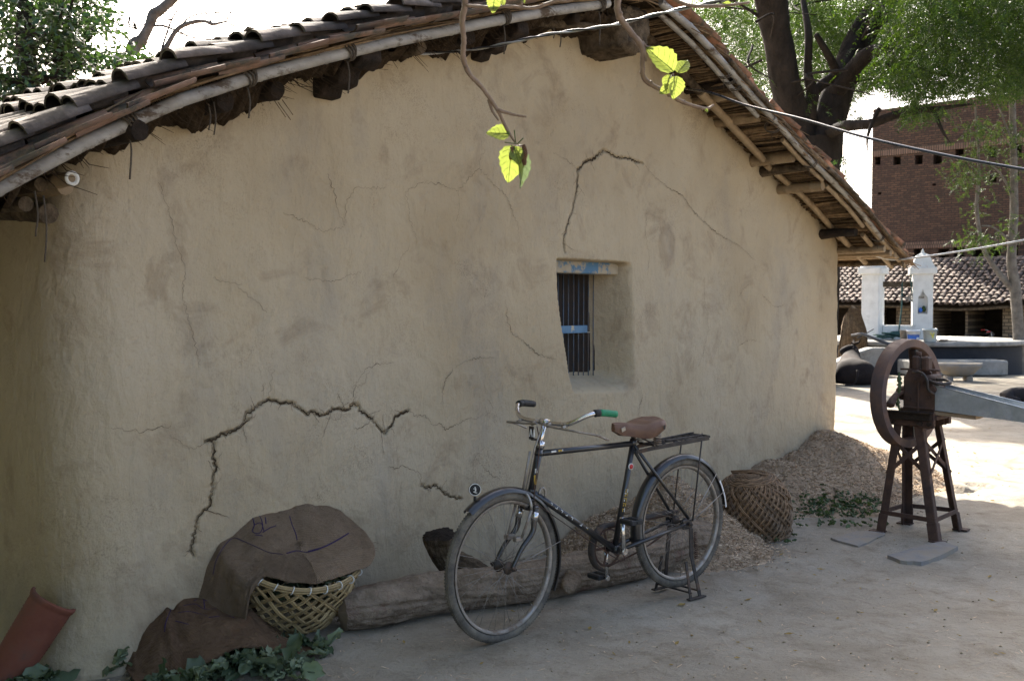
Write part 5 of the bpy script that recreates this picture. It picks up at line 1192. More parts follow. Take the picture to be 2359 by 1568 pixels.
# chaff heaps
def heap(name, label, outline, peaks, ns, seed, extra=None):
    """outline: ground box (x0,x1,y0,y1); peaks: x, y, height, radius"""
    x0, x1, y0, y1 = outline; st = .02; xs = np.arange(x0, x1, st); ys = np.arange(y0, y1, st); X, Y = np.meshgrid(xs, ys); H = np.full(X.shape, -.05)
    for px, py, h, r in peaks:
        dq = np.hypot(X - px, Y - py); H = np.maximum(H, h - h / r * np.sqrt(dq ** 2 + .0016) + .02)
    H = H + .03 * fbm(X * 4, Y * 4, 4, seed) + .015 * fbm(X * 15, Y * 15, 3, seed + 3)
    H = np.maximum(H, -.05); ob_v = np.stack([X, Y, H], -1); msk = ~((H[:-1, :-1] < -.03) & (H[1:, 1:] < -.03))
    # slivers
    F = []; Vs = []; cand = np.argwhere((H > .004)); pick = cand[RNG.integers(0, len(cand), ns)]
    P = np.column_stack([xs[pick[:, 1]] + (RNG.random(ns) - .5) * st, ys[pick[:, 0]] + (RNG.random(ns) - .5) * st, H[pick[:, 0], pick[:, 1]] + .003])
    k = ns // 15; rr = RNG.random(k); a = RNG.random(k) * 6.28; pk = [peaks[i] for i in RNG.integers(0, len(peaks), k)]
    stray = np.array([(p[0] + math.cos(q) * p[3] * (1.0 + .35 * r_ ** 2), p[1] + math.sin(q) * p[3] * (1.0 + .35 * r_ ** 2), .006) for p, q, r_ in zip(pk, a, rr)]); P = np.vstack([P, stray]); n = len(P)
    d = RNG.normal(size=(n, 3)) * [1, 1, .35]; d /= np.linalg.norm(d, axis=1)[:, None]; L = .006 + .012 * RNG.random(n); s = np.cross(d, RNG.normal(size=(n, 3)) * [.5, .5, 1]); s /= np.linalg.norm(s, axis=1)[:, None]; wd = .0015 + .002 * RNG.random(n)
    Vs = np.stack([P - d * L[:, None] - s * wd[:, None], P - d * L[:, None] + s * wd[:, None], P + d * L[:, None] + s * wd[:, None], P + d * L[:, None] - s * wd[:, None]], 1).reshape(-1, 3)
    g = grid_faces(len(ys), len(xs), msk); nvv = X.size; Fs = np.arange(n * 4).reshape(-1, 4) + nvv
    c = np.array([peaks[0][0], peaks[0][1], 0])
    o = mesh_obj(name, np.vstack([ob_v.reshape(-1, 3), Vs]), np.vstack([g, Fs]), [M['chaff'], M['sliver']], np.concatenate([np.zeros(len(g), int), np.ones(n, int)]), smooth=True, origin=c)
    tag(o, label, 'chaff heap'); return o, (xs, ys, H)
def wpt(x, y, o): t, h = WALL(x, y, o); return T(t, o, h)
p1 = wpt(1545, 1085, .12); p2 = wpt(1680, 1165, .1)
heap('chaff_heap', 'pale chopped straw heap against the wall behind the bicycle rear wheel', (.15, 2.2, 5.6, 8.4), [(1.04, 6.76, .43, .58), (1.14, 6.55, .26, .46), (.80, 6.74, .27, .52)], 24000, 3)
pk = wpt(1905, 1006, .10); pk2 = wpt(1785, 1066, .10); pk3 = wpt(1850, 1046, .10); pk4 = wpt(1730, 1095, .10)
_, (hx, hy, HH2) = heap('chaff_heap', 'large straw chaff heap banked against the right corner of the house', (1.5, 4.1, 6.7, 10.6), [(pk[0], pk[1], pk[2] + .07, 1.0), (pk3[0], pk3[1], pk3[2] + .02, 1.02), (pk2[0], pk2[1], pk2[2] + .02, 1.0), (pk4[0], pk4[1], pk4[2] + .02, .72)], 34000, 8)
mb = MB()
for k in range(420):
    a = random.random(); c = G(1850 + 170 * a + random.gauss(0, 28), 1170 - 5 * a + random.gauss(0, 16)) if k < 300 else G(random.uniform(1820, 2050), random.uniform(1150, 1215))
    if k > 390: c = G(random.uniform(1700, 1830), random.uniform(1225, 1250))
    i = np.clip(np.searchsorted(hx, c[0]), 0, len(hx) - 1); j = np.clip(np.searchsorted(hy, c[1]), 0, len(hy) - 1); d = ray(*PROJ(c)); 
    for s in np.linspace(1.5, 0, 61):                          # first point of the sight line that meets the heap
        q = c - d * s; ii = min(np.searchsorted(hx, q[0]), len(hx) - 1); jj = min(np.searchsorted(hy, q[1]), len(hy) - 1)
        if q[2] <= HH2[jj, ii]: c = q; break
    h = max(c[2], 0)
    crumple_leaf(np.array([c[0], c[1], h + .012]), RNG.normal(size=3) * [1, 1, .4], random.uniform(.018, .05), Z + .6 * RNG.normal(size=3), random.uniform(-1, 1), mb)
tag(mb.build('green_scraps', M['greenbit'], origin=G(1920, 1180)), 'dark green leaf scraps scattered over the foot of the right chaff heap', 'leaf scraps', kind='stuff')
for (x, y, r, lab) in ((1748, 1240, .030, 'cream cauliflower floret at the foot of the upturned basket'),):
    c = G(x, y) + np.array([0, -.03, .022]); mb = MB()
    for k in range(26): d = RNG.normal(size=3); d /= np.linalg.norm(d); d[2] = abs(d[2]) * .8 - .2; mb.lathe([(.0005, .011), (.008, .007), (.011, 0), (.008, -.008), (.0005, -.011)], 8, c + d * r * random.uniform(.5, 1))
    tag(mb.build('floret', M['floret'], origin=c), lab, 'floret')

# clay drain tile leaning in the corner
pt = D(125, 1378, 4.30); pb = D(0, 1575, 4.24); ax_ = (pt - pb) / np.linalg.norm(pt - pb); sdv = np.cross(ax_, np.array([0.25, -1, .2])); sdv /= np.linalg.norm(sdv); fwd = np.cross(sdv, ax_)
if fwd[1] > 0: fwd = -fwd
Lp = np.linalg.norm(pt - pb); mb = MB(); rows = []
for q in np.linspace(-.15, 1, 60):
    r = .080 * (1 - .16 * (1 - q)) + .0015 * math.sin(q * 150) + (.006 if q > .95 else 0); rows.append([pb + ax_ * Lp * q + sdv * r * math.cos(a) + fwd * (r * math.sin(a) * .75) for a in np.linspace(math.radians(-5), math.radians(185), 24)])
rows = np.array(rows); ny, nx = rows.shape[:2]; mb.add(rows.reshape(-1, 3), grid_faces(ny, nx))
ob = mb.build('clay_roof_tile', M['clay'], origin=pb); sm = ob.modifiers.new('solid', 'SOLIDIFY'); sm.thickness = .014; sm.offset = -1
tag(ob, 'large red terracotta half-round tile standing tilted against the left wall', 'clay tile')

# ------------------------------------------------------------------ chaff cutter
def feet(x, y): return G(x, y)
F1, F2, F3, F4 = feet(2022, 1224), feet(2085, 1206), feet(2160, 1249), feet(2214, 1220)     # left-near, left-far, right-near, right-far
mc = (F1 + F2 + F3 + F4) / 4
cutter = thing('chaff_cutter', 'rusty hand-turned chaff cutter with big flywheel and galvanised feed chute', 'chaff cutter', (mc[0], mc[1], 0))
topc = mc + Z * .80 - N * 0.02
tops = [topc + N * a + W * b_ for a, b_ in ((-.12, -.10), (-.13, .10), (.05, -.10), (.10, .12))]
def angle_leg(mb, p, q, s=.052, th=.007, dx=N, dy=W):
    for w_, n_ in ((dx, dy), (dy, dx)): 
        d = (q - p) / np.linalg.norm(q - p); a = w_ - d * np.dot(w_, d); a /= np.linalg.norm(a); b_ = np.cross(d, a); mb.box((p + q) / 2 + a * s / 2, (np.linalg.norm(q - p), s, th), np.column_stack([d, a, b_]), .0015)
legs = []
for (ft, tp, sx, sy) in ((F1, tops[0], 1, 1), (F2, tops[1], 1, -1), (F3, tops[2], -1, 1), (F4, tops[3], -1, -1)):
    mb = MB(); angle_leg(mb, ft + Z * .0, tp, dx=N * sx, dy=W * sy); lg = mb.build('leg', M['rust'], cutter); legs.append(lg)
    mb = MB(); d = (tp - ft) / np.linalg.norm(tp - ft); angle_leg(mb, ft + d * .01 - N * sx * .006 - W * sy * .006, ft + d * .13 - N * sx * .006 - W * sy * .006, .060, .008, N * sx, W * sy); mb.box(ft + Z * .006, (.10, .075, .010), np.column_stack([N, W, Z]), .002); mb.build('foot', M['rust'], lg)
def at(i, s): f_ = (F1, F2, F3, F4)[i]; return f_ + (tops[i] - f_) * s
for (a, b_) in ((0, 2), (2, 3), (3, 1), (1, 0)):
    mb = MB(); mb.bar(at(a, .17), at(b_, .17), .008, .030, .001); mb.build('stretcher', M['rust'], cutter)
    mb = MB(); mb.bar(at(a, .50), at(b_, .80), .007, .026, .001); mb.bar(at(b_, .50) + W * .008, at(a, .80) + W * .008, .007, .026, .001); mb.build('cross_brace', M['rust'], cutter)
# cast body
bd = MB(); Bm = np.column_stack([N, W, Z])
def bp_(a, b_, c): return mc + N * (a - .045) + W * b_ + Z * c
bd.box(bp_(.01, -.115, .785), (.33, .03, .10), Bm, .008); bd.box(bp_(.01, .115, .785), (.33, .03, .10), Bm, .008); bd.box(bp_(.13, -.135, .76), (.10, .02, .06), Bm, .006)
prof = [(-.02, .76), (.13, .72), (.165, .74), (.165, .86), (.175, .94), (.165, .99), (.12, .995), (.09, 1.02), (.075, 1.09), (.05, 1.115), (-.01, 1.12), (-.04, 1.05)]
for w_ in (-.105, .08): bd.prism(prof, w_, w_ + .022, mc - N * .045, N, Z, W)
bd.box(bp_(.06, -.01, .80), (.26, .22, .03), Bm, .004); bd.box(bp_(-.03, 0, .93), (.03, .20, .28), Bm, .004); bd.box(bp_(.08, 0, 1.02), (.14, .20, .035), Bm, .006)
for q_, c_ in ((.0, .80), (.12, .78), (.13, .93), (.03, 1.05), (.0, .92)): bd.tube([bp_(q_, -.10, c_), bp_(q_, -.120, c_)], .012, 6)
bd.box(bp_(.06, -.112, .90), (.012, .012, .26), Bm, .003); bd.box(bp_(.06, -.112, .86), (.20, .012, .014), Bm, .003)
body = bd.build('body', M['rust'], cutter)
bv = body.modifiers.new('bevel', 'BEVEL'); bv.width = .004; bv.segments = 2; bv.limit_method = 'ANGLE'
bl = MB(); bl.box(bp_(.01, -.145, .805), (.30, .03, .055), Bm, .006); bl.box(bp_(.01, -.155, .832), (.32, .05, .012), Bm, .003)
for a in (-.10, .09, .15): bl.tube([bp_(a, -.165, .76), bp_(a, -.135, .76)], .016, 8)
bl.build('front_beam', M['oldwood'], cutter)
tp_ = MB()
for a, c, w_ in ((.02, 1.16, .07), (.085, 1.155, .06)): tp_.box(bp_(a, -.03, c), (.05, .09, .10), Bm, .012)
tp_.tube([bp_(.03, -.03, 1.20), bp_(.03, -.03, 1.235)], .018, 10); tp_.box(bp_(.05, -.05, 1.115), (.26, .04, .012), Bm, .003); tp_.tube([bp_(.10, -.14, 1.06), bp_(.10, .16, 1.06)], .022, 10); tp_.tube([bp_(.16, -.14, .99), bp_(.16, .16, .99)], .022, 10)
tp_.build('feed_rollers', M['rust'], cutter)
hk = MB(); hk.tube(smooth_path([bp_(.03, -.14, 1.10), bp_(.10, -.16, 1.10), bp_(.135, -.16, 1.05), bp_(.14, -.15, .99), bp_(.18, -.145, .96)], 5), .009, 7)
hk.tube(smooth_path([bp_(.13, -.1, 1.045), bp_(.20, -.13, 1.03), bp_(.25, -.06, 1.035), bp_(.20, 0, 1.05), bp_(.14, .0, 1.05)], 6), .012, 7); hk.build('pressure_spring', M['blackrust'], cutter)
# flywheel, its plane parallel to the gable wall
wc = bp_(-.065, .02, .945); ya = math.radians(11); Wf = W * math.cos(ya) + N * math.sin(ya); Mf = np.column_stack([Wf, Z, np.cross(Wf, Z)]); Rf = .372
fw = MB(); fw.lathe([(Rf, -.046), (Rf + .002, -.04), (Rf + .002, .04), (Rf, .046), (Rf - .050, .046), (Rf - .054, .04), (Rf - .057, 0), (Rf - .054, -.04), (Rf - .050, -.046), (Rf, -.046)], 90, wc, Mf); 
fwo = fw.build('flywheel', M['rustwheel'], cutter); es = fwo.modifiers.new('es', 'EDGE_SPLIT'); es.split_angle = math.radians(50)
sp_ = MB(); sp_.lathe([(.001, -.06), (.045, -.06), (.05, -.03), (.05, .05), (.03, .09), (.001, .09)], 18, wc, Mf)
for k, a in enumerate((1.25, 1.25 + 2.094, 1.25 + 4.189)):
    d = W * math.cos(a) + Z * math.sin(a); s_ = np.cross(d, N); pts = [wc + d * .04 - s_ * .0, wc + d * .12 + s_ * .035, wc + d * .22 + s_ * .035, wc + d * .315]
    sp_.tube(smooth_path(pts, 5), [.034, .026, .024, .034], 8, flat=.6)
sp_.build('spokes', M['rust'], fwo)
bd2 = MB()
for a in (1.8, 1.8 + math.pi):
    d = W * math.cos(a) + Z * math.sin(a); s_ = np.cross(d, N); q = [wc + N * .055 + d * .05 + s_ * .02, wc + N * .055 + d * .14 + s_ * .09, wc + N * .055 + d * .28 + s_ * .10, wc + N * .055 + d * .30 + s_ * .05, wc + N * .055 + d * .16 + s_ * .03]
    P = np.array(q); bd2.add(np.vstack([P, P + N * .008]), [tuple(range(5)), tuple(reversed(range(5, 10)))] + [(i, (i + 1) % 5, 5 + (i + 1) % 5, 5 + i) for i in range(5)], 0, False)
bd2.build('cutting_blade', M['blackrust'], fwo)
sg = MB(); sg.tube(smooth_path([bp_(-.055, -.15, 1.10), bp_(-.05, -.16, 1.0), bp_(-.06, -.16, .9), bp_(-.05, -.15, .84)], 8), [.006, .014, .008, .012, .005], 6, jit=.5); sg.build('caught_fodder', M['greenbit'], cutter)
# chute
c0, c1 = bp_(.17, -.02, .862), bp_(.17, -.02, .862) + N * .80 - Z * .04; ct = MB(); dch = (c1 - c0) / np.linalg.norm(c1 - c0)
def chp(s, y, h): return c0 + (c1 - c0) * s + W * y + Z * h
w0, w1, h0, h1 = .085, .14, .155, .055
for sgn in (-1, 1):
    P = np.array([chp(0, w0 * sgn, -.01), chp(1, w1 * sgn, -.02), chp(1, w1 * sgn, h1 - .02), chp(0, w0 * sgn, h0)]); off = W * .0022 * sgn
    ct.add(np.vstack([P, P + off]), [(0, 1, 2, 3), (7, 6, 5, 4), (0, 4, 5, 1), (1, 5, 6, 2), (2, 6, 7, 3), (3, 7, 4, 0)], 0, False)
    ct.tube([chp(0, w0 * sgn, h0), chp(1, w1 * sgn, h1 - .02)], .0045, 6)
P = np.array([chp(0, -w0, -.01), chp(1, -w1, -.02), chp(1, w1, -.02), chp(0, w0, -.01)]); ct.add(np.vstack([P, P - Z * .002]), [(0, 1, 2, 3), (7, 6, 5, 4), (0, 4, 5, 1), (1, 5, 6, 2), (2, 6, 7, 3), (3, 7, 4, 0)], 0, False)
ct.add(np.array([chp(1, -w1, -.02), chp(1, w1, -.02), chp(1.09, w1 * .95, -.025), chp(1.09, -w1 * .95, -.025)]), [(0, 1, 2, 3)], 0, False)
chute = ct.build('feed_chute', M['galv'], cutter)
mb = MB(); mb.box(chp(.15, 0, -.03), (.28, .16, .025), np.column_stack([dch, W, np.cross(dch, W)]), .003); mb.build('chute_board', M['cutwood'], cutter)
mb = MB(); mb.box(tops[3] + Z * .02 + N * .02, (.10, .05, .15), Bm, .004); mb.build('chute_bracket', M['rust'], cutter)
for c, pts, lab in ((G(2110, 1272), [(2048, 1278), (2118, 1255), (2175, 1246), (2205, 1258), (2165, 1280), (2122, 1293), (2075, 1290)], 'flat grey stone slab lying in front of the chaff cutter leg'), (G(1980, 1240), [(1915, 1238), (1975, 1222), (2030, 1222), (2040, 1230), (1975, 1257)], 'low grey stone slab under the left foot of the chaff cutter')):
    h = .018 if 'front' in lab else .008; P = [G(x, y, h) for x, y in pts]; dense = []
    for a, b_ in zip(P, P[1:] + P[:1]): dense += [a + (b_ - a) * q + np.array([random.uniform(-1, 1), random.uniform(-1, 1), 0]) * .008 for q in (0, .33, .66)]
    Tq = np.array(dense); k = len(Tq); Bq = Tq.copy(); Bq[:, 2] = -.03; Bq[:, :2] += (Tq.mean(0) - Tq)[:, :2] * -.02; mb = MB(); mb.add(np.vstack([Tq, Bq]), [tuple(range(k))] + [(i, k + i, k + (i + 1) % k, (i + 1) % k) for i in range(k)], 0, False)
    tag(mb.build('stone_slab', M['slate'], origin=c), lab, 'stone slab')

# ------------------------------------------------------------------ hanging mulberry branches
def mul_leaf(mb, base, d, up, size, fold=.35, curl=.3, cut=1.0):
    d = d / np.linalg.norm(d); s = np.cross(up, d); s /= np.linalg.norm(s); u = np.cross(d, s); n, m = 13, 9; v = []
    for i in range(n):
        q = i / (n - 1) * cut; w = size * .40 * math.sin(math.pi * min(.999, q ** .72)) ** .8 * (1 + (.07 if i % 2 else -.05))
        for j in range(m):
            r = (j / (m - 1) - .5) * 2
            v.append(base + d * size * q + s * r * w * math.cos(fold) + u * (abs(r) * w * math.sin(fold) - curl * size * q * q + .015 * size * math.sin(r * 9 + q * 8)))
    v = np.array(v); mb.add(v, grid_faces(n, m)); g = v.reshape(n, m, 3); mb.tube(g[:, m // 2] + u * .0006, [.0014, .0006], 5, mi=1)
    for i in range(1, n - 3, 2):
        for sg in (-1, 1): mb.tube(np.array([g[i, m // 2], g[min(n - 1, i + 1), m // 2 + sg * 2], g[min(n - 1, i + 2), m // 2 + sg * 3]]) + u * .0005, .0005, 4, cap=False, mi=1)
mulb = thing('mulberry_tree', 'mulberry twigs with bright leaves and dark fruit, plus an added unseen crown shading the wall', 'tree', (-2.6, -.6, 0))
def branch(px, zs, rs, name_label, extra):
    pts = [D(x, y, z) for (x, y), z in zip(px, zs)]; mb = MB(); P = smooth_path(pts, 7); mb.tube(P, rs, 8, jit=.12)
    for q in range(3, len(P), 6): d = RNG.normal(size=3); r_ = float(np.interp(q / len(P), np.linspace(0, 1, len(rs)), rs)); mb.lathe([(.0005, r_ * .9), (r_ * .7, r_ * .5), (r_ * .8, 0), (r_ * .5, -r_ * .7), (.0005, -r_)], 7, P[q] + d / np.linalg.norm(d) * r_ * .6)
    return mb.build('branch', M['twig'], mulb)
R3 = lambda *p: [((1600 + x / 2.091) / 1.5303, (y / 2.091) / 1.5303) for x, y in p]
zb = 3.0
px1 = R3((-10, -420), (40, -200), (85, -20), (62, 160), (75, 300), (68, 420), (110, 540), (210, 650), (320, 810), (395, 960), (465, 1070))
b1 = branch(px1, np.linspace(2.9, 3.05, len(px1)), [.009, .0085, .008, .0085, .0072, .0075, .0066, .0064, .0052, .0046, .003], 'thin brown mulberry branch with dark fruit, hanging in front of the middle of the wall', None)
for pp in (R3((325, 812), (400, 835), (465, 850), (535, 862)), R3((258, 735), (285, 820), (330, 890))): mb = MB(); mb.tube(smooth_path([D(x, y, 3.02) for x, y in pp], 4), [.006, .004, .003], 6, jit=.15); mb.build('side_twig', M['twig'], b1); mb = MB()
for pp in (R3((85, 40), (260, 55), (430, 50), (600, 60), (740, 10), (850, 5), (950, -60)),): mb.tube(smooth_path([D(x, y, 2.93) for x, y in pp], 5), [.004, .0055, .005, .005, .0055, .004], 7, jit=.25); mb.build('side_twig', M['twig'], b1); mb = MB()
for pp in (R3((500, 55), (505, -20), (520, -60)), R3((735, 12), (760, -30))): mb = MB(); mb.tube(smooth_path([D(x, y, 2.93) for x, y in pp], 4), [.004, .003], 6); mb.build('side_twig', M['twig'], b1)
def leaf_px(parent, a, b, z0, dz, wmul, upv, fold, curl, size=None, cut=1.0, key='mulb'):
    p = D(*a, z0); q = D(*b, z0 + dz); mb = MB(); L = np.linalg.norm(q - p) * (wmul); mul_leaf(mb, p, q - p, np.array(upv, float), L, fold, curl, cut); mb.build('leaf', [M[key], M['leaf_fine']], parent)
r3 = lambda x, y: R3((x, y))[0]
leaf_px(b1, r3(415, 990), r3(245, 975), 3.03, .0, 1.05, (-.1, -.9, .5), .25, .05)
leaf_px(b1, r3(425, 1070), r3(410, 1330), 3.03, -.01, 1.05, (.35, -.9, .1), .35, .10)
leaf_px(b1, r3(460, 1090), r3(515, 1385), 3.02, .02, 1.0, (.95, -.35, .1), .55, .10, key='caul')
leaf_px(b1, r3(440, 1080), r3(480, 1200), 3.0, -.01, 1.1, (.1, -.9, .2), .3, .1)
leaf_px(b1, r3(300, -40), r3(290, 75), 2.92, .0, 1.2, (.1, -.9, .1), .2, .05); leaf_px(b1, r3(350, -20), r3(365, 35), 2.94, .0, 1.2, (.6, -.8, .1), .2, .05)
leaf_px(b1, r3(505, -10), r3(520, 20), 2.93, .0, 1.2, (.6, -.8, .1), .2, .05)
for (x, y) in ((425, 1130), (522, 1115), (515, 1170)):
    c = D(*r3(x, y), 3.0); mb = MB(); axv = np.array([.15 * (1 if x > 500 else -.5), 0, -1.0]); axv /= np.linalg.norm(axv)
    for k in range(70):
        a = k * 2.4; q = (k / 69 - .5); d = np.array([math.cos(a), math.sin(a), 0]); mb.lathe([(.0004, .0028), (.0024, 0), (.0004, -.0028)], 6, c + axv * q * .036 + d * .0062 * math.sqrt(max(.02, 1 - (2 * q) ** 2 * .8)))
    mb.tube([c - axv * .016, D(*r3(462, 1072), 3.03)], .0013, 5); mb.build('fruit', M['berry'], b1)
mb = MB()
for (a, b_) in (((455, 1050), (445, 960)), ((470, 1060), (510, 1020)), ((460, 1060), (375, 1050))): mb.tube([D(*r3(*a), 3.03), D(*r3(*b_), 3.0)], .0016, 5)
mb.build('stalk', M['leaf_fine'], b1)
px2 = R3((1130, -420), (1180, -200), (1205, -20), (1215, 110), (1290, 220), (1385, 350), (1390, 480), (1410, 590), (1560, 680), (1690, 755), (1850, 800), (1915, 775))
b2 = branch(px2, np.linspace(3.2, 3.35, len(px2)), [.011, .0105, .010, .0105, .009, .0095, .0075, .008, .0066, .0062, .0048, .003], 'thin brown mulberry branch with bright leaves, hanging near the roof peak', None)
for pp in (R3((1385, 310), (1420, 345), (1465, 350)), R3((1390, 380), (1415, 430), (1418, 455)), R3((1222, 130), (1228, 180))): mb = MB(); mb.tube(smooth_path([D(x, y, 3.27) for x, y in pp], 4), [.006, .004, .003], 6); mb.build('side_twig', M['twig'], b2)
mb = MB()
for pp in (R3((1560, -60), (1640, 5), (1760, 45), (1960, 45), (2180, 20)),): mb.tube(smooth_path([D(x, y, 3.2) for x, y in pp], 5), [.006, .006, .0055, .005, .004], 7, jit=.2); mb.build('side_twig', M['twig'], b2); mb = MB()
mb.tube(smooth_path([D(*r3(x, y), 3.26) for x, y in ((1600, 690), (1618, 610), (1615, 540))], 4), .003, 5)
mb.build('side_twig', M['twig'], b2)
leaf_px(b2, r3(1620, 530), r3(1430, 355), 3.26, .0, 1.05, (-.4, -.8, .6), .55, .05); leaf_px(b2, r3(1650, 540), r3(1715, 450), 3.26, .02, 1.15, (-.3, -.9, .2), .25, .1)
leaf_px(b2, r3(1645, 560), r3(1625, 715), 3.25, .0, 1.1, (.3, -.9, .1), .3, .1); leaf_px(b2, r3(1600, 550), r3(1555, 650), 3.28, .0, 1.1, (-.6, -.6, .4), .5, .1); leaf_px(b2, r3(1600, 640), r3(1515, 690), 3.27, .0, 1.0, (.2, -.9, .3), .3, .1)
leaf_px(b2, r3(2045, 45), r3(1990, 25), 3.2, .0, 1.2, (.2, -.9, .3), .3, .1); leaf_px(b2, r3(1850, 805), r3(1875, 825), 3.3, .0, 1.0, (.2, -.9, .3), .3, .1)

mb = MB()                                                      # unseen trunk and crown, added left of the camera to darken the left wall
def mlimb(pts, r): mb.tube(smooth_path(pts, 6), r, 10, jit=.08)
mlimb([(-2.6, -.6, -.1), (-2.6, -.6, .8), (-2.55, -.5, 1.7), (-2.45, -.35, 2.5)], [.20, .16, .14, .13]); mlimb([(-2.45, -.35, 2.4), (-1.6, .3, 3.3), (-.7, 1.2, 3.75), (.1, 2.0, 3.9), (.9, 2.6, 3.8)], [.12, .09, .06, .04, .02])
mlimb([(-2.45, -.35, 2.4), (-3.2, .4, 3.4), (-3.9, 1.2, 4.2), (-4.4, 1.9, 4.9)], [.11, .08, .05, .02]); mlimb([(-2.5, -.4, 2.4), (-2.9, -1.4, 3.6), (-3.4, -2.4, 4.8)], [.11, .07, .03]); mlimb([(-1.6, .3, 3.3), (-1.4, .2, 4.3), (-1.1, -.2, 5.4)], [.07, .05, .02])
mlimb([D(*px1[0], 2.9), (-.35, 2.2, 3.6), (-.6, 1.3, 3.74)], [.014, .018, .022]); mlimb([D(*px2[0], 3.2), (.45, 2.7, 3.7), (.2, 2.0, 3.9)], [.015, .018, .022])
mb.build('trunk', M['greybark'], mulb)
mc_ = np.array([(random.uniform(-8.5, -2.6), random.uniform(-1.5, 5.0), random.uniform(.6, 5.0)) for k in range(330)] + [(random.uniform(-7.0, -.3), random.uniform(-3.5, 2.6), random.uniform(3.4, 6.3)) for k in range(150)]); mc_ = mc_[mc_[:, 0] < np.where(mc_[:, 2] < 3.3, -.62 * np.maximum(mc_[:, 1], 0) - 2.2, 9)]; q_ = RNG.integers(0, len(mc_), 52000); Pm = mc_[q_] + RNG.normal(size=(52000, 3)) * [.35, .35, .22]; Pm = Pm[(Pm[:, 2] > 3.1) | (Pm[:, 0] < -.62 * np.maximum(Pm[:, 1], 0) - 1.4)]; px_c, py_c = CX + F_PX * Pm[:, 0] / np.maximum(Pm[:, 1], .05), CY - F_PX * ((Pm - CAM) @ _U) / np.maximum((Pm - CAM) @ _F, .05); Pm = Pm[~((Pm[:, 1] > .05) & (px_c > -330) & (py_c > -330))]; nm = len(Pm)  # dense out-of-view leaf mass added to block sky light from the left
dm = RNG.normal(size=(nm, 3)) * [1, 1, .5] - Z * .6; dm /= np.linalg.norm(dm, axis=1)[:, None]; wm = np.cross(dm, RNG.normal(size=(nm, 3)) * .5 + Z); wm /= np.linalg.norm(wm, axis=1)[:, None]; sm_ = (.12 + .07 * RNG.random(nm))[:, None]
mesh_obj('crown', np.stack([Pm, Pm + dm * sm_ * .4 + wm * sm_ * .38, Pm + dm * sm_, Pm + dm * sm_ * .4 - wm * sm_ * .38], 1).reshape(-1, 3), np.arange(nm * 4).reshape(-1, 4), M['mulb'], parent=mulb, smooth=False)

# ------------------------------------------------------------------ cables
def cable(pts, r, label, key, twist=0.0, n=8):
    P = smooth_path(pts, 14); mb = MB()
    if twist:
        tg, u, w = frames(P); s = np.concatenate([[0], np.cumsum(np.linalg.norm(np.diff(P, axis=0), axis=1))])
        for ph, k in ((0, 0), (math.pi, 1)):
            a = s / twist * 2 * math.pi + ph; mb.tube(P + (r * .55) * (np.cos(a)[:, None] * u + np.sin(a)[:, None] * w), r * .62, 6, mi=k)
        o = mb.build('cable', [M['wire'], M['wireblk']], origin=P[0])  # pale strand carries the cable's highlight in its colour
    else: mb.tube(P, r, n); o = mb.build('cable', M[key], origin=P[0])
    tag(o, label, 'cable'); return o
t, h = WALL(900, 127, .05); A = T(t, .05, h)
cp = [A] + [D(x, y, z) for x, y, z in ((1010, 122, 5.75), (1130, 108, 5.5), (1260, 80, 5.2), (1400, 60, 4.9), (1520, 32, 4.65), (1620, 10, 4.45), (1720, -12, 4.25), (2000, -75, 3.8))]
cable(smooth_path(cp, 6), .0078, 'twisted black electric cable, its highlight a painted pale strand, rising from the gable to the upper right', 'wire', .34)
t, h = WALL(1578, 204, .12); A = T(t, .12, h)
cable([A, D(1640, 215, 7.2), D(1720, 243, 6.9), D(1850, 275, 6.4), D(2000, 318, 5.9), D(2180, 358, 5.5), D(2359, 390, 5.2), D(2700, 440, 4.6)], .0082, 'thick dark blue-black cable running from under the right eave across the trees', 'wireblk')
cable([T(7.6, .3, uh(7.6) - .08), D(2060, 598, 9.9), D(2150, 588, 9.7), D(2260, 571, 9.5), D(2359, 553, 9.3), D(2700, 490, 8.8)], .0085, 'thin pale cable from the right eave tip, passing the white pillar top', 'wire')

# ------------------------------------------------------------------ masonry helper
def facade(mb, org, A, w, h, holes, depth, mi=0, hole_mi=1, z0=0.0):
    """wall face in the plane org + A*x + Z*z with rectangular openings (x0,x1,z0,z1), each a recess"""
    back = np.cross(A, Z); back = back / np.linalg.norm(back); back = -back
    xs = sorted({0.0, w} | {q for hh in holes for q in hh[:2]}); zs = sorted({z0, h} | {q for hh in holes for q in hh[2:4]})
    P = lambda x, z, d=0: org + A * x + Z * z + back * d
    for x0, x1 in zip(xs[:-1], xs[1:]):
        for za, zb_ in zip(zs[:-1], zs[1:]):
            cx, cz = (x0 + x1) / 2, (za + zb_) / 2
            if any(a < cx < b_ and c < cz < d for a, b_, c, d in holes): continue
            mb.quad(P(x0, za), P(x1, za), P(x1, zb_), P(x0, zb_), mi)
    for a, b_, c, d in holes:
        for q in ((P(a, c), P(a, d), P(a, d, depth), P(a, c, depth)), (P(b_, d), P(b_, c), P(b_, c, depth), P(b_, d, depth)), (P(a, d), P(b_, d), P(b_, d, depth), P(a, d, depth)), (P(b_, c), P(a, c), P(a, c, depth), P(b_, c, depth))): mb.quad(*q, mi)
        mb.quad(P(a, c, depth), P(b_, c, depth), P(b_, d, depth), P(a, d, depth), hole_mi)
    return back
def local_build(mb, name, mats, parent_or_none, org, rz, **k):
    return mb.build(name, mats, parent_or_none, local=True)
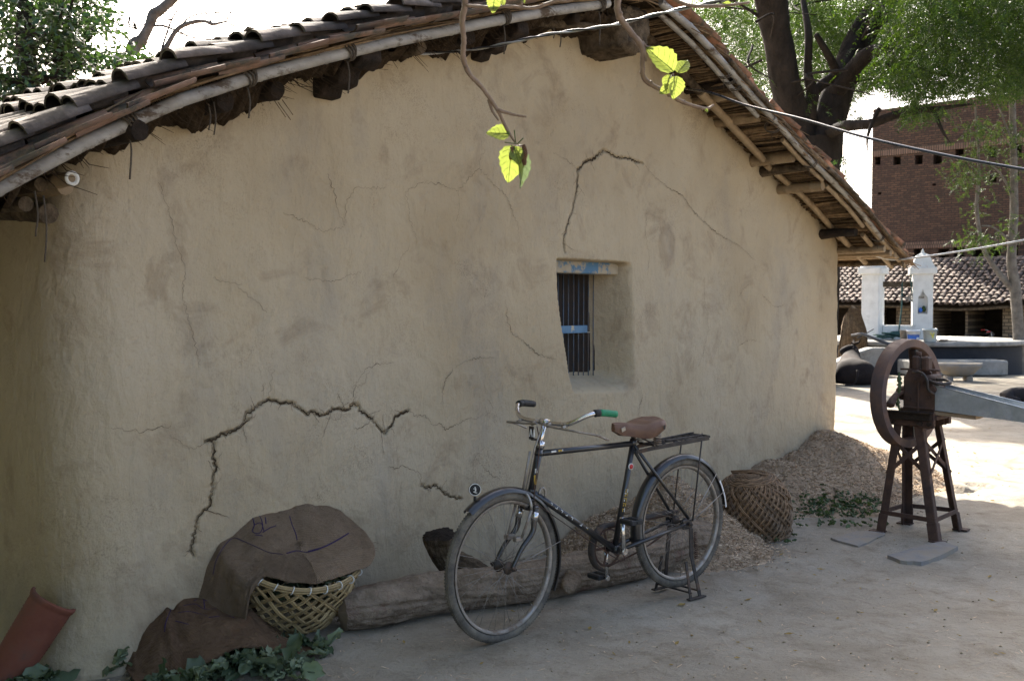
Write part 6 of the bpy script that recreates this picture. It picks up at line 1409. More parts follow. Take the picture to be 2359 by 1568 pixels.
# brick building: local x along its facade
NE = N                                                     # facades of the village run parallel to N
BL = D(2005, 700, 37.0); BL[2] = -.25
bld = thing('brick_building', 'tall unplastered red brick building with rows of putlog holes behind the shed', 'building', BL, math.atan2(NE[1], NE[0]))
X0 = np.array([1.0, 0, 0]); O0v = np.zeros(3); BH = 8.52; mb = MB(); holes = []
def fx_of(px, Y=None):                                      # facade x of a pixel column
    d = ray(px, 700); k = (BL[0] * d[1] - BL[1] * d[0]) / (NE[1] * d[0] - NE[0] * d[1]); return k
def fz_of(px, py): x = fx_of(px); p = BL + NE * x; return CAM_H + .25 + (700 - py) / F_PX * p[1]
for px, py, w_, h_ in ((2018, 372, .20, .30), (2062, 372, .26, .30), (2112, 370, .26, .32), (2155, 368, .28, .34), (2205, 352, .28, .22), (2280, 352, .26, .36), (2338, 350, .26, .44), (2023, 447, .12, .09), (2148, 427, .12, .08), (2283, 413, .22, .24)):
    x, z = fx_of(px), fz_of(px, py); holes.append((x - w_ / 2, x + w_ / 2, z - h_ / 2, z + h_ / 2))
for px, py in ((2060, 590), (2115, 582), (2172, 588), (2207, 582), (2250, 582), (2290, 580), (2330, 578)):
    x, z = fx_of(px), fz_of(px, py); holes.append((x - .18, x + .18, z - .22, z + .22))
for k in range(9): holes.append((4.6 + .55 * k, 4.85 + .55 * k, 5.95, 6.3))
back = facade(mb, O0v, X0, 12.0, BH, holes, .35)
mb.quad((0, 9, 0), (0, 0, 0), (0, 0, BH), (0, 9, BH)); mb.quad((0, 0, BH), (12, 0, BH), (12, 9, BH), (0, 9, BH)); mb.quad((12, 0, 0), (12, 9, 0), (12, 9, BH), (12, 0, BH)); mb.quad((12, 9, 0), (0, 9, 0), (0, 9, BH), (12, 9, BH))
wl = mb.build('wall', [M['brick'], M['dark']], bld, local=True)
zb1 = fz_of(2100, 348); zb2 = fz_of(2100, 566)
mb = MB(); mb.box((6, -.012, zb1), (11.98, .05, .22), None, .004); mb.build('soldier_course', M['bandbrick'], bld, local=True)
mb = MB(); mb.box((6, -.012, zb2), (11.98, .05, .22), None, .004); mb.build('soldier_course', M['bandbrick'], bld, local=True)
mb = MB()
x = 0.0
while x < 11.8: w_ = random.uniform(.2, .5); mb.box((x + w_ / 2, .12, BH + .05 + random.uniform(-.02, .03)), (w_ - .02, .26, .12), None, .01); x += w_
mb.build('parapet', M['brick'], bld, local=True)

# shed with country-tile roof
SE = D(2160, 706, 30.2); SE[2] = -.25
shed = thing('tiled_shed', 'low open-fronted shed under a long sagging country-tile roof beyond the well', 'shed', SE, math.atan2(NE[1], NE[0]))
xa, xb = -5.4, 3.4; EZ, RZ, RD = 1.83, 3.11, 3.0             # eave height, ridge height, depth
def sag(x): return -.10 * math.exp(-((x - .6) / 1.2) ** 2)
frs, fri = [], []
slope = np.array([0, -RD, EZ - RZ]); sl_len = np.linalg.norm(slope); sl = slope / sl_len; upn = np.cross(X0, -sl); upn = upn if upn[2] > 0 else -upn
nx_ = int((xb - xa) / .19)
for i in range(nx_):
    x = xa + .19 * i
    for j in range(14):
        q = j / 14; jj = (random.random() - .5)
        p = np.array([x + jj * .04, RD * (1 - q) - .35, RZ + (EZ - RZ) * q + sag(x) * q]) + upn * (.06 + .02 * random.random()); tw = (random.random() - .5) * .22
        a = sl * math.cos(tw) + X0 * math.sin(tw); c = X0 * math.cos(tw) - sl * math.sin(tw); a = a + upn * .08; a /= np.linalg.norm(a); u = np.cross(c, a); u = u if u[2] > 0 else -u
        frs.append((p, a, c, u)); fri.append((p + X0 * .095 + upn * .04, a, c, -u))
V, Fq = tile_batch(frs, .07, .09, .30, .016, 5); rt = mesh_obj('roof', V, Fq, M['tile_shed'], parent=shed, local=True)
V, Fq = tile_batch(fri, .09, .08, .30, .016, 4); mesh_obj('channel_tiles', V, Fq, M['tile_shed'], parent=rt, local=True)
mb = MB(); xs_ = np.linspace(xa, xb, 30)
top_ = [np.array([x, RD - .35, RZ - .02]) for x in xs_]; bot_ = [np.array([x, -.33, EZ - .03 + sag(x)]) for x in xs_]
mb.add(np.array(top_ + bot_), [(i, i + 1, 31 + i, 30 + i) for i in range(29)]); mb.build('roof_boards', M['thatch'], rt, local=True)
mb = MB(); mb.tube(np.array([b_ - Z * .05 + Y3 * .06 for b_ in bot_]), .045, 8); mb.build('eave_pole', M['greywood'], rt, local=True)
mb = MB()
for i in range(int((xb - xa) / .26)): mb.tube([(xa + .26 * i, RD - .35, RZ + .04 + .02 * random.random()), (xa + .26 * i + .29, RD - .35, RZ + .05)], [.10, .085], 8)
mb.build('ridge_tiles', M['tile_shed'], rt, local=True)
mb = MB()
def sx_of(px): d = ray(px, 700); return (SE[0] * d[1] - SE[1] * d[0]) / (NE[1] * d[0] - NE[0] * d[1])
x1, x2, x3, x4, x5 = sx_of(2062), sx_of(2092), sx_of(2148), sx_of(2308), sx_of(2350)
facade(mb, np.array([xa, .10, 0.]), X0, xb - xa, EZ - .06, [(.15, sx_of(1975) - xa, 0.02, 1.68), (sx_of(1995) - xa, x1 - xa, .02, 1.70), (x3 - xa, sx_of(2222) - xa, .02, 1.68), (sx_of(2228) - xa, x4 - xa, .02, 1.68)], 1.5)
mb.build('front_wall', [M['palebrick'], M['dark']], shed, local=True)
mb = MB(); mb.quad((xa, .1, 0), (xa, RD, 0), (xa, RD, RZ), (xa, .1, EZ)); mb.quad((xb, .1, 0), (xb, RD, 0), (xb, RD, RZ), (xb, .1, EZ)); mb.quad((xa, RD, 0), (xb, RD, 0), (xb, RD, RZ), (xa, RD, RZ)); mb.build('side_wall', M['palebrick'], shed, local=True)
c = D(2040, 745, 29.2); mb = MB()
for k in range(90): mb.box(np.array([c[0] + random.uniform(-.55, .55), c[1] + random.uniform(-.1, .25), -.19 + .085 * (k // 10)]), (.20, .11, .075), Ry(random.uniform(-.1, .1)), .008)
tag(mb.build('brick_stack', M['palebrick'], origin=(c[0], c[1], 0)), 'rough stack of old bricks under the shed roof between the white pillars', 'brick stack')
c = D(1962, 730, 23.9); mb = MB()
rows = [[np.array([c[0] + .30 * math.cos(a) * (1 - .15 * q), c[1] + .14 * q + .05 * math.sin(a * 9), 1.48 * math.sin(a) ** .75 * (1 - .06 * q) - .05]) for a in np.linspace(.02, math.pi - .02, 40)] for q in np.linspace(-1, 1, 9)]
rows = np.array(rows); mb.add(rows.reshape(-1, 3), grid_faces(9, 40)); mb.add(rows[0], [tuple(range(40))], 0, False); mb.add(rows[-1], [tuple(reversed(range(40)))], 0, False)
for k in range(140): a = random.uniform(.1, 3.0); mb.tube([np.array([c[0] + .31 * math.cos(a), c[1] - .17, 1.46 * math.sin(a) ** .75]), np.array([c[0] + .31 * math.cos(a) * .9 + .03 * random.random(), c[1] - .18, .1 + .5 * random.random()])], .008, 4)
tag(mb.build('straw_bundle', M['reed'], origin=(c[0], c[1], 0)), 'tall brown arched straw bundle left of the white pillars', 'straw')

# ------------------------------------------------------------------ village well
WC = np.array([9.85, 26.0, 0])
well = thing('village_well', 'round raised village well platform with dark plinth and two whitewashed pillars', 'well', WC)
mb = MB(); mb.lathe([(2.62, -.4), (2.60, .55), (2.60, .60)], 64, WC); mb.build('plinth', M['plinthshade'], well)
mb = MB(); mb.lathe([(2.60, .60), (2.72, .60), (2.74, .62), (2.74, .68), (2.72, .70), (1.0, .705), (.001, .705)], 64, WC); mb.build('platform_top', M['concrete'], well)
def pillar(px, yaw, wd, hood, niche):
    c = D(px, 778, 25.55 - (.05 if niche else 0)); c[2] = .70; Mp = np.array([[math.cos(yaw), -math.sin(yaw), 0], [math.sin(yaw), math.cos(yaw), 0], [0, 0, 1]]); hgt = 1.58; mb = MB(); s = wd / 2
    if niche:
        A = Mp[:, 0]; fo = c - A * s * .98 - Mp[:, 1] * s; pts = [(-.11, .62), (.11, .62), (.115, .98), (.09, 1.05), (.045, 1.08), (.04, 1.12), (.01, 1.15), (0, 1.24), (-.01, 1.15), (-.04, 1.12), (-.045, 1.08), (-.09, 1.05), (-.115, .98)]
        # front face with the niche cut out: ring of quads between outline and niche
        dn = []; pp = np.array(pts); k = len(pp)
        P = lambda x, z, d=0: c + A * x + Z * z + Mp[:, 1] * (-s + d)
        ob_ = [P(-s, 0), P(s, 0), P(s, .62), P(s, .98), P(s, 1.05), P(s, 1.08), P(s, 1.12), P(s, hgt), P(0, hgt), P(-s, hgt), P(-s, 1.12), P(-s, 1.08), P(-s, 1.05), P(-s, .98), P(-s, .62)]
        ins = [P(*q) for q in pts]; inb = [P(*q, .14) for q in pts]
        mb.add(ob_[:2] + [ob_[2], ins[1], ins[0], ob_[14]], [(0, 1, 2, 3, 4, 5)], 0, False)
        right = [ob_[2], ob_[3], ob_[4], ob_[5], ob_[6]]; ri = [ins[1], ins[2], ins[3], ins[4], ins[5]]
        for i in range(4): mb.add([ri[i], right[i], right[i + 1], ri[i + 1]], [(0, 1, 2, 3)], 0, False)
        lft = [ob_[14], ob_[13], ob_[12], ob_[11], ob_[10]]; li = [ins[0], ins[12], ins[11], ins[10], ins[9]]
        for i in range(4): mb.add([lft[i], li[i], li[i + 1], lft[i + 1]], [(0, 1, 2, 3)], 0, False)
        mb.add([ins[5], ob_[6], ob_[7], ob_[8], ins[7], ins[6]], [(0, 1, 2, 3, 4, 5)], 0, False); mb.add([ob_[10], ins[9], ins[8], ins[7], ob_[8], ob_[9]], [(0, 1, 2, 3, 4, 5)], 0, False)
        mb.add(ins + inb, [(i, (i + 1) % k, k + (i + 1) % k, k + i) for i in range(k)] + [tuple(range(k, 2 * k))], 0, False)
        B = lambda x, y, z: c + A * x + Mp[:, 1] * y + Z * z
        for x, y, x2, y2 in ((s, -s, s, s), (s, s, -s, s), (-s, s, -s, -s)): mb.quad(B(x, y, 0), B(x2, y2, 0), B(x2, y2, hgt), B(x, y, hgt))
    else: mb.box(c + Z * hgt / 2, (wd, wd, hgt), Mp, .01)
    mb.box(c + Z * (hgt + .085), (wd + .16, wd + .16, .17), Mp, .02)
    o = mb.build('pillar', M['whitewash'], well)
    hd = MB(); z = hgt + .17
    if hood: hd.lathe([(.36, z), (.36, z + .03), (.30, z + .12), (.245, z + .22), (.20, z + .30), (.10, z + .34), (.05, z + .36), (.04, z + .40), (.001, z + .47)], 4, c, Mp @ np.array([[math.cos(.785), -math.sin(.785), 0], [math.sin(.785), math.cos(.785), 0], [0, 0, 1]]), sm=False)
    else: hd.lathe([(.30, z), (.30, z + .04), (.26, z + .14), (.15, z + .20), (.001, z + .26)], 20, c, Mp)
    hd.build('pillar_cap', M['whitewash'], o); return c, Mp, s
cA, MA, sA = pillar(2010, math.radians(-38), .42, False, False); cB, MBm, sB = pillar(2123, math.radians(-17), .46, True, True)
mb = MB(); d = cB - cA; mb.box((cA + cB) / 2 + Z * .17, (np.linalg.norm(d[:2]) - .42, .20, .34), np.column_stack([d / np.linalg.norm(d), np.cross(Z, d / np.linalg.norm(d)), Z]), .01); mb.build('low_wall', M['whitewash'], well)
mb = MB(); mb.bar(cA + Z * 1.34, cB + Z * 1.34, .12, .13, .01); mb.build('cross_beam', M['greywood'], well)
rp = MB(); pm = cA + d * .55 + np.array([0, -.12, 0]); pn = cA + d * .75 + np.array([0, -.12, 0])
rp.tube(smooth_path([pm + Z * 1.45, pm + Z * .8, pm + Z * .3 - X0 * .05, pm - X0 * .12 + Z * .06 - Y3 * .2], 6), .018, 6); rp.tube(smooth_path([pn + Z * 1.9, pn + Z * 1.4 - X0 * .02, pn + Z * .8 + X0 * .05, pn + Z * .3 + X0 * .14], 6), .014, 6)
for k in range(9):
    c = D(2035 + 6 * k, 782, 24.6 + random.uniform(-.3, .4)); c[2] = .72 + .012 * k; a = np.linspace(0, 2 * math.pi, 26); r1, r2 = random.uniform(.18, .34), random.uniform(.10, .2)
    rp.tube(c + np.column_stack([r1 * np.cos(a), r2 * np.sin(a), .03 + .10 * random.random() * np.abs(np.sin(a * .5 + k))]), .018, 6, cap=False)
tag(rp.build('well_rope', M['ropegreen'], origin=WC), 'dark green rope hanging from the well beam and coiled on the platform', 'rope')
mb = MB(); pu = pn + Z * 1.02; mb.lathe([(.10, -.02), (.04, -.01), (.04, .01), (.10, .02)], 16, pu, Rx(math.pi / 2)); mb.bar(pu - X0 * .28, pu + X0 * .30, .03, .04, .004); mb.bar(pu - X0 * .30 + Z * .03, pu - X0 * .05 - Z * .05, .03, .03, .004); mb.build('pulley', M['dullsteel'], well)
def bucket(px, py, dep, r, h, key, lab, cont, name='bucket'):
    c = D(px, py, dep); c[2] = .705; root = thing(name, lab, name.replace('_', ' '), c); mb = MB()
    mb.lathe([(.001, .0), (r * .80, .0), (r * .83, .01), (r * .97, h * .86), (r * 1.07, h * .86), (r * 1.07, h * .93), (r * 1.0, h * .93), (r * 1.04, h), (r * .98, h), (r * .93, h * .9), (r * .78, .02), (.001, .02)], 28, c); mb.build('body', M[key], root)
    if cont == 'blue':
        q = MB(); q.lathe([(r * .855, h * .12), (r * .935, h * .60)], 20, c, a0=-2.9, a1=-.4, close=False); 
        for v in q.v: v[:, :2] += (v[:, :2] - c[:2]) * .012
        q.build('label', M['plastic_b'], root); q = MB(); q.lathe([(r * .80, h * .15), (r * .88, h * .38)], 8, c, a0=-1.35, a1=-.8, close=False)
        for v in q.v: v[:, :2] += (v[:, :2] - c[:2]) * .10
        q.build('label', M['plastic_w'], root)
    if cont == 'yellow':
        q = MB()
        Lq = lambda a, f: c + np.array([math.cos(a), math.sin(a), 0]) * r * (.845 + .15 * f) * 1.0 + Z * h * (.03 + .86 * f)
        P = [Lq(-1.95, .78), Lq(-1.25, .75), Lq(-1.45, .22)]; P = [p + (p - c) * np.array([.03, .03, 0]) for p in P]; q.add(P, [(0, 1, 2)], 0, False); q.build('label', M['plastic_y'], root)
        q = MB(); q.lathe([(r * .84, h * .05), (r * .9, h * .3)], 20, c, a0=-2.9, a1=-.3, close=False)
        for v in q.v: v[:, :2] += (v[:, :2] - c[:2]) * .012
        q.build('tint', M['plastic_y'], root) if False else None
    q = MB(); a = np.linspace(0, math.pi, 20); q.tube(c + np.column_stack([r * 1.06 * np.cos(a), -r * .25 - r * .75 * np.sin(a), h * .88 - .10 * np.sin(a)]), .004, 5); q.build('handle', M['dullsteel'], root); return root
bucket(2103, 785, 23.62, .150, .27, 'plastic_w', 'white plastic bucket with a blue label on the well platform edge', 'blue'); bucket(2142, 788, 23.55, .155, .30, 'plastic_c', 'cloudy plastic bucket with a yellow mark on the well platform edge', 'yellow')
c = D(2082, 780, 23.7); c[2] = .705; mb = MB(); mb.lathe([(.001, 0), (.07, 0), (.085, .25), (.095, .26), (.08, .25), (.065, .01), (.001, .01)], 20, c); tag(mb.build('steel_tumbler', M['dullsteel'], origin=c), 'tall dull steel pot beside the white bucket on the well', 'pot')
c = D(2172, 788, 23.6); c[2] = .72; mb = MB(); mb.lathe([(.001, -.02), (.09, -.01), (.12, .03), (.11, .04), (.001, .02)], 18, c); mb.bar(c + X0 * .1, c + X0 * .32 + Z * .01, .02, .015, .003); tag(mb.build('steel_ladle', M['dullsteel'], origin=c), 'small shiny steel ladle lying on the well platform', 'ladle')
c = D(2120, 700, 25.2); c = cB + Z * .66 - MBm[:, 1] * (sB - .07); mb = MB(); mb.lathe([(.001, .0), (.04, .0), (.05, .05), (.03, .10), (.001, .12)], 10, c - X0 * .05, mi=1); mb.lathe([(.001, .0), (.045, .02), (.05, .09), (.02, .15), (.001, .16)], 10, c + X0 * .03, mi=0)
tag(mb.build('niche_offering', [M['leaf_fine'], M['plastic_b']], origin=c), 'small green and blue bundle in the niche of the white pillar', 'bundle')
c = cB + Z * 1.76 - MBm[:, 1] * .26 + X0 * .16; mb = MB(); mb.box(c, (.18, .04, .045), None, .01); tag(mb.build('red_cloth', M['redmark'], origin=c), 'small red cloth strip on the ledge of the white pillar', 'cloth')
a, b_ = D(1985, 778, 23.2), D(2072, 802, 22.4); a[2] = max(a[2], .9); mb = MB(); mb.tube([D(1962, 772, 23.4), a, D(2075, 803, 22.6)], .035, 8); mb.tube([D(1975, 778, 23.4), D(2000, 765, 23.6), D(2012, 758, 23.8)], .014, 6)
tag(mb.build('pump_pipe', M['wireblk'], origin=a), 'long blue-black pipe slanting over the left side of the well platform', 'pipe')
c = np.array([8.05, 23.0, 0]); mb = MB()
pA_, pB_ = D(1937, 868, 21.4), D(1937, 826, 21.4); prof = [(-1.2, 0), (.55, 0), (.55, .62), (.18, .62), (-.15, .52), (-1.2, .05)]
mb.prism(prof, -.22, .22, D(1985, 780, 22.6) * np.array([1, 1, 0]), np.array([.93, -.1, 0]), Z, Y3, 0); bvv = mb.build('concrete_ramp', M['concrete'], origin=c); tag(bvv, 'sloping grey concrete slab rising to the left side of the well platform', 'ramp'); q = bvv.modifiers.new('bevel', 'BEVEL'); q.width = .03
p0, p1_ = D(2085, 840, 22.9), D(2300, 832, 23.1); mb = MB(); mb.box(((p0 + p1_) / 2) * [1, 1, 0] + Z * .165, (abs(p1_[0] - p0[0]), .75, .33), None, .03); tag(mb.build('stone_step', M['concrete'], origin=(p0[0], p0[1], 0)), 'long low grey concrete step in front of the well plinth', 'step')
c = G(2207, 877) ; mb = MB(); mb.lathe([(.001, .10), (.20, .10), (.30, .14), (.46, .30), (.48, .36), (.44, .36), (.28, .20), (.001, .17)], 32, c, np.diag([1.0, .75, 1])); mb.box(c + Z * .05 - X0 * .2, (.14, .2, .12), None, .02); mb.box(c + Z * .05 + X0 * .2, (.14, .2, .12), None, .02)
tag(mb.build('stone_trough', M['slate'], origin=c), 'shallow brown-grey stone trough on two feet before the well', 'trough')

# ------------------------------------------------------------------ animals
def skin(name, nodes, edges, mats, label, cat, origin, sub=2):
    me = bpy.data.meshes.new(name); o_ = np.array(origin, float)
    me.from_pydata([tuple(np.array(p[:3]) - o_) for p in nodes], edges, []); ob = bpy.data.objects.new(name, me); COL.objects.link(ob); ob.location = tuple(o_)
    s = ob.modifiers.new('skin', 'SKIN'); sk = me.skin_vertices[0].data
    for i, p in enumerate(nodes): r = p[3]; sk[i].radius = (r, r if len(p) < 5 else p[4]); sk[i].use_root = (i == 0)
    ss = ob.modifiers.new('sub', 'SUBSURF'); ss.levels = sub; ss.render_levels = sub
    me.materials.append(mats); ob.modifiers['skin'].use_smooth_shade = True; return tag(ob, label, cat)
c = G(1985, 888); B_ = lambda x, y, z: np.array([c[0] + x, c[1] + y, z])
def bn(x, y, z, r, r2=None): q = B_(x, y, z); return (*q, r) if r2 is None else (*q, r, r2)
# buffalo lying down, rump towards the camera, head raised and turned left
cow = skin('buffalo', [bn(.0, .70, .27, .27, .23), bn(-.06, .35, .29, .30, .26), bn(-.12, .05, .27, .27, .24), bn(-.14, -.12, .24, .16), bn(.10, 1.10, .30, .24, .23), bn(.22, 1.35, .42, .21), bn(.32, 1.5, .57, .16), bn(.30, 1.54, .66, .135), bn(.15, 1.48, .60, .105), bn(.03, 1.46, .56, .06),
                      bn(.24, .10, .14, .14), bn(.36, .40, .09, .08), bn(.42, .14, .06, .055), bn(-.38, .12, .14, .13), bn(-.48, .42, .08, .08), bn(-.48, .10, .06, .05), bn(.28, 1.05, .13, .10), bn(.38, .85, .06, .055)],
            [(0, 1), (1, 2), (2, 3), (0, 4), (4, 5), (5, 6), (6, 7), (7, 8), (8, 9), (2, 10), (10, 11), (11, 12), (2, 13), (13, 14), (14, 15), (4, 16), (16, 17)], M['hide'], 'large black buffalo lying on the ground beside the house corner, seen from behind', 'buffalo', (c[0], c[1], 0))
for s in (-1, 1): mb = MB(); mb.tube(smooth_path([B_(.33, 1.55 + .05 * s, .74), B_(.40, 1.57 + .14 * s, .77), B_(.42, 1.58 + .20 * s, .81), B_(.41, 1.58 + .20 * s, .85)], 5), [.032, .026, .017, .006], 8); mb.build('horn', M['oldwood'], cow)
for s in (-1, 1): mb = MB(); crumple_leaf(B_(.30, 1.54 + .09 * s, .68), np.array([.1, .9 * s, -.25]), .18, Z, .4, mb, .45); mb.build('ear', M['hide'], cow)
mb = MB(); mb.tube(smooth_path([B_(-.14, -.18, .30), B_(-.17, -.24, .18), B_(-.24, -.27, .05), B_(-.40, -.25, .03)], 6), [.03, .02, .014, .02], 7); mb.build('tail', M['hide'], cow)
c = G(2345, 928); c = c + np.array([.08, .1, 0])
dog = skin('calf', [bn(.0, .0, .13, .13, .12), bn(-.17, .03, .12, .12, .11), bn(-.28, .02, .10, .08), bn(.17, .0, .14, .125, .115), bn(.30, -.04, .17, .09), bn(.36, -.14, .20, .075), bn(.33, -.26, .16, .06), bn(.29, -.35, .12, .042), bn(-.22, -.13, .06, .07), bn(-.08, -.20, .045, .045), bn(.20, -.15, .05, .05), bn(.06, -.24, .035, .035)],
           [(0, 1), (1, 2), (0, 3), (3, 4), (4, 5), (5, 6), (6, 7), (1, 8), (8, 9), (3, 10), (10, 11)], M['fur'], 'small black calf curled up on the sunlit ground at the right edge', 'calf', (c[0], c[1], 0))
mb = MB()
for s in (-1, 1): crumple_leaf(B_(.37 + .05 * s, -.13, .25), np.array([.8 * s, .2, -.3]), .10, Z, .3, mb, .5)
mb.build('ear', M['fur'], dog)

# bicycles beyond the well
b = G(2300, 862); bk2 = make_bike('dark bicycle with red grips parked in front of the shed, half hidden by the well', (11.3, 24.6, .0), math.radians(20), False); 
d0 = D(2232, 772, 29.2); bk2.location = (d0[0] - .28, d0[1] + .0, -.25); bk2.rotation_euler[2] = math.radians(8)
d0 = D(2335, 786, 28.3); bk3 = copy_tree(bk2); bk3.location = (d0[0] - .33, d0[1], -.25); bk3.rotation_euler[2] = math.radians(-8); bk3['label'] = 'dark bicycle parked at the right edge behind the slender grey tree'
d0 = D(2192, 762, 28.2); bk4 = copy_tree(bk2); bk4.location = (11.0, 29.0 - 1.3, 0.0); bk4.rotation_euler[2] = math.radians(62); bk4['label'] = 'dark bicycle with shiny lamp standing right behind the white niche pillar'
bk4.location = (d0[0] - .55, d0[1] + .6, -.25)

# ------------------------------------------------------------------ trees
def limb(mb, pts, r, n=14, seed=0, amp=.12): bark_tube(mb, smooth_path(pts, 7), r, n, amp, seed, (0, 1), 0, 0)
def sprays_pinnate(P, Dv, nl, L, ll, lw):
    """compound leaves: P origins, Dv directions; returns leaflet quads"""
    n = len(P); Dv = Dv / np.linalg.norm(Dv, axis=1)[:, None]; up = RNG.normal(size=(n, 3)) * .5 + Z; s = np.cross(Dv, up); s /= np.linalg.norm(s, axis=1)[:, None]; u = np.cross(s, Dv); out = []
    Ls = L * (.7 + .6 * RNG.random(n))
    for k in range(nl):
        q = (k // 2 + .6) / (nl // 2 + .3); sg = 1 if k % 2 else -1
        b = P + Dv * (Ls * q)[:, None] - Z * (.35 * L * q * q); d = Dv * .65 + s * sg * .75 - Z * .18 + RNG.normal(size=(n, 3)) * .16; d /= np.linalg.norm(d, axis=1)[:, None]
        sz = ll * (.75 + .5 * RNG.random(n)) * (1 - .25 * abs(q - .4)); w = np.cross(d, u + RNG.normal(size=(n, 3)) * .35); w /= np.linalg.norm(w, axis=1)[:, None]; hw = (lw * sz / ll * .5)[:, None]
        out.append(np.stack([b, b + d * (sz * .45)[:, None] + w * hw, b + d * sz[:, None], b + d * (sz * .45)[:, None] - w * hw], 1))
    return np.concatenate(out).reshape(-1, 3)
def add_leaves(name, V, key, parent): return mesh_obj(name, V, np.arange(len(V)).reshape(-1, 4), M[key], parent=parent, smooth=False)
def scatter(centres, n, spread, keep=None):
    c = np.asarray(centres)[RNG.integers(0, len(centres), n * 3)]; p = c + RNG.normal(size=(n * 3, 3)) * np.asarray(spread)
    if keep is not None: p = p[keep(p)]
    return p[:n], c
def proj_many(p):
    q = p - CAM; dd = q @ _F; return CX + F_PX * (q @ _R) / dd, CY - F_PX * (q @ _U) / dd
# --- big neem
nb_ = D(1868, 700, 20.0); nb_[2] = 0
neem = thing('neem_tree', 'big dark-trunked neem tree with feathery leaves rising behind the right roof slope', 'tree', nb_)
mb = MB(); Y = 20.0
fork = D(1862, 320, Y)
limb(mb, [nb_ - Z * .2, nb_ + Z * 1.2, D(1872, 480, Y), D(1874, 400, Y), fork + np.array([.05, 0, 0])], [.46, .45, .43, .43, .47], 26, 3)
limb(mb, [D(1878, 420, Y), D(1842, 310, Y), D(1812, 200, Y - .3), D(1792, 90, Y - .6), D(1772, -20, Y - .9), D(1740, -260, Y - 1.4)], [.40, .33, .27, .255, .30, .20], 22, 5)
limb(mb, [D(1885, 420, Y), D(1905, 300, Y), D(1938, 190, Y + .2), D(1985, 80, Y + .4), D(2040, -10, Y + .7), D(2100, -200, Y + 1)], [.42, .33, .28, .26, .25, .16], 22, 6)
limb(mb, [D(1868, 310, Y), D(1866, 250, Y - .2), D(1872, 215, Y - .2), D(1862, 170, Y - .3), D(1862, 80, Y - .4), D(1850, 0, Y)], [.15, .13, .12, .08, .07, .05], 12, 7)
limb(mb, [D(1872, 215, Y - .2), D(1900, 190, Y - .1), D(1935, 175, Y)], [.09, .10, .12], 12, 8)
limb(mb, [D(1925, 215, Y), D(1965, 160, Y - .5), D(2010, 120, Y - .9), D(2060, 110, Y - 1.2), D(2140, 60, Y - 1.5)], [.17, .15, .13, .09, .06], 14, 9)
limb(mb, [D(1900, 310, Y), D(1945, 292, Y - 1), D(2005, 285, Y - 1.6), D(2075, 262, Y - 2), D(2150, 252, Y - 2.4), D(2240, 240, Y - 2.8)], [.13, .10, .085, .07, .05, .012], 14, 10)
limb(mb, [D(1935, 190, Y), D(1915, 140, Y - .5), D(1880, 80, Y - .8)], [.10, .08, .05], 10, 12)
for pts in ([(1988, 90, 20), (2000, 60, 19.5), (2010, 0, 19)], [(2010, 150, 19.2), (2100, 155, 18.8), (2180, 175, 18.4), (2260, 180, 18)], [(2060, 112, 18.8), (2055, 160, 18.8), (2050, 250, 18.7)], [(2030, 0, 20), (2050, 80, 19), (2068, 120, 18.7)], [(2140, 0, 18), (2150, 80, 18), (2160, 140, 18)], [(1780, 60, 19.5), (1720, 20, 19), (1650, -20, 18.5)], [(2150, 252, 17.6), (2170, 300, 17.4), (2190, 330, 17.4)], [(2025, 250, 18.2), (2000, 310, 18.0), (1998, 360, 18)]): limb(mb, [D(*p) for p in pts], [.04, .028, .006], 9, 13)
for k in range(18):                                            # twigs into the crown
    a = D(random.uniform(1650, 2380), random.uniform(-60, 200), random.uniform(17, 22)); limb(mb, [a, a + RNG.normal(size=3) * [.5, .5, .15], a + RNG.normal(size=3) * [.9, .7, .3] - Z * .35], [.025, .018, .008], 6, k)
mb.build('trunk', [M['trunk']], neem)
cl = []
for k in range(150): cl.append(D(random.uniform(1560, 2480), random.uniform(-260, 230), random.uniform(16.5, 24)))
for k in range(70): cl.append(D(random.uniform(2040, 2440), random.uniform(-60, 235), random.uniform(16.5, 20)))
for k in range(40): cl.append(D(random.uniform(1640, 1790), random.uniform(-20, 190), random.uniform(20, 25)))
for k in range(110): cl.append(np.array([random.uniform(-1, 16), random.uniform(12, 24), random.uniform(7.5, 13)]))
for k in range(120): cl.append(np.array([random.uniform(1, 18), random.uniform(22, 36), random.uniform(6.5, 14)]))
for k in range(150): cl.append(D(random.uniform(1600, 2020), random.uniform(-40, 215), random.uniform(26, 34)))
for k in range(70): cl.append(D(random.uniform(2000, 2420), random.uniform(-60, 190), random.uniform(24, 31)))
for k in range(26): cl.append(D(random.uniform(1780, 2000), random.uniform(-20, 130), random.uniform(20.5, 24)))
for k in range(9): cl.append(D(random.uniform(2050, 2240), random.uniform(225, 270), random.uniform(17.2, 18.5)))
for k in range(9): cl.append(D(random.uniform(1930, 2010), random.uniform(200, 260), random.uniform(18.5, 20)))
